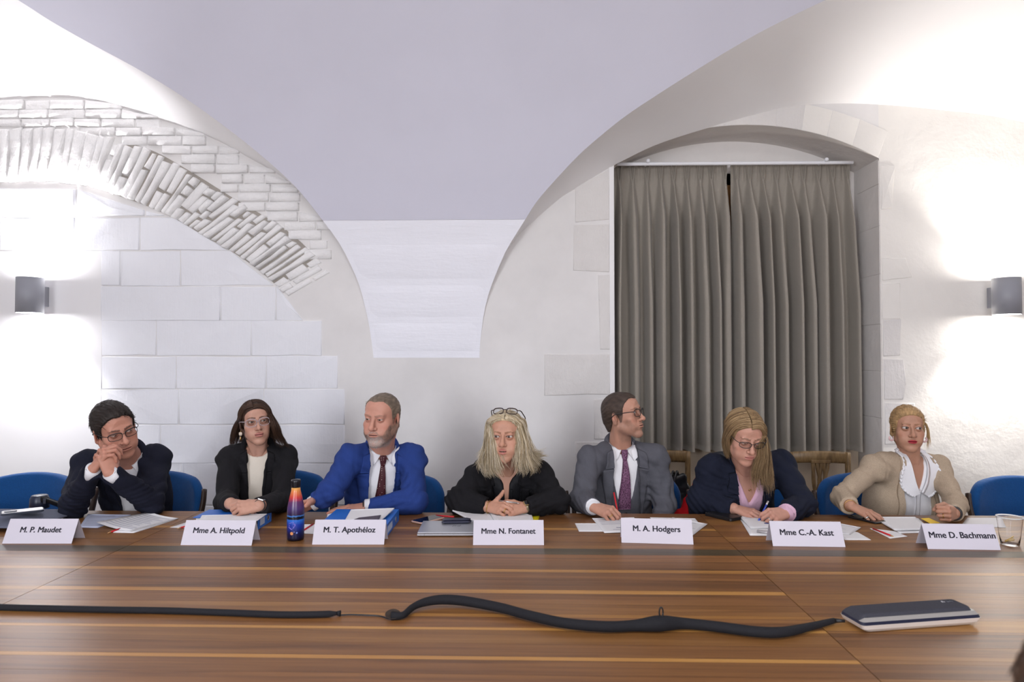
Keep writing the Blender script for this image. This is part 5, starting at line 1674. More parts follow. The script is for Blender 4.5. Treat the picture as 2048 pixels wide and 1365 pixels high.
# ---- 4: woman with blonde wavy hair, speaking
def person_4():
    p = Person('woman with long blonde wavy hair in black jacket, dark glasses pushed up on her head', dict(seed=14,
        N=at(1012, 941, 3.40), SL=at(959, 954, 3.40), SR=at(1076, 952, 3.42), P=(at(1016, 1000, 3.62)[0], 3.66, .50),
        EL=W(918, 1003, .060), WL=W(975, 1014, .046), ER=W(1113, 1003, .060), WR=W(1052, 1015, .046), arm=1.08, depth=1.08, bust=1.05, waist=1.05,
        hc=at(1012, 875, 3.34), turn=(-8, 0, 0), hs=.985, gaze=(-.16, -1, .0), neck=.049,
        head=dict(skin=rgb(189, 141, 118), hair=rgb(192, 174, 142), line='long', line_dz=.024, part=.006, jaw_w=1.0, fat=.005, soft=1.6, eye_s=1.15, nose_l=.92, eye_open=1.0, lip=rgb(182, 112, 104), lip_k=.8, lips=1.25, mouth_open=.0022, mouth_w=.85, brow_c=rgb(128, 92, 64), brow_th=.85, brow_in=.0010, brow_out=.0015, lash=1.0, liner=1.8, face_w=1.05, shadow=rgb(150, 104, 88), nose_w=1.05, brow=.55)))
    p.head()
    nail = rgb(196, 18, 52)
    ch, tp, M = p.hand('R', p.sp['WL'], (.84, -.50, .06), (-.30, -.50, .80), dict(fingers=[(26, 40, 20, 3), (30, 42, 20, 1), (34, 44, 22, -1), (38, 46, 22, -3)], thumb=[(.62, .62, .45), (.70, .4, .55), (.65, .3, .7)]), nail, .90)
    ch2, tp2, M2 = p.hand('L', p.sp['WR'], (-.92, -.38, -.02), (.10, -.60, .78), dict(fingers=[(34, 44, 24, 3), (38, 46, 24, 1), (42, 48, 24, -1), (46, 50, 26, -3)], thumb=[(.75, .55, .1), (.9, .2, .0), (.95, .05, -.1)]), nail, .90)
    ring_band('ring', p, (ch[2][0] * .5 + ch[2][1] * .5), ch[2][1] - ch[2][0], .0098, .0022, M_GOLD)
    p.body()
    hx = lambda y0, y1, s_, th=88, t0=2: scalp(p, s_, y0, y1, t0, th, .014)
    gl = [hx(-.078, -.056, -1, 62) + [at(985, 862, 3.28), at(985, 890, 3.26), at(991, 918, 3.25), at(998, 942, 3.24), at(1006, 955, 3.22)],
          hx(-.070, -.040, -1, 62) + [at(979, 862, 3.30), at(977, 892, 3.28), at(980, 922, 3.26), at(984, 948, 3.24), at(998, 964, 3.21)],
          hx(-.050, -.015, -1, 62) + [at(976, 864, 3.33), at(972, 894, 3.32), at(969, 924, 3.29), at(972, 948, 3.26), at(985, 965, 3.23)],
          hx(-.020, .015, -1, 62) + [at(976, 864, 3.37), at(971, 896, 3.36), at(963, 922, 3.33), at(963, 944, 3.29), at(974, 960, 3.26)],
          hx(.02, .05, -1, 62) + [at(979, 868, 3.40), at(972, 898, 3.40), at(960, 920, 3.38), at(955, 932, 3.34), at(958, 944, 3.31)],
          hx(.05, .09, -1, 65) + [at(992, 880, 3.43), at(986, 904, 3.43), at(980, 922, 3.44), at(976, 936, 3.44), at(972, 946, 3.43)]]
    gr = [hx(-.078, -.056, 1, 62) + [at(1033, 860, 3.28), at(1036, 886, 3.26), at(1034, 914, 3.25), at(1036, 940, 3.23), at(1044, 958, 3.22)],
          hx(-.070, -.040, 1, 62) + [at(1038, 862, 3.30), at(1042, 890, 3.28), at(1041, 918, 3.26), at(1048, 944, 3.24), at(1046, 963, 3.22)],
          hx(-.050, -.015, 1, 62) + [at(1043, 864, 3.33), at(1049, 894, 3.31), at(1050, 922, 3.29), at(1062, 944, 3.26), at(1058, 964, 3.24)],
          hx(-.020, .015, 1, 62) + [at(1045, 866, 3.37), at(1052, 896, 3.36), at(1056, 922, 3.33), at(1066, 938, 3.30), at(1064, 952, 3.27)],
          hx(.02, .05, 1, 62) + [at(1044, 868, 3.40), at(1052, 898, 3.39), at(1064, 914, 3.37), at(1080, 916, 3.35), at(1091, 925, 3.33)],
          hx(.05, .09, 1, 65) + [at(1032, 880, 3.43), at(1036, 904, 3.43), at(1042, 922, 3.44), at(1048, 936, 3.44), at(1054, 946, 3.43)]]
    cols = [rgb(206, 192, 166), rgb(188, 170, 138), rgb(222, 210, 188), rgb(166, 146, 114)]
    hair_obj(p, [p.cap(.010, noise=.0012, vol=.004), p.short_strands(1600, .034, COMB_SIDE(.006), rgb(196, 180, 150), .0012, .05, .12, zmin=.075), long_hair(gl, 2200, cols, 3, .0013, .0030, .026, wave=.016, wf=1.3, lock=1.0, curl=.016, shortest=.84, tipdir=1.0), long_hair(gr, 2200, cols, 4, .0013, .0030, .026, wave=.016, wf=1.3, lock=1.0, curl=.016, shortest=.84, tipdir=-1.0)])
    S0 = shirt(p, .006, F_BLOUSE, vee=[(.12, -.055, .055), (.0, -.036, .036), (-.035, -.014, .014), (-.10, -.008, .009), (-.165, -.001, .002), (-.17, -.0, .001)], neck=.062, name='blouse')
    p.drape('blouse_placket', [(.020, -.05, .030, -.05), (.012, -.12, .026, -.12), (-.004, -.18, .014, -.18), (-.006, -.30, .012, -.30), (-.006, -.42, .012, -.42)], S0, F_BLOUSE, .003, .003)
    jacket(p, .021, F_BLACK2, [(.10, -.072, .072), (-.04, -.075, .075), (-.14, -.064, .064), (-.26, -.056, .056), (-.36, -.055, .055), (-.55, -.07, .07)],
           [(.074, -.04, .112, -.05), (.066, -.14, .108, -.15), (.056, -.26, .086, -.27), (.055, -.35, .062, -.36)], None, cuff=.006, amp=.0060, neck=.070, seed=4)
    tort = flat('tortoise_acetate', rgb(52, 34, 28), .25)
    Rg = np.array([[1, 0, 0], [0, math.cos(-1.15), -math.sin(-1.15)], [0, math.sin(-1.15), math.cos(-1.15)]])
    def up(P): # pushed up on the crown
        P = np.asarray(P) - np.array([0, -.104, .0085])
        a = math.radians(-24); R = np.array([[1, 0, 0], [0, math.cos(a), -math.sin(a)], [0, math.sin(a), math.cos(a)]])
        return p.from_head(P @ R.T + np.array([0.004, -.052, .134]))
    glasses(p, tort, hw=.0255, hh=.0145, tr=.0022, sq=3.0, thick_top=1.3, M=up)
    watch(p, 'L', M2, flat('watch_gold', rgb(190, 166, 116), .3, .9), flat('watch_mesh', rgb(150, 138, 112), .4, .7), .002, .0262)
    p.pen_at = ch[0][2] * .5 + tp[2] * .5
    wr = p.sp['WL']; d = unit(wr - p.sp['EL'])
    ring_band('bangle', p, wr + d * .008, d, .0300, .0022, M_GOLD)
    return p
# ---- 5: man in grey three-piece suit looking aside
M_TIE5 = Nt('tie_plum')
_n5 = M_TIE5.noise(260, 2, .7, M_TIE5.coords((1, 1, .6))); M_TIE5.l(M_TIE5.ramp(_n5, 'Fac', [(.42, rgb(70, 34, 60)), (.62, rgb(142, 96, 130))]), 'Color', M_TIE5.b, 'Base Color'); M_TIE5.b.inputs['Roughness'].default_value = .6
M_TIE5 = M_TIE5.m
def person_5():
    p = Person('man in grey three-piece suit with plum tie and dark glasses, looking off to one side', dict(seed=15,
        N=at(1242, 899, 3.62), SL=at(1182, 920, 3.54), SR=at(1311, 916, 3.60), P=(at(1252, 1000, 3.7)[0], 3.76, .50),
        EL=at(1163, 1000, 3.38), WL=W(1186, 1014, .050), ER=at(1330, 1008, 3.58), WR=(at(1318, 1040, 3.42)[0], 3.36, .655), arm=1.0, depth=1.02,
        hc=at(1246, 832, 3.58), turn=(58, -5, -4), hs=.98, gaze=(.15, -1, .1), neck=.056,
        head=dict(skin=rgb(185, 137, 116), hair=rgb(66, 54, 47), line='receding', line_dz=-.010, beard=rgb(112, 92, 80), beard_k=.42, jaw_w=1.02, chin_l=.004, nose_l=.98, nose_w=1.0, eye_open=.8, lips=.75, lip_k=.45, lip=rgb(172, 108, 98), brow_c=rgb(58, 44, 38), smile=.001, scalp_k=.8, seed=5)))
    p.head()
    ch, tp, M = p.hand('R', p.sp['WL'], (.76, -.62, -.10), (.05, -.52, .85), dict(fingers=[(40, 52, 24, 2), (48, 54, 26, 0), (52, 56, 28, -2), (54, 56, 28, -4)], thumb=[(.80, .5, -.35), (.9, .0, -.4), (.9, -.15, -.35)]), None, .98)
    p.pen_at = (ch[0][2] + tp[3]) / 2
    ring_band('ring', p, (ch[2][0] * .5 + ch[2][1] * .5), ch[2][1] - ch[2][0], .0105, .0020, M_GOLD)
    p.hand('L', p.sp['WR'], (-.35, -.9, -.15), (.2, 0, 1), RELAX, None, .98)
    p.body()
    hair_obj(p, [p.cap(.006, noise=.0012, vol=.004), p.short_strands(2800, .013, COMB_FWD, rgb(74, 62, 54), .0008, .2)])
    S0 = shirt(p, .006, F_WHITE, neck=.060, cuffs='l', cuff_ext=.018)
    shirt_collar(p, F_WHITE, rn=.066, S=S0, point=(.050, -.034), open_=.015)
    tie_knot(p, M_TIE5)
    p.drape('tie', [(-.010, -.030, .010, -.030), (-.016, -.065, .016, -.065), (-.024, -.12, .022, -.12), (-.034, -.20, .026, -.20), (-.038, -.275, .028, -.275)], S0, M_TIE5, .007, .005)
    # waistcoat
    Sv = p.base(.013, arms=''); Sv0 = copyS(Sv)
    p.front_cut(Sv, [(.10, -.075, .075), (-.04, -.070, .070), (-.14, -.058, .055), (-.22, -.040, .036), (-.275, -.004, .000), (-.28, -.004, .0)])
    p.neck_cut(Sv, .07)
    V, F = Sv.mesh(.006); np_obj('waistcoat', V, F, F_GREY, p.root)
    for b in (-.30, -.345, -.385): p.button(.004, b, Sv0, M_BTN, .0085)
    jacket(p, .021, F_GREY, [(.10, -.066, .066), (-.02, -.066, .066), (-.12, -.072, .070), (-.24, -.074, .080), (-.34, -.078, .092), (-.55, -.09, .11)],
           [(.066, -.062, .124, -.070), (.070, -.13, .120, -.135), (.074, -.21, .106, -.22), (.080, -.30, .094, -.31), (.086, -.37, .090, -.38)], [(.066, .026, .100, .018), (.066, -.055, .112, -.056)], cuff=.004, amp=.0056, neck=.070, seed=6)
    glasses(p, M_SPEC, hw=.0255, hh=.0190, tr=.0019, sq=2.8, thick_top=1.2)
    return p
# ---- 6: woman with long fair hair, writing
def person_6():
    p = Person('woman with long light brown hair, navy blazer and pink blouse, bent over writing', dict(seed=16,
        N=at(1490, 940, 3.36), SL=at(1424, 940, 3.38), SR=at(1562, 932, 3.46), P=(at(1500, 1000, 3.6)[0], 3.68, .50),
        EL=at(1400, 1004, 3.38), WL=W(1468, 1018, .036), ER=W(1604, 1008, .058), WR=W(1574, 1026, .044), arm=1.08, depth=1.12, bust=1.1, waist=1.08,
        hc=at(1489, 873, 3.24), turn=(5, 23, 2), hs=.985, gaze=(.0, -1, -.5), neck=.051,
        head=dict(skin=rgb(189, 141, 122), hair=rgb(140, 114, 82), line='long', line_dz=.018, part=-.010, jaw_w=.98, fat=.004, soft=1.6, eye_s=1.12, nose_l=.95, eye_open=.45, lid_drop=.002, lip=rgb(184, 112, 106), lip_k=.7, lips=1.0, brow_c=rgb(104, 78, 58), brow_th=.8, brow_in=.0008, brow_out=.0015, lash=.8, brow=.6)))
    p.head()
    p.hand('R', p.sp['WL'], (.84, -.52, -.12), (.0, -.30, 1), dict(fingers=[(14, 24, 12, 4), (16, 26, 14, 1), (18, 28, 14, -3), (22, 28, 14, -7)], thumb=[(.75, .55, -.3), (.9, .3, -.25), (.95, .1, -.2)]), None, .90)
    ch, tp, M = p.hand('L', p.sp['WR'], (-.93, -.36, -.04), (.02, -.66, .75), dict(fingers=[(44, 56, 26, 2), (52, 62, 30, 0), (58, 66, 34, -2), (62, 68, 36, -4)], thumb=[(.80, .45, -.40), (.9, .0, -.45), (.9, -.15, -.4)]), None, .92)
    p.pen_at = (ch[0][2] + tp[3]) / 2
    ring_band('ring', p, (ch[2][0] * .5 + ch[2][1] * .5), ch[2][1] - ch[2][0], .0098, .0018, M_SILV)
    p.body()
    hx = lambda y0, y1, s_, th=88, t0=2: scalp(p, s_, y0, y1, t0, th, .012)
    gl = [hx(-.075, -.035, -1) + [at(1457, 880, 3.22), at(1459, 900, 3.24), at(1464, 920, 3.27)],
          hx(-.050, -.010, -1) + [at(1450, 880, 3.26), at(1452, 902, 3.28), at(1458, 922, 3.30)],
          hx(-.02, .03, -1) + [at(1446, 880, 3.30), at(1448, 904, 3.32), at(1456, 926, 3.35)],
          hx(.03, .07, -1) + [at(1452, 884, 3.35), at(1454, 908, 3.37), at(1462, 930, 3.40)],
          hx(.06, .11, -1, 60) + [at(1474, 886, 3.38), at(1474, 910, 3.40), at(1478, 934, 3.42)]]
    gr = [hx(-.086, -.066, 1, 80, 0) + [at(1517, 882, 3.16), at(1518, 912, 3.18), at(1508, 946, 3.20), at(1512, 990, 3.20)],
          hx(-.075, -.045, 1) + [at(1520, 882, 3.18), at(1521, 912, 3.19), at(1512, 950, 3.20), at(1522, 996, 3.20)],
          hx(-.055, -.015, 1) + [at(1527, 880, 3.21), at(1529, 912, 3.21), at(1524, 952, 3.21), at(1534, 1000, 3.20)],
          hx(-.02, .02, 1) + [at(1529, 882, 3.25), at(1534, 914, 3.25), at(1536, 952, 3.23), at(1543, 1000, 3.21)],
          hx(.02, .06, 1) + [at(1526, 886, 3.30), at(1536, 916, 3.29), at(1543, 950, 3.25), at(1546, 990, 3.22)],
          hx(.06, .10, 1, 70) + [at(1512, 888, 3.35), at(1526, 916, 3.36), at(1538, 940, 3.34), at(1545, 968, 3.30)]]
    cols = [rgb(150, 124, 90), rgb(132, 106, 75), rgb(168, 142, 106), rgb(112, 89, 63)]
    hair_obj(p, [p.cap(.008, noise=.0010, vol=.003), p.short_strands(1300, .034, COMB_SIDE(-.010), rgb(142, 116, 84), .0011, .04, .10, zmin=.075), long_hair(gl, 900, cols, 5, .0016, .004, .008, wave=.002, wf=1), long_hair(gr, 1900, cols, 6, .0014, .005, .020, wave=.007, wf=1.7)])
    S0 = shirt(p, .007, F_PINK, vee=[(.12, -.06, .06), (-.02, -.050, .050), (-.07, -.026, .030), (-.115, -.002, .004), (-.12, 0, .002)], neck=.064, name='blouse', cuffs='r', cuff_ext=.020, cuff_t=.011)
    jacket(p, .022, F_DNAVY, [(.10, -.072, .072), (-.03, -.072, .074), (-.10, -.062, .076), (-.22, -.034, .080), (-.32, -.02, .075), (-.55, -.02, .08)],
           [(.070, -.062, .122, -.070), (.058, -.13, .112, -.14), (.040, -.22, .076, -.23), (.026, -.31, .036, -.32)], [(.072, .02, .104, .01), (.070, -.054, .112, -.054)], cuff=.006, amp=.0060, neck=.070, seed=7)
    glasses(p, M_SPEC, hw=.0265, hh=.0155, tr=.0015, sq=2.3, thick_top=1.2)
    pend = p.spot(-.002, -.052, p.base(0, arms=''), .005)
    ring_band('pendant', p, pend, p.f, .0055, .0013, M_GOLD)
    return p
# ---- 7: woman in the beige cardigan
def person_7():
    p = Person('woman with pinned-up fair hair and red lipstick in beige cardigan over white frilled blouse', dict(seed=17,
        N=at(1822, 920, 3.56), SL=at(1750, 936, 3.52), SR=at(1874, 938, 3.60), P=(at(1826, 1000, 3.7)[0], 3.74, .50),
        EL=at(1682, 994, 3.36), WL=W(1700, 1012, .056), ER=at(1912, 1008, 3.38), WR=W(1908, 1027, .048), arm=.84, depth=.94, bust=1.0, waist=.9,
        hc=at(1815, 858, 3.52), turn=(-14, 1, 1), hs=.93, gaze=(.34, -1, .02), neck=.046,
        head=dict(skin=rgb(177, 132, 109), hair=rgb(166, 134, 94), line='long', line_dz=.008, jaw_w=.93, face_w=.99, soft=1.6, eye_s=1.15, nose_l=.92, eye_open=1.2, lip=rgb(166, 32, 54), lip_k=.95, lips=.95, smile=-.0008, brow_c=rgb(140, 108, 76), brow_k=.6, brow_th=.8, brow_in=.0025, brow_out=.0015, lash=1.0, liner=1.6, nose_w=1.05, ruddy=1.0, iris=rgb(72, 68, 62), brow=.55, fat=.002)))
    p.head()
    ch, tp, M = p.hand('R', p.sp['WL'], (.70, -.66, -.28), (.10, -.30, .95), dict(fingers=[(8, 26, 14, 8), (16, 30, 14, 1), (26, 34, 14, -4), (32, 36, 16, -8)], thumb=[(.72, .62, -.25), (.85, .45, -.25), (.9, .3, -.25)]), None, .90)
    ring_band('ring', p, ch[3][0] * .4 + ch[3][1] * .6, ch[3][1] - ch[3][0], .0095, .0026, M_SILV)
    ch, tp, M = p.hand('L', p.sp['WR'], (-.70, -.66, .12), (.72, -.66, .10), FIST, None, .90)
    ring_band('ring', p, ch[2][0] * .4 + ch[2][1] * .6, ch[2][1] - ch[2][0], .0100, .0018, M_GOLD)
    p.body()
    def swept(c): return np.stack([c[:, 0] * 3.0, .9 + 0 * c[:, 1], .3 * (c[:, 2] > .05) + .12], 1)
    cap = p.cap(.009, noise=.0022, vol=.004)
    bun = Sdf(); bun.ell((.02, .105, .045), (.045, .035, .045)); Vb, Fb = bun.mesh(.004)
    loose = long_hair([[p.from_head(np.array([[.075, .01, .05]]))[0], at(1852, 850, 3.52), at(1858, 872, 3.52), at(1860, 896, 3.52)], [p.from_head(np.array([[.078, .04, .04]]))[0], at(1854, 856, 3.56), at(1856, 880, 3.57), at(1852, 904, 3.57)]], 26, rgb(190, 160, 116), 7, .0011, .006, .012, wave=.003, wf=1)
    hair_obj(p, [cap, (p.from_head(Vb), Fb, np.tile(np.array(rgb(160, 128, 90)), (len(Vb), 1))), p.short_strands(2600, .034, swept, rgb(174, 144, 104), .0010, .06, .10), loose])
    S0 = shirt(p, .007, F_WHITE, vee=[(.12, -.055, .055), (-.02, -.040, .044), (-.07, -.022, .028), (-.125, -.002, .010), (-.13, 0, .008)], neck=.060, name='blouse')
    p.drape('blouse_placket', [(-.012, -.12, .012, -.12), (-.012, -.20, .012, -.20), (-.012, -.32, .012, -.32), (-.012, -.44, .012, -.44)], S0, F_WHITE, .003, .003)
    for b in (-.17, -.24, -.31): p.button(0, b, S0, M_BTNW, .005)
    # broad collar with a frilled edge
    for s in (-1, 1):
        rows = []
        for k, (ai, bi, ao, bo) in enumerate([(.050, .060, .080, .045), (.052, .02, .094, .01), (.046, -.03, .112, -.045), (.034, -.075, .104, -.100), (.020, -.105, .070, -.130), (.010, -.125, .040, -.140)]):
            rows.append((s * ai, bi, s * ao, bo))
        o = p.drape('blouse_collar', rows, p.base(.019, arms=''), F_WHITE, .010, .003, nv=9)
        for v in o.data.vertices:
            pass
        edge = catmull(np.array([(r_[2], r_[3]) for r_ in rows]), 80)
        g = []
        Sb = p.base(.019, arms='')
        P_ = np.array([p.spot(a, b, Sb, .013 + .005 * math.sin(i * 1.15)) for i, (a, b) in enumerate(edge)])
        V, F = tube_data(P_, .0045, 8)
        mesh_obj('frill', V, F, F_WHITE, p.root)
    jacket(p, .019, F_BEIGE, [(.12, -.078, .078), (-.04, -.088, .086), (-.14, -.092, .078), (-.26, -.092, .082), (-.36, -.092, .088), (-.55, -.095, .095)],
           [(.076, .03, .100, .03), (.088, -.06, .112, -.06), (.088, -.16, .112, -.16), (.090, -.28, .114, -.28), (.092, -.40, .114, -.40)], None, cuff=.008, amp=.0042, neck=.080, seed=8, name='cardigan', collar=False)
    for s in (-1, 1):
        e = p.from_head(np.array([[s * .080, .004, -.040]]))[0]
        V, F = tube_data(e + np.array([0, -.006, -.014]) + .011 * np.stack([np.cos(np.linspace(-4.0, .9, 18)), np.zeros(18), np.sin(np.linspace(-4.0, .9, 18))], 1), .0048, 8)
        mesh_obj('earring', V, F, flat('earring_rose', rgb(212, 178, 178), .35), p.root)
    wr = p.sp['WL']; d = unit(wr - p.sp['EL'])
    ring_band('bracelet', p, wr + d * .006, d, .0275, .0014, M_GOLD)
    wr = p.sp['WR']; d = unit(wr - p.sp['ER'])
    ring_band('watch_strap', p, wr + d * .004, d, .0275, .006, M_SPEC)
    return p
import time as _time
PEOPLE = []
for fn_ in (person_1, person_2, person_3, person_4, person_5, person_6, person_7):
    _t = _time.time()
    PEOPLE.append(fn_())
    PEOPLE[-1].trousers(F_TROU, M_SHOE)
    print(fn_.__name__, round(_time.time() - _t, 2))
# ================================================================ chairs and the things on them
F_SEAT = fabric('upholstery_blue', rgb(16, 70, 126), 420, .35, .22, .85, .15)
M_DARKW = flat('chair_dark_wood', rgb(58, 42, 34), .45)
def rrect(a, b, ha, hb, r):
    qa = np.abs(a) - (ha - r); qb = np.abs(b) - (hb - r)
    return np.sqrt(np.maximum(qa, 0) ** 2 + np.maximum(qb, 0) ** 2) + np.minimum(np.maximum(qa, qb), 0) - r
def chair_proto():
    root = bpy.data.objects.new('blue_chair', None); root.empty_display_size = .1; COL.objects.link(root)
    RA = .46
    def back(X, Y, Z):
        X, Y, Z = np.broadcast_arrays(X, Y, Z)
        rho = np.sqrt(X * X + (Y + RA - .24) ** 2) - RA; s = np.arctan2(X, (Y + RA - .24)) * RA
        d2 = rrect(s, Z - .665 + .05 * (s / .3) ** 2, .285, .185, .085)
        e = .022; a = np.maximum(d2 + e, 0); b = np.maximum(np.abs(rho) - .026 + e, 0)
        return (np.sqrt(a * a + b * b) - e + np.minimum(np.maximum(d2 + e, np.abs(rho) - .026 + e), 0)).astype(f32)
    S = Sdf(); S.add(back, (-.32, -.2, .44), (.32, .30, .88))
    V, F = S.mesh(.0085); np_obj('backrest', V, F, F_SEAT, root)
    def seat(X, Y, Z):
        d2 = rrect(X + 0 * Y + 0 * Z, Y + .02 + 0 * X + 0 * Z, .25, .23, .08); e = .02
        a = np.maximum(d2 + e, 0); b = np.maximum(np.abs(Z - .425) - .035 + e, 0)
        return (np.sqrt(a * a + b * b) - e).astype(f32)
    S = Sdf(); S.add(seat, (-.26, -.27, .38), (.26, .22, .47)); V, F = S.mesh(.012); np_obj('seat', V, F, F_SEAT, root)
    for s in (-1, 1):
        tube_obj('side_post', catmull([(s * .305, .125, .772), (s * .312, .10, .70), (s * .306, .06, .55), (s * .30, .12, .30), (s * .30, .20, .004)], 18), np.linspace(.019, .022, 18), M_DARKW, root, 10, flat=((1, 0, 0), .62))
        tube_obj('leg', [(s * .26, -.22, .004), (s * .275, -.20, .40)], .018, M_DARKW, root, 10)
        tube_obj('arm_rail', catmull([(s * .305, .08, .60), (s * .305, -.04, .545), (s * .285, -.20, .42)], 10), .014, M_DARKW, root, 8)
    return root
def copy_tree(o, parent=None):
    c = o.copy(); COL.objects.link(c)
    if parent is not None: c.parent = parent
    for ch in o.children: copy_tree(ch, c)
    return c
blue0 = chair_proto()
CHAIRS = [(79, 3.74, 2, 'empty blue upholstered chair at the left end, behind the grey laptop sleeve'),
          (322, 3.80, -4, 'blue upholstered chair of the man resting his cheek on his hands'),
          (572, 3.86, 4, 'blue upholstered chair of the brown-haired woman in the black blazer'),
          (792, 3.80, -4, 'blue upholstered chair of the man in the blue suit'),
          (1019, 3.78, 0, 'blue upholstered chair of the blonde woman'),
          (1254, 3.86, -3, 'blue upholstered chair of the man in the grey suit'),
          (1482, 3.80, 0, 'blue upholstered chair of the woman bent over writing, red coat on it'),
          (1722, 3.84, 3, 'blue upholstered chair of the woman in the beige cardigan'),
          (2024, 3.76, -2, 'empty blue upholstered chair at the right end, behind the plastic cup')]
for i, (px, Y, rz, lab) in enumerate(CHAIRS):
    o = blue0 if i == 0 else copy_tree(blue0)
    X = at(px, 950, Y)[0]
    o.location = (X, Y - .24, 0); o.rotation_euler = (0, 0, math.radians(rz))
    tag(o, lab, 'chair', 'blue upholstered chairs')
# carved wooden chairs by the window
tw = Nt('carved_oak'); mpw = tw.coords((6, 6, 1.2)); nw_ = tw.noise(7, 5, .6, mpw, .4)
tw.l(tw.ramp(nw_, 'Fac', [(.3, rgb(88, 68, 42)), (.55, rgb(128, 102, 66)), (.75, rgb(152, 126, 88))]), 'Color', tw.b, 'Base Color'); tw.b.inputs['Roughness'].default_value = .38
M_OAK = tw.m
def oak_proto():
    root = bpy.data.objects.new('carved_chair', None); root.empty_display_size = .1; COL.objects.link(root)
    HW = .165
    for s in (-1, 1):
        g = Geo()
        pts = lambda dx: catmull([(s * (HW - .012) + dx, .19, .004), (s * (HW - .008) + dx, .17, .44), (s * HW + dx, .185, .70), (s * (HW + .006) + dx, .205, .895)], 16)
        g.tube(pts(0), .017, 10)
        g.tube(pts(-s * .004) + np.array([0, -.014, 0]), .006, 8); g.tube(pts(s * .010) + np.array([0, -.012, 0]), .005, 8)
        g.obj('back_post', M_OAK, root)
        tube_obj('leg', [(s * .19, -.15, .004), (s * .19, -.15, .43)], .02, M_OAK, root, 10)
    V = []; nu, nv = 22, 10
    for i in range(nu):
        u = i / (nu - 1) * 2 - 1
        for j in range(nv):
            a = 2 * PI * j / nv
            V.append((u * (HW - .004), .20 + .012 * u * u + .012 * math.cos(a) - .01, .862 + .038 * math.sin(a) + .006 * (1 - u * u)))
    F = grid_faces(nu, nv) + [(i * nv + nv - 1, (i + 1) * nv + nv - 1, (i + 1) * nv, i * nv) for i in range(nu - 1)]
    mesh_obj('top_rail', V, F, M_OAK, root)
    box_obj('lower_rail', (-HW, .165, .52), (HW, .185, .56), M_OAK, root, .005)
    for k in range(5):
        x = (k - 2) * .0225
        P_ = catmull([(x, .19, .848), (x + .004 * math.sin(k), .187, .80), (x * .75 + .010 * (1 if k % 2 else -1), .184, .72), (x * .9 - .006 * (1 if k % 2 else -1), .180, .62), (x * .8, .175, .555)], 20)
        tube_obj('splat_slat', P_, np.interp(np.linspace(0, 1, 20), [0, .3, .55, .8, 1], [.0125, .0115, .013, .0105, .0125]), M_OAK, root, 8, flat=((0, 1, 0), .7))
    box_obj('splat_head', (-.060, .178, .828), (.060, .196, .850), M_OAK, root, .004)
    box_obj('seat', (-.21, -.17, .42), (.21, .19, .465), M_OAK, root, .012)
    return root
oak0 = oak_proto()
for i, (px, Y, lab) in enumerate([(1325, 4.13, 'carved wooden chair with a black handbag on it, behind the man in grey'), (1637, 4.12, 'carved wooden chair with wavy-slatted back standing below the right curtain')]):
    o = oak0 if i == 0 else copy_tree(oak0)
    Y_ = Y + .2
    o.location = (at(px, 910, Y_)[0], Y, 0); o.rotation_euler = (0, 0, math.radians(-2 if i else 3))
    tag(o, lab, 'chair', 'carved wooden chairs')
# black leather handbag on the first of them
t_ = Nt('black_leather'); t_.b.inputs['Base Color'].default_value = (.014, .014, .016, 1); t_.b.inputs['Roughness'].default_value = .28
t_.bump(t_.noise(60, 4, .6, t_.coords()), 'Fac', .25, .003); M_LEATH = t_.m
bc = at(1352, 985, 4.15)
bag = empty('handbag', (bc[0], bc[1], .465), 'black leather handbag standing on the carved chair beside the grey suit', 'handbag')
S = Sdf()
S.rc((bc[0] - .06, 4.16, .56), (bc[0] + .055, 4.16, .56), .085, .075, 0, 'u', ((0, 1, 0), .7)); S.rc((bc[0] - .05, 4.17, .72), (bc[0] + .045, 4.17, .765), .05, .022, .06, 'u', ((0, 1, 0), .6))
S.rc((bc[0] - .05, 4.17, .62), (bc[0] + .05, 4.17, .68), .06, .045, .06, 'u', ((0, 1, 0), .6))
S.disp(lambda X, Y, Z: .002 * np.sin(60 * X + 30 * Z) + 0 * Y)
V, F = S.mesh(.006); V[:, 2] = np.maximum(V[:, 2], .467); np_obj('bag_body', V, F, M_LEATH, bag)
for dx in (-.035, -.012):
    tube_obj('strap', catmull([(bc[0] + dx - .02, 4.11, .60), (bc[0] + dx - .01, 4.105, .72), (bc[0] + dx + .012, 4.13, .80), (bc[0] + dx + .03, 4.17, .78)], 16), .007, M_LEATH, bag, 8, flat=((0, 1, 0), .5))
# red coat over the next chair
F_RED = fabric('coat_red', rgb(190, 18, 28), 500, .2, .1)
rx = at(1387, 1000, 3.72)[0]
S = Sdf()
S.rc((rx - .06, 3.70, .62), (rx + .07, 3.80, .785), .050, .038, 0); S.rc((rx - .085, 3.66, .56), (rx + .02, 3.70, .60), .045, .06, .04); S.rc((rx + .07, 3.8, .785), (rx + .10, 3.74, .56), .036, .05, .04)
S.rc((rx - .09, 3.66, .54), (rx - .06, 3.68, .36), .04, .03, .03)
S.disp(lambda X, Y, Z: .006 * np.sin(70 * (X - Z * .7) + 2 * np.sin(30 * Z)) + .003 * np.sin(120 * X + 50 * Y))
V, F = S.mesh(.006); tag(np_obj('coat', V, F, F_RED), 'red coat bunched over the chair between grey suit and navy blazer', 'coat')
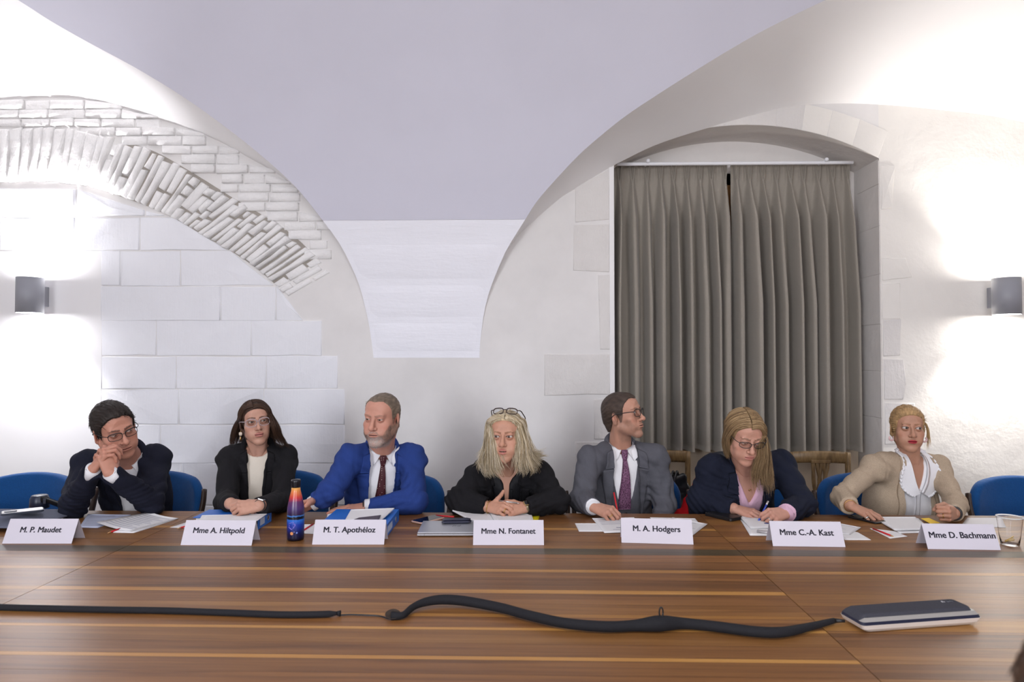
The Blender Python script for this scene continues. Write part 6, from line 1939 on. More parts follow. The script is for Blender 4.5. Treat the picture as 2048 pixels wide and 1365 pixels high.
# dark backpack hung behind the woman writing
kx = at(1432, 905, 3.98)[0]
pack = empty('backpack', (kx, 4.0, .55), 'black bag with a metal buckle behind the shoulder of the navy blazer', 'bag')
S = Sdf(); S.rc((kx - .02, 4.02, .60), (kx + .10, 4.02, .60), .10, .10, 0, 'u', ((0, 1, 0), .6)); S.rc((kx - .02, 4.02, .86), (kx + .10, 4.02, .87), .065, .055, .08, 'u', ((0, 1, 0), .7)); S.rc((kx, 4.02, .6), (kx + .05, 4.02, .86), .09, .07, .05)
V, F = S.mesh(.009); np_obj('bag_body', V, F, flat('black_nylon', (.018, .02, .026), .6), pack)
tube_obj('strap', catmull([(kx - .07, 3.975, .80), (kx - .035, 3.965, .90), (kx + .02, 3.965, .925), (kx + .06, 3.98, .90)], 14), .010, flat('black_nylon', (.018, .02, .026), .6), pack, 8, flat=((0, 1, 0), .5))
box_obj('buckle', (kx - .036, 3.955, .898), (kx - .006, 3.962, .917), M_GOLD, pack, .002)
# ================================================================ things on the table
M_CARD = flat('card_stock', rgb(207, 202, 212), .75)
M_PAPER = flat('paper_white', rgb(226, 225, 226), .8)
M_PAPERB = flat('paper_bluish', rgb(206, 214, 238), .8)
M_INK = flat('ink', rgb(66, 64, 78), .7)
M_INKL = flat('print_grey', rgb(168, 170, 186), .8)
M_RED = flat('pencil_red', rgb(196, 22, 34), .35)
M_PWOOD = flat('pencil_wood', rgb(206, 160, 110), .6)
M_BLK = flat('plastic_black', rgb(22, 22, 25), .4)
M_SCREEN = flat('screen_glass', rgb(12, 13, 18), .08)
def text_mesh(body, size, bold=.0):
    cu = bpy.data.curves.new('lettering', 'FONT'); cu.body = body; cu.size = size; cu.align_x = 'CENTER'; cu.align_y = 'CENTER'
    cu.offset = bold * size; cu.extrude = .0002; cu.resolution_u = 3
    o = bpy.data.objects.new('lettering_tmp', cu); COL.objects.link(o)
    dg = bpy.context.evaluated_depsgraph_get()
    me = bpy.data.meshes.new_from_object(o.evaluated_get(dg))
    bpy.data.objects.remove(o)
    V = np.array([v.co for v in me.vertices]); F = [tuple(p.vertices) for p in me.polygons]
    return V, F
def place_text(body, size, width, origin, xd, yd, mat, parent, bold=.02, name='lettering'):
    V, F = text_mesh(body, size, 0)
    k = width / (V[:, 0].max() - V[:, 0].min())
    xd = unit(xd); yd = unit(yd); n = np.cross(xd, yd)
    cx = (V[:, 0].max() + V[:, 0].min()) / 2; cy = (V[:, 1].max() + V[:, 1].min()) / 2
    if bold:
        m = len(V); V = np.vstack([V + (dx * size * bold, dy * size * bold, 0) for dx in (-1, 0, 1) for dy in (-.5, .5)]); F = [tuple(i + m * j for i in f) for j in range(6) for f in F]
    P_ = np.asarray(origin) + np.outer((V[:, 0] - cx) * k, xd) + np.outer((V[:, 1] - cy) * k, yd) + np.outer(V[:, 2] + .0004, n)
    return mesh_obj(name, P_, F, mat, parent, smooth=False)
CARDS = [((4, 1088), (143, 1088), 'M. P. Maudet', 85, 'white folded name card at the left end, in front of the grey laptop sleeve'),
         ((361, 1091), (503, 1092), 'Mme A. Hiltpold', 106, 'white folded name card in front of the brown-haired woman'),
         ((624, 1090), (768, 1090), 'M. T. Apothéloz', 107, 'white folded name card just right of the coloured bottle'),
         ((946, 1091), (1088, 1091), 'Mme N. Fontanet', 112, 'white folded name card overlapping the silver laptop, before the blonde woman'),
         ((1243, 1086), (1387, 1090), 'M. A. Hodgers', 98, 'white folded name card in front of the man in the grey suit'),
         ((1546, 1093), (1691, 1095), 'Mme C.-A. Kast', 111, 'white folded name card in front of the woman who is writing'),
         ((1856, 1099), (2002, 1101), 'Mme D. Bachmann', 137, 'white folded name card beside the clear plastic cup')]
for bl, br, txt, tw_, lab in CARDS:
    a = on(*bl, TZ + .0006); b = on(*br, TZ + .0006)
    x = unit(b - a); back = np.array([-x[1], x[0], 0]); wd = np.linalg.norm(b - a)
    h, d = .0885, .044
    root = empty('name_card', (a + b) / 2 + back * d, lab, 'name card', 'folded name cards')
    th = .0007
    ra_, rb2 = a + back * d + (0, 0, h), b + back * d + (0, 0, h)
    ba, bb = a + back * 2 * d, b + back * 2 * d
    up = unit(ra_ - a); n1 = unit(np.cross(x, up)); n2 = unit(np.cross(unit(ra_ - ba), x))
    V = [a, b, rb2, ra_, a - n1 * th, b - n1 * th, rb2 - (0, 0, th * 2), ra_ - (0, 0, th * 2)]
    bx = [(0, 1, 2, 3), (7, 6, 5, 4), (0, 4, 5, 1), (1, 5, 6, 2), (3, 7, 4, 0)]
    mesh_obj('front_panel', V, bx, M_CARD, root, smooth=False)
    V = [bb, ba, ra_, rb2, bb - n2 * th, ba - n2 * th, ra_ - (0, 0, th * 2), rb2 - (0, 0, th * 2)]
    mesh_obj('back_panel', V, bx, M_CARD, root, smooth=False)
    c = (a + b) / 2 + up * .055
    px_w = np.linalg.norm(b - a) / (br[0] - bl[0])
    if 'Bachmann' in txt: c = c + x * .006
    place_text(txt, .026, tw_ * px_w * .97, c, x, up, M_INK, root, .028)
def sheet(name, corners, mat, label, cat='paper', z=0.0, thick=.0012, curl=None, lines=0, group=None, lift=None, ink=None, ruled=(.12, .88)):
    """a sheet through four photo corners (back-left, back-right, front-right, front-left) on the table"""
    zs = lift or [0, 0, 0, 0]
    C = [on(px, py, TZ + .0008 + z + dz) for (px, py), dz in zip(corners, zs)]
    n = 9
    def P_(u, v):
        p = (C[0] * (1 - u) + C[1] * u) * (1 - v) + (C[3] * (1 - u) + C[2] * u) * v
        if curl:
            ax, amt = curl
            t = {'l': 1 - u, 'r': u, 'f': v, 'b': 1 - v, 'm': 1 - abs(2 * u - 1)}[ax]
            p = p + np.array([0, 0, amt * t ** 3 if ax != 'm' else amt * t])
        return p
    V = [P_(i / (n - 1), j / (n - 1)) for i in range(n) for j in range(n)]
    V = np.array(V); m = len(V); up = np.array([0, 0, thick])
    F = grid_faces(n, n)
    rim = []
    for i in range(n - 1):
        for j in (0, n - 1): rim += [(i * n + j, (i + 1) * n + j, (i + 1) * n + j + m, i * n + j + m), (j * n + i, j * n + i + 1, j * n + i + 1 + m, j * n + i + m)]
    o = mesh_obj(name, np.vstack([V + up, V]), F + [tuple(k + m for k in f[::-1]) for f in F] + rim, mat)
    tag(o, label, cat, group)
    if lines:
        g = Geo(); r_ = random.Random(len(label))
        for k in range(lines):
            v = ruled[0] + (ruled[1] - ruled[0]) * k / max(1, lines - 1); u1 = r_.uniform(.6, .9)
            us = np.linspace(.1, u1, 7)
            top = [P_(u, v) + up + (0, 0, .0004) for u in us]; bot = [P_(u, v + .018) + up + (0, 0, .0004) for u in us]
            g.add(np.array(top + bot), [(i, i + 1, i + 8, i + 7) for i in range(6)])
        t = g.obj('printed_lines', ink or M_INKL, o, smooth=False)
    return o
def pencil(p0, p1, mat, label, name='pencil', r=.0036, tip=True, group='red pencils'):
    p0 = np.array(p0, float); p1 = np.array(p1, float); d = unit(p1 - p0)
    root = empty(name, p0, label, 'pencil', group)
    tube_obj('barrel', [p0, p1 - d * (.018 if tip else 0)], r, mat, root, 8)
    if tip: tube_obj('sharpened_tip', [p1 - d * .018, p1], [r, .0008], M_PWOOD, root, 8)
    return root
def slab_xy(name, c, yaw, sx, sy, z0, z1, mat, parent, r=.01, bev=.0015):
    """rounded slab lying flat"""
    n = 6; out = []
    for qx, qy, a0 in ((1, 1, 0), (-1, 1, PI / 2), (-1, -1, PI), (1, -1, 1.5 * PI)):
        for k in range(n):
            a = a0 + PI / 2 * k / (n - 1); out.append((qx * (sx / 2 - r) + r * math.cos(a), qy * (sy / 2 - r) + r * math.sin(a)))
    out = np.array(out); N_ = len(out); cy, sy_ = math.cos(yaw), math.sin(yaw)
    rings = [(z0, 1 - bev * 2 / min(sx, sy)), (z0 + bev, 1), (z1 - bev, 1), (z1, 1 - bev * 2 / min(sx, sy))]
    V = []
    for z, k in rings:
        for x, y in out: V.append((c[0] + (x * cy - y * sy_) * k, c[1] + (x * sy_ + y * cy) * k, z))
    F = [(i * N_ + j, i * N_ + (j + 1) % N_, (i + 1) * N_ + (j + 1) % N_, (i + 1) * N_ + j) for i in range(3) for j in range(N_)]
    F += [tuple(range(N_))[::-1], tuple(range(3 * N_, 4 * N_))]
    return mesh_obj(name, V, F, mat, parent, smooth=False)
def phone(px, py, yaw, label, case, z=0.0, sx=.074, sy=.15, screen=None, cam_=False, th=.009):
    c = on(px, py, TZ + z)
    root = empty('phone', c, label, 'phone')
    slab_xy('case', c, yaw, sx, sy, TZ + z + .0005, TZ + z + th, case, root, .012, .002)
    slab_xy('screen', c, yaw, sx - .008, sy - .008, TZ + z + th - .0002, TZ + z + th + .0006, screen or M_SCREEN, root, .009, .0003)
    return root, c
# --- 1: left end
M_SLEEVE = fabric('sleeve_grey', rgb(104, 108, 124), 600, .2, .12)
sc_ = on(35, 1047, TZ); S = Sdf()
S.add(lambda X, Y, Z: (rrect(X - sc_[0] + .04 + 0 * Y + 0 * Z, Y - sc_[1] + 0 * X + 0 * Z, .215, .150, .05) * .6 + 6.0 * np.maximum(0, np.abs(Z - TZ - .022) - .004) * .35 + np.abs(Z - TZ - .022) * .55 - .012).astype(f32), (sc_[0] - .32, sc_[1] - .22, TZ - .03), (sc_[0] + .25, sc_[1] + .22, TZ + .09))
V, F = S.mesh(.006); V[:, 2] = np.maximum(V[:, 2], TZ + .001)
tag(np_obj('laptop_sleeve', V, F, M_SLEEVE), 'grey padded laptop sleeve lying behind the left end name card, phone on it', 'sleeve')
zt_ = float(V[:, 2].max()) - TZ
root, c = phone(45, 1026, math.radians(-52), 'dark-cased phone with pale back lying on the grey laptop sleeve', flat('case_dark', rgb(42, 48, 62), .4), zt_, .075, .155, flat('phone_pale', rgb(214, 214, 212), .3), th=.010)
slab_xy('camera_bump', c + np.array([-.030, -.030, 0]), math.radians(-52), .03, .045, TZ + zt_ + .010, TZ + zt_ + .014, flat('case_dark', rgb(42, 48, 62), .4), root, .008)
M_FLASK = flat('case_leather', rgb(34, 40, 60), .35)
fc = on(70, 1020, TZ)
fl = empty('leather_case', (fc[0], fc[1], TZ), 'round dark leather case with a strap trailing right, behind the phone and laptop sleeve', 'case')
V, F = lathe([(.0005, 0), (.040, 0), (.043, .004), (.041, .05), (.037, .056), (.036, .062), (.033, .064), (.0005, .064)], 32)
mesh_obj('case_body', V + fc + np.array([0, .03, .001]), F, M_FLASK, fl)
tube_obj('strap', catmull([fc + (.03, .0, .050), fc + (.06, .0, .046), fc + (.10, .01, .028), fc + (.15, .02, .012), fc + (.19, .02, .010)], 18), .018, M_BLK, fl, 10, flat=((.2, 1, .3), .35))
box_obj('buckle', fc + np.array([.046, -.012, .030]), fc + np.array([.060, -.006, .056]), flat('buckle_grey', rgb(70, 74, 86), .4, .5), fl, .002)
sheet('document', [(176, 1030), (262, 1031), (196, 1057), (158, 1056)], M_PAPERB, 'printed sheets lying flat under the elbow of the man in navy', lines=9, thick=.002, ruled=(.1, .85))
sheet('document', [(272, 1033), (358, 1038), (268, 1067), (226, 1066)], M_PAPER, 'single blank sheet edge under the open printed booklet', lines=0, thick=.001)
sheet('booklet', [(300, 1031), (357, 1038), (262, 1064), (193, 1052)], M_PAPER, 'printed booklet with curled corner in front of the man in navy', 'booklet', z=.002, lines=11, curl=('l', .014), thick=.002)
sheet('document', [(100, 1030), (150, 1030), (140, 1041), (96, 1039)], M_PAPER, 'cream sheet sticking out beneath the elbow beside the laptop sleeve', lines=0)
pencil(on(240, 1058, TZ + .004), on(215, 1067, TZ + .004), M_RED, 'red pencil poking out under the printed booklet')
# --- 2
sheet('document', [(388, 1041), (440, 1041), (420, 1058), (340, 1056)], M_PAPER, 'white sheet beneath the left side of the second name card')
pencil(on(395, 1047, TZ + .005), on(354, 1058, TZ + .005), M_RED, 'red pencil half hidden by the second name card')
M_BIND = flat('binder_blue', rgb(28, 104, 196), .4)
def binder(fr, bk, label, width=.285, th=.052, dark=True):
    """lever-arch binder lying flat; fr/bk = near and far bottom corners of the spine"""
    f_ = on(*fr, TZ + .001); b_ = on(*bk, TZ + .001); y = unit(b_ - f_); x = np.array([y[1], -y[0], 0]); L = min(.32, np.linalg.norm(b_ - f_))
    M = np.eye(4); M[:3, 0] = x; M[:3, 1] = y; M[:3, 2] = (0, 0, 1); M[:3, 3] = f_
    root = empty('ring_binder', f_, label, 'binder', 'blue ring binders')
    Mx = Matrix(M.tolist())
    box_obj('lower_cover', (-width, 0, 0), (-.002, L, .003), M_BIND, root, .001, Mx)
    box_obj('upper_cover', (-width, 0, th - .003), (-.002, L, th), M_BIND, root, .001, Mx)
    box_obj('spine', (-.004, 0, 0), (0, L, th), M_BIND, root, .001, Mx)
    box_obj('paper_block', (-width + .01, .006, .0035), (-.03, L - .006, th - .006), M_PAPER, root, .001, Mx)
    box_obj('spine_label', (0, L * .12, .012), (.0006, L * .45, th - .012), flat('label_grey', rgb(176, 190, 214), .6), root, 0, Mx)
    V, F = lathe([(.010, -.0005), (.0125, .001), (.010, .0015), (.0085, -.0005)], 20)
    R_ = np.array([[0, 0, 1], [1, 0, 0], [0, 1, 0.]])
    V = V @ R_.T + np.array([.0004, L * .72, th * .5]); V = V @ M[:3, :3].T + f_
    mesh_obj('finger_ring', V, F, M_SILV, root)
    box_obj('finger_hole', (0, L * .72 - .0075, th * .5 - .0075), (.0005, L * .72 + .0075, th * .5 + .0075), M_BLK, root, 0, Mx)
    return root, M, L
binder((517, 1060), (543, 1043), 'blue ring binder under the folded hands of the brown-haired woman')
sheet('document', [(404, 1032), (534, 1029), (514, 1043), (396, 1045)], M_PAPER, 'white sheets on the blue binder under folded hands', z=.053, thick=.002)
# --- 3
binder((772, 1078), (798, 1042), 'blue ring binder right of the third name card, papers on top')
sheet('document', [(702, 1021), (789, 1018), (765, 1040), (690, 1042)], M_PAPER, 'white sheets with a dark picture on top of the blue binder', z=.054, thick=.003, lift=[.002, .012, .006, .0])
sheet('photo_print', [(718, 1036), (762, 1031), (758, 1040), (700, 1043)], flat('dark_print', rgb(74, 66, 78), .5), 'dark printed picture lying on the papers of the blue binder', 'print', z=.0665, thick=.0006)
sheet('document', [(655, 1030), (700, 1026), (700, 1043), (652, 1044)], M_PAPER, 'curved white sheet beside the flat hand of the man in blue', z=.03, curl=('m', .01))
sheet('note_paper', [(608, 1050), (640, 1050), (628, 1069), (606, 1068)], M_PAPER, 'small white note paper between the bottle and the third name card')
pencil(on(606, 1062, TZ + .005), on(626, 1049, TZ + .005), M_RED, 'red pencil behind the coloured bottle', tip=False)
bt = on(591, 1079.5, TZ + .001)
tb = Nt('bottle_print'); tc = tb.n('ShaderNodeTexCoord'); sx_ = tb.n('ShaderNodeSeparateXYZ'); tb.l(tc, 'Object', sx_, 'Vector')
mr = tb.n('ShaderNodeMapRange'); mr.inputs['From Min'].default_value = 0; mr.inputs['From Max'].default_value = .235; tb.l(sx_, 'Z', mr, 'Value')
nz_ = tb.noise(60, 4, .7); tb.l(tc, 'Object', nz_, 'Vector')
ad = tb.n('ShaderNodeMath'); ad.operation = 'MULTIPLY_ADD'; ad.inputs[1].default_value = .05; tb.l(nz_, 'Fac', ad, 0); tb.l(mr, 0, ad, 2)
rp = tb.ramp(ad, 0, [(.04, rgb(12, 10, 22)), (.16, rgb(24, 26, 74)), (.30, rgb(26, 56, 160)), (.385, rgb(44, 110, 206)), (.40, rgb(8, 8, 16)), (.435, rgb(10, 10, 20)), (.45, rgb(66, 130, 210)), (.47, rgb(40, 24, 60)), (.58, rgb(70, 48, 104)), (.69, rgb(90, 44, 92)), (.76, rgb(196, 52, 52)), (.85, rgb(216, 120, 64)), (.95, rgb(226, 176, 86))])
vo = tb.n('ShaderNodeTexVoronoi'); vo.inputs['Scale'].default_value = 240; tb.l(tc, 'Object', vo, 'Vector')
st = tb.ramp(vo, 'Distance', [(.05, (1, 1, 1)), (.10, (0, 0, 0))]); mxs = tb.n('ShaderNodeMix'); mxs.data_type = 'RGBA'; mxs.inputs[7].default_value = (.5, .5, .62, 1)
ml = tb.n('ShaderNodeMath'); ml.operation = 'MULTIPLY'; ml.inputs[1].default_value = .45; tb.l(st, 'Color', ml, 0)
tb.l(ml, 0, mxs, 0); tb.l(rp, 'Color', mxs, 6); tb.t.links.new(mxs.outputs[2], tb.b.inputs['Base Color'])
tb.b.inputs['Roughness'].default_value = .28
bottle = empty('bottle', bt, 'galaxy-printed metal drinking bottle with black cap standing between second and third name cards', 'bottle')
def local_obj(name, V, F, mat, parent, loc):
    o = mesh_obj(name, V, F, mat, None); o.location = Vector(loc); o.parent = parent; o.matrix_parent_inverse = parent.matrix_basis.inverted(); return o
prof = [(.0005, 0), (.030, 0), (.0335, .004), (.0340, .012), (.0343, .06), (.0342, .112), (.0330, .130), (.0300, .150), (.0258, .170), (.0215, .188), (.0185, .200), (.0172, .212), (.0005, .213)]
V, F = lathe(prof, 40); local_obj('flask', V, F, tb.m, bottle, bt)
V, F = lathe([(.0005, .2125), (.0182, .2125), (.0186, .215), (.0190, .232), (.0196, .238), (.0180, .2435), (.0005, .245)], 36); local_obj('cap', V, F, flat('cap_black', rgb(20, 22, 28), .22), bottle, bt)
for a_, z_, r_, col in ((-1.15, .020, .0066, rgb(214, 140, 84)), (-.95, .006, 0, None), (-.55, .022, .0034, rgb(120, 146, 220)), (-.86, .026, .0018, rgb(170, 170, 210))):
    if col is None: continue
    a_ -= .55
    cdir = np.array([math.cos(a_), math.sin(a_), 0]); tn = np.array([-cdir[1], cdir[0], 0])
    t = np.linspace(0, 2 * PI, 20, endpoint=False)
    R0 = .0343
    P_ = np.array([(R0 * math.cos(a_ + r_ * math.cos(q) / R0) * 1.006, R0 * math.sin(a_ + r_ * math.cos(q) / R0) * 1.006, z_ + .012 + r_ * math.sin(q)) for q in t]); P_ = np.vstack([P_, cdir * R0 * 1.010 + (0, 0, z_ + .012)])
    local_obj('printed_planet', P_, [(i, (i + 1) % 20, 20) for i in range(20)], flat('planet_%d' % int(z_ * 1e4), col, .4), bottle, bt)
rr_ = random.Random(5)
g = Geo()
for k in range(26):
    q = k / 26 * 2 * PI; rad = .013 * (1 + rr_.uniform(-.2, .2))
    aa = -1.72 + rad * math.cos(q) / .0343; zz_ = .063 + rad * math.sin(q)
    p = np.array([math.cos(aa) * .0345, math.sin(aa) * .0345, zz_]); tn = np.array([-math.sin(aa), math.cos(aa), 0]); s_ = rr_.uniform(.0008, .0022)
    g.add(np.array([p - tn * s_ - (0, 0, s_), p + tn * s_ - (0, 0, s_), p + tn * s_ + (0, 0, s_), p - tn * s_ + (0, 0, s_)]), [(0, 1, 2, 3)])
o = g.obj('printed_nebula', flat('nebula', rgb(122, 112, 196), .4), None, smooth=False); o.location = Vector(bt); o.parent = bottle; o.matrix_parent_inverse = bottle.matrix_basis.inverted()
# --- 4
M_ALU = flat('aluminium', rgb(186, 188, 194), .35, .75)
lf = on(834, 1074, TZ + .001); lb = on(846, 1049.5, TZ + .001); y = unit(np.array([lb[0] - lf[0], lb[1] - lf[1], 0])); x = np.array([y[1], -y[0], 0])
Mlp = np.eye(4); Mlp[:3, 0] = x; Mlp[:3, 1] = y; Mlp[:3, 3] = lf; ML = Matrix(Mlp.tolist()); LW, LD = .315, .205
lap = empty('laptop', lf, 'closed silver laptop lying beside the fourth name card', 'laptop')
box_obj('base', (0, 0, .002), (LW, LD, .0105), M_ALU, lap, .002, ML); box_obj('lid', (.001, .001, .0115), (LW - .001, LD - .001, .0175), M_ALU, lap, .002, ML)
box_obj('hinge_gap', (.003, .003, .0100), (LW - .003, LD - .003, .0120), M_BLK, lap, 0, ML)
box_obj('port', (.030, -.0004, .004), (.0308, .0004, .010), M_BLK, lap, 0, ML)
for xx in (.02, .29):
    for yy in (.02, .18): box_obj('foot', (xx - .008, yy - .008, -.0005), (xx + .008, yy + .008, .002), M_BLK, lap, 0, ML)
g = Geo()
for k, (dx, l_, sk) in enumerate([(-.014, .022, .008), (-.005, .016, .006), (.005, .016, .006), (.013, .022, .008)]):
    c = np.array([.157 + dx, LD * .52, .0178]); g.add(np.array([c + (-sk / 2 - .0015, -l_ / 2, 0), c + (-sk / 2 + .0015, -l_ / 2, 0), c + (sk / 2 + .0015, l_ / 2, 0), c + (sk / 2 - .0015, l_ / 2, 0)]) @ Mlp[:3, :3].T + lf, [(0, 1, 2, 3)])
g.obj('slash_logo', M_BLK, lap, smooth=False)
phone(856, 1042, math.radians(-38), 'phone in rose gold case lying behind the silver laptop', flat('rose_gold', rgb(222, 186, 172), .3, .3))
root = empty('spectacle_case', on(915, 1047, TZ + .019), 'dark blue folded spectacles case on the silver laptop', 'case')
cc = on(913, 1046, TZ + .019)
slab_xy('case_body', cc, math.radians(6), .13, .045, TZ + .0195, TZ + .030, flat('case_blue', rgb(40, 42, 62), .35), root, .012, .004)
slab_xy('case_lid', cc + np.array([0, .004, 0]), math.radians(6), .124, .036, TZ + .0305, TZ + .036, flat('case_blue', rgb(40, 42, 62), .35), root, .012, .003)
nb = empty('notebook', on(980, 1042, TZ), 'open white notebook under the hands of the blonde woman', 'notebook')
def page(corners, z, curl, name):
    o = sheet(name, corners, M_PAPER, None, None, z=z, thick=.006, curl=curl); o.parent = nb; o.matrix_parent_inverse = nb.matrix_basis.inverted(); return o
page([(905, 1031), (978, 1029), (990, 1048), (932, 1046)], .008, ('l', .018), 'left_page'); page([(979, 1029), (1063, 1031), (1068, 1048), (990, 1048)], .008, ('l', .004), 'right_page')
sheet('folder', [(1020, 1029), (1080, 1029), (1076, 1043), (1020, 1045)], flat('folder_yellow', rgb(222, 206, 20), .5), 'bright yellow folder sticking out under the open notebook', 'folder', thick=.004)
pencil(on(872, 1031.5, TZ + .008), on(908, 1034.5, TZ + .014), M_RED, 'red and white pencil lying by the rose gold phone', tip=False)
p4 = PEOPLE[3]; q4 = p4.pen_at; d4 = unit(np.array([1, -.15, -.10]))
pen = empty('pen', q4, 'slim silver pen held in the fingers of the blonde woman', 'pen', 'pens')
tube_obj('barrel', [q4 - d4 * .045, q4 + d4 * .040], .0036, M_SILV, pen, 10); tube_obj('nib', [q4 + d4 * .040, q4 + d4 * .055], [.0036, .0008], M_SILV, pen, 10)
# --- 5
sheet('note_paper', [(1150, 1048), (1196, 1048), (1208, 1064), (1158, 1064)], M_PAPER, 'small white note paper left of the printed letter before the grey suit')
sheet('letter', [(1184, 1037.5), (1268, 1036), (1290, 1064), (1209, 1067)], M_PAPER, 'printed letter with blue mark in front of the man in grey', z=.0015, lines=4, ruled=(.2, .45))
sheet('letter', [(1300, 1036), (1390, 1038), (1400, 1050), (1316, 1054)], M_PAPER, 'sheet lying to the back right of the fifth name card', z=.001, lift=[.003, 0, 0, 0])
sheet('letter', [(1345, 1036), (1415, 1049), (1385, 1072), (1310, 1066)], M_PAPER, 'sheet with pointed corner emerging right of the fifth name card', z=.0025, lines=5)
mk = on(1238, 1056, TZ + .004); g = Geo()
g.add(np.array([mk + (-.010, -.003, 0), mk + (.012, -.003, 0), mk + (.012, .008, 0), mk + (.002, .003, 0), mk + (-.012, .006, 0)]), [(0, 1, 2, 3, 4)])
g.box(mk + (-.03, -.034, 0), mk + (.02, -.032, .0003))
tag(g.obj('stamp_print', flat('ink_blue', rgb(52, 56, 120), .6), None, smooth=False), 'small blue printed mark on the letter before the grey suit', 'print')
p5 = PEOPLE[4]; q5 = p5.pen_at
d5 = unit(at(1209, 965, q5[1] + .05) - at(1221, 1030, q5[1] - .01))
pencil(q5 + d5 * .115, q5 - d5 * .055, M_RED, 'red pencil held upright by the man in the grey suit')
# --- 6
r6, c6 = phone(1446, 1036, math.radians(35), 'black phone lying left of the writing woman', M_BLK, 0, .080, .155, th=.016)
slab_xy('wallet_flap', c6 + np.array([.004, -.01, 0]), math.radians(35), .074, .15, TZ + .0170, TZ + .0182, M_BLK, r6, .012, .0004)
sheet('document', [(1478, 1036), (1560, 1036), (1575, 1073), (1500, 1072)], M_PAPER, 'white sheet underneath the letter being signed', z=.0)
sheet('letter', [(1469, 1024), (1545, 1026), (1575, 1056), (1502, 1058)], M_PAPER, 'letter being signed by the woman with the blue pen', z=.003, lines=3, ruled=(.2, .4), lift=[.010, .004, .0, .0])
mk = on(1535, 1047, TZ + .008); V, F = lathe([(.0004, .0006), (.013, .0004), (.013, -.0002)], 18)
tag(mesh_obj('stamp_print', V * np.array([1.2, .7, 1]) + mk, F, flat('ink_blue', rgb(52, 56, 120), .6)), 'round dark blue stamp printed on the letter being signed', 'print')
pencil(on(1514, 1063, TZ + .008), on(1552, 1068, TZ + .008), flat('pen_silver', rgb(190, 186, 188), .35, .5), 'silver pen with red end lying before the letter being signed', 'pen', .0062, False, 'pens')
box_c = on(1530, 1063, TZ + .013)
p6 = PEOPLE[5]; q6 = p6.pen_at; d6 = unit(at(1543, 997, q6[1] + .05) - at(1522, 1040, q6[1] - .02))
pen = empty('pen', q6, 'blue pen in the hand of the writing woman', 'pen', 'pens')
M_PENB = flat('pen_blue', rgb(30, 70, 190), .3)
tube_obj('barrel', [q6 - d6 * .03, q6 + d6 * .070], .0042, M_PENB, pen, 10); tube_obj('nib', [q6 - d6 * .055, q6 - d6 * .03], [.0008, .0040], M_PENB, pen, 10)
tube_obj('clip_cap', [q6 + d6 * .070, q6 + d6 * .092], .0045, flat('pen_silver', rgb(190, 186, 188), .35, .5), pen, 10)
sheet('document', [(1660, 1044), (1722, 1056), (1700, 1071), (1655, 1064)], M_PAPER, 'sheet emerging right of the sixth name card, upper one', z=.002, lines=3)
sheet('document', [(1670, 1058), (1716, 1066), (1742, 1081), (1690, 1081)], M_PAPER, 'blank sheet nearest the camera, right of the sixth name card')
# --- 7
phone(1733, 1041, math.radians(28), 'black phone under the spread fingers of the woman in beige', M_BLK, .0, .075, .15)
sheet('note_paper', [(1740, 1058), (1790, 1064), (1815, 1074), (1780, 1078)], M_PAPER, 'white note paper lying under the red pencil near the seventh name card')
pencil(on(1746, 1058, TZ + .006), on(1788, 1074, TZ + .006), M_RED, 'red pencil lying on the note paper before the woman in beige')
sheet('document', [(1746, 1036), (1830, 1036), (1862, 1062), (1790, 1064)], M_PAPER, 'stack of white sheets in front of the woman in beige', z=.002, thick=.004, curl=('f', .004))
sheet('document', [(1752, 1038), (1836, 1038), (1868, 1066), (1800, 1068)], M_PAPER, 'lower white sheets under the stack before the woman in beige', thick=.0018)
sheet('sticky_note', [(1842, 1038), (1858, 1037), (1880, 1047), (1860, 1048)], flat('note_yellow', rgb(236, 196, 40), .7), 'small yellow sticky note beside the closed fist', 'sticky note', z=.007)
sheet('document', [(1935, 1037), (2002, 1037), (2012, 1056), (1920, 1054)], M_PAPER, 'white sheet between the fist and the plastic cup')
tg = Nt('clear_plastic'); tg.b.inputs['Base Color'].default_value = (1, 1, 1, 1); tg.b.inputs['Roughness'].default_value = .03; tg.b.inputs['Transmission Weight'].default_value = 1.0; tg.b.inputs['IOR'].default_value = 1.12
ck = on(2020, 1090, TZ + .001)
cup = empty('plastic_cup', ck, 'clear plastic cup with a stirrer inside at the right end of the table', 'cup')
V, F = lathe([(.0005, .0), (.030, .0), (.032, .003), (.0375, .045), (.0445, .105), (.0462, .109), (.0450, .111), (.0430, .106), (.0362, .045), (.0305, .005), (.0005, .004)], 40)
mesh_obj('cup_wall', V + ck, F, tg.m, cup)
V, F = lathe([(.0440, .1075), (.0466, .1085), (.0466, .1115), (.0440, .1115), (.0440, .1075)], 40); mesh_obj('cup_rim', V + ck, F, flat('rim_plastic', rgb(224, 226, 228), .2), cup)
tube_obj('stirrer', [ck + (-.022, -.004, .012), ck + (.018, .006, .030)], .0026, flat('stirrer_wood', rgb(206, 168, 84), .6), cup, 8, flat=((0, 0, 1), .5))
tube_obj('tea_bag_paper', [ck + (-.014, .006, .010), ck + (.010, -.008, .022)], .006, flat('tea_paper', rgb(190, 164, 120), .7), cup, 8, flat=((0, 1, 0), .3))
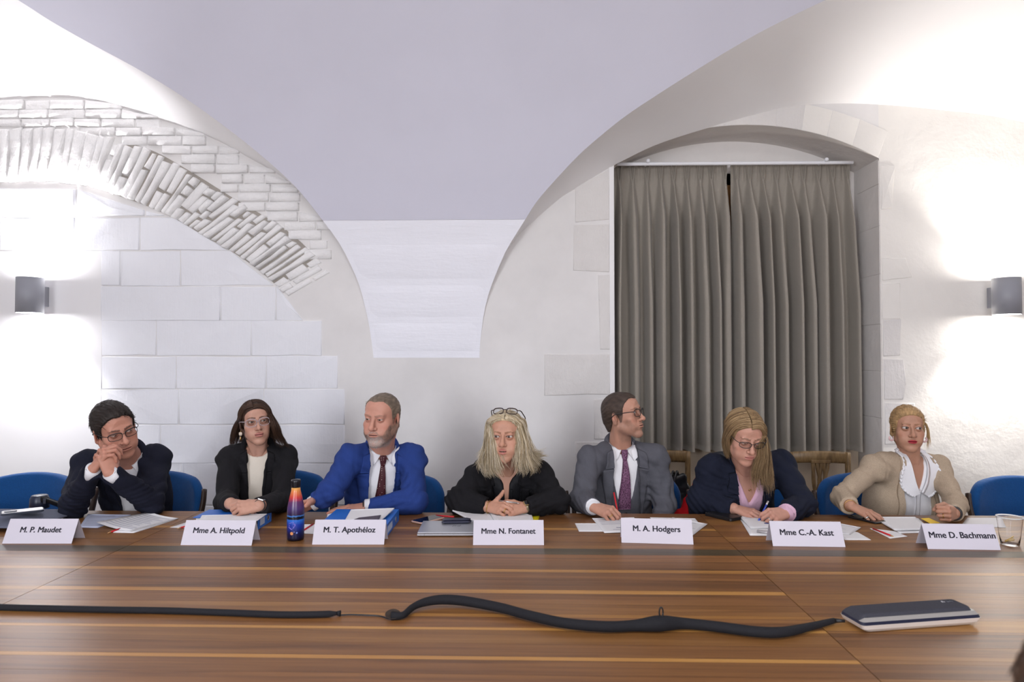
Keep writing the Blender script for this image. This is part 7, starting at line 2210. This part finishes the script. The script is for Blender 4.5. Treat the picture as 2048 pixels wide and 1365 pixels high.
# --- cables and the speaker bar
F_SLV = fabric('cable_sleeve', rgb(32, 32, 36), 900, .3, .2, .75)
slv = empty('cable_sleeve', on(340, 1225, TZ), 'thin black fabric cable sleeve running in from the left table edge', 'cable')
P_ = [on(px, py, TZ + .0095) for px, py in ((-120, 1211), (-40, 1214), (60, 1217), (200, 1220), (330, 1222), (450, 1226), (560, 1230), (640, 1229.5), (674, 1227.5))]
tube_obj('sleeve', catmull(P_, 70), np.interp(np.linspace(0, 1, 70), [0, .93, 1], [.0092, .0092, .005]), F_SLV, slv, 12)
tube_obj('end_knot', [on(674, 1227.5, TZ + .0085), on(681, 1227.5, TZ + .0085)], [.006, .0085], F_SLV, slv, 12)
P_ = [on(px, py, TZ + .0035) for px, py in ((680, 1231), (700, 1230), (730, 1231), (760, 1233), (776, 1238), (790, 1239))]
tag(tube_obj('thin_cable', catmull(P_, 40), .0022, M_BLK, None, 8), 'thin bare cable between the two black cable sleeves', 'cable')
slv2 = empty('cable_sleeve', on(1200, 1256, TZ), 'thick black fabric cable sleeve snaking to the speaker bar', 'cable')
pts = [(783, 1233, .008), (806, 1231, .010), (826, 1215, .013), (850, 1205, .018), (885, 1200, .020), (930, 1203, .018), (1000, 1216, .015), (1060, 1232, .0145), (1130, 1247, .0145), (1210, 1254, .0145), (1270, 1252, .0145), (1318, 1248, .0200), (1370, 1248, .0145), (1440, 1255, .0145), (1510, 1264, .0145), (1565, 1265, .014), (1620, 1254, .0115), (1668, 1242, .009)]
P_ = catmull([on(px, py, TZ + z + .001) for px, py, z in pts], 120)
rr2 = catmull([(r_, 0, 0) for r_ in (.0125, .0095, .0098, .0122, .0140, .0143, .0138, .0136, .0138, .0142, .0152, .0210, .0148, .0140, .0138, .0135, .0105, .0075)], 120)[:, 0]
tube_obj('sleeve', P_, rr2, F_SLV, slv2, 14)
# the open mouth of the sleeve
mth = P_[0]; V, F = lathe([(.0005, -.004), (.012, -.003), (.0205, .0), (.0222, .002), (.0212, .0035), (.0185, .0015), (.0005, -.002)], 28)
ca_, sa_ = math.cos(math.radians(38)), math.sin(math.radians(38))
V = V * np.array([1.0, .72, 1]); V = np.stack([V[:, 0], V[:, 1] * ca_ - V[:, 2] * sa_, V[:, 1] * sa_ + V[:, 2] * ca_], 1) + np.array([mth[0] + .004, mth[1], TZ + .0135])
V[:, 2] = np.maximum(V[:, 2], TZ + .0008)
mesh_obj('open_mouth', V, F, flat('sleeve_inside', rgb(50, 38, 30), .8), slv2)
zp = on(1318, 1248, TZ + .021) + np.array([.006, 0, .030])
tube_obj('zip_pull', zp + .011 * np.stack([np.cos(np.linspace(0, 2 * PI, 20)) * .45, np.zeros(20), np.sin(np.linspace(0, 2 * PI, 20)) * 1.25], 1), .0022, M_BLK, slv2, 8)
tube_obj('plug', [P_[-1], on(1690, 1243, TZ + .012)], [.0065, .004], M_BLK, slv2, 10)
f0 = on(1726, 1270, TZ + .0005); f1 = on(1966, 1252, TZ + .0005); x = unit(f1 - f0); y = np.array([-x[1], x[0], 0]); DL, DD = np.linalg.norm(f1 - f0), .100
Md = np.eye(4); Md[:3, 0] = x; Md[:3, 1] = y; Md[:3, 3] = f0
dev = empty('speaker_bar', f0 + x * DL / 2 + y * DD / 2, 'dark fabric-topped conference speaker bar with pale base on the near table', 'speaker')
def loft(name, rings, mat):
    """rings: (z, left, right, front, back) insets"""
    V = []; n = 5
    for z, l_, r_, fr_, bk_ in rings:
        x0, x1, y0, y1 = l_, DL - r_, fr_, DD - bk_; rad = .010
        for cx, cy, a0 in ((x1 - rad, y1 - rad, 0), (x0 + rad, y1 - rad, PI / 2), (x0 + rad, y0 + rad, PI), (x1 - rad, y0 + rad, 1.5 * PI)):
            for k in range(n):
                a = a0 + PI / 2 * k / (n - 1); V.append((cx + rad * math.cos(a), cy + rad * math.sin(a), z))
    N_ = 4 * n; V = np.array(V) @ Md[:3, :3].T + f0
    F = [(i * N_ + j, i * N_ + (j + 1) % N_, (i + 1) * N_ + (j + 1) % N_, (i + 1) * N_ + j) for i in range(len(rings) - 1) for j in range(N_)] + [tuple(range(N_))[::-1], tuple(range((len(rings) - 1) * N_, len(rings) * N_))]
    return mesh_obj(name, V, F, mat, dev, smooth=False)
loft('pale_base', [(.001, .020, .025, .012, .010), (.010, .005, .009, .003, .002), (.0215, 0, 0, .001, 0)], flat('base_pale', rgb(206, 194, 184), .45))
loft('dark_band', [(.0215, .001, .0005, .002, .001), (.0285, .003, .002, .006, .002)], flat('band_navy', rgb(24, 27, 50), .35))
loft('grey_strip', [(.0285, .004, .003, .0065, .003), (.0355, .016, .006, .017, .006)], flat('strip_grey', rgb(150, 146, 142), .4))
loft('fabric_top', [(.0285, .0035, .012, .016, .0025), (.0360, .010, .013, .020, .006), (.0430, .022, .016, .024, .010), (.0442, .027, .018, .028, .013)], fabric('speaker_cloth', rgb(62, 62, 70), 900, .35, .25))
tl = f0 + x * (DL - .050) + y * .070 + np.array([0, 0, .0444])
place_text('poly', .012, .020, tl + x * .010, x, y, flat('logo_pale', rgb(176, 178, 186), .4), dev, .01)
V, F = [], []
for k in range(3):
    a = PI / 2 + k * 2 * PI / 3; c = tl - x * .013 + (x * math.cos(a) + y * math.sin(a)) * .0036
    ring = [c + (x * math.cos(q) + y * math.sin(q)) * .0029 + (0, 0, .0005) for q in np.linspace(0, 2 * PI, 12, endpoint=False)]
    n0 = len(V); V += ring; F.append(tuple(range(n0, n0 + 12)))
mesh_obj('logo', V, F, flat('logo_pale', rgb(176, 178, 186), .4), dev, smooth=False)
# ================================================================ listener on the near side, of whom only a little hair shows
def person_8():
    hc = np.array([.434, .47, 1.183])
    N = hc + (0, -.02, -.19)
    p = Person('person with dark brown hair seated close to the camera, cut by the lower right corner', dict(seed=18,
        N=N, SL=N + (-.16, -.01, -.05), SR=N + (.16, -.01, -.05), P=N + (.02, -.16, -.42), EL=N + (-.24, .04, -.30), WL=N + (-.12, .22, -.36), ER=N + (.24, .04, -.30), WR=N + (.12, .22, -.36),
        hc=hc, turn=(180, 10, 0), hs=.95, neck=.05,
        head=dict(skin=rgb(202, 158, 140), hair=rgb(70, 50, 36), line='long')))
    p.head(); p.body()
    hair_obj(p, [p.cap(.016, noise=.002, vol=.006), p.short_strands(1200, .03, lambda c: np.stack([c[:, 0] * 2, .4 + 0 * c[:, 1], -.6 + 0 * c[:, 2]], 1), rgb(72, 52, 38), .0012, .05, .12)])
    S = p.base(.015); p.folds(S, .005, 9); p.neck_cut(S, .062); V, F = S.mesh(.009); np_obj('sweater', V, F, F_GREY, p.root)
    S = Sdf(); P = p.P
    S.ell(P, (.17, .14, .12))
    for s in (-1, 1):
        S.rc(P + (s * .09, .02, -.01), P + (s * .10, .30, .02), .085, .065, .05); S.rc(P + (s * .10, .30, .02), (P[0] + s * .10, P[1] + .30, .10), .062, .046, .02)
        S.rc((P[0] + s * .10, P[1] + .28, .05), (P[0] + s * .10, P[1] + .42, .04), .04, .034, .02)
    V, F = S.mesh(.014); V[:, 2] = np.maximum(V[:, 2], .002); np_obj('trousers', V, F, F_TROU, p.root)
    c = copy_tree(blue0); c.location = (P[0], P[1] + .02, 0); c.rotation_euler = (0, 0, PI)
    tag(c, 'blue upholstered chair of the person in the lower right corner', 'chair', 'blue upholstered chairs')
person_8()
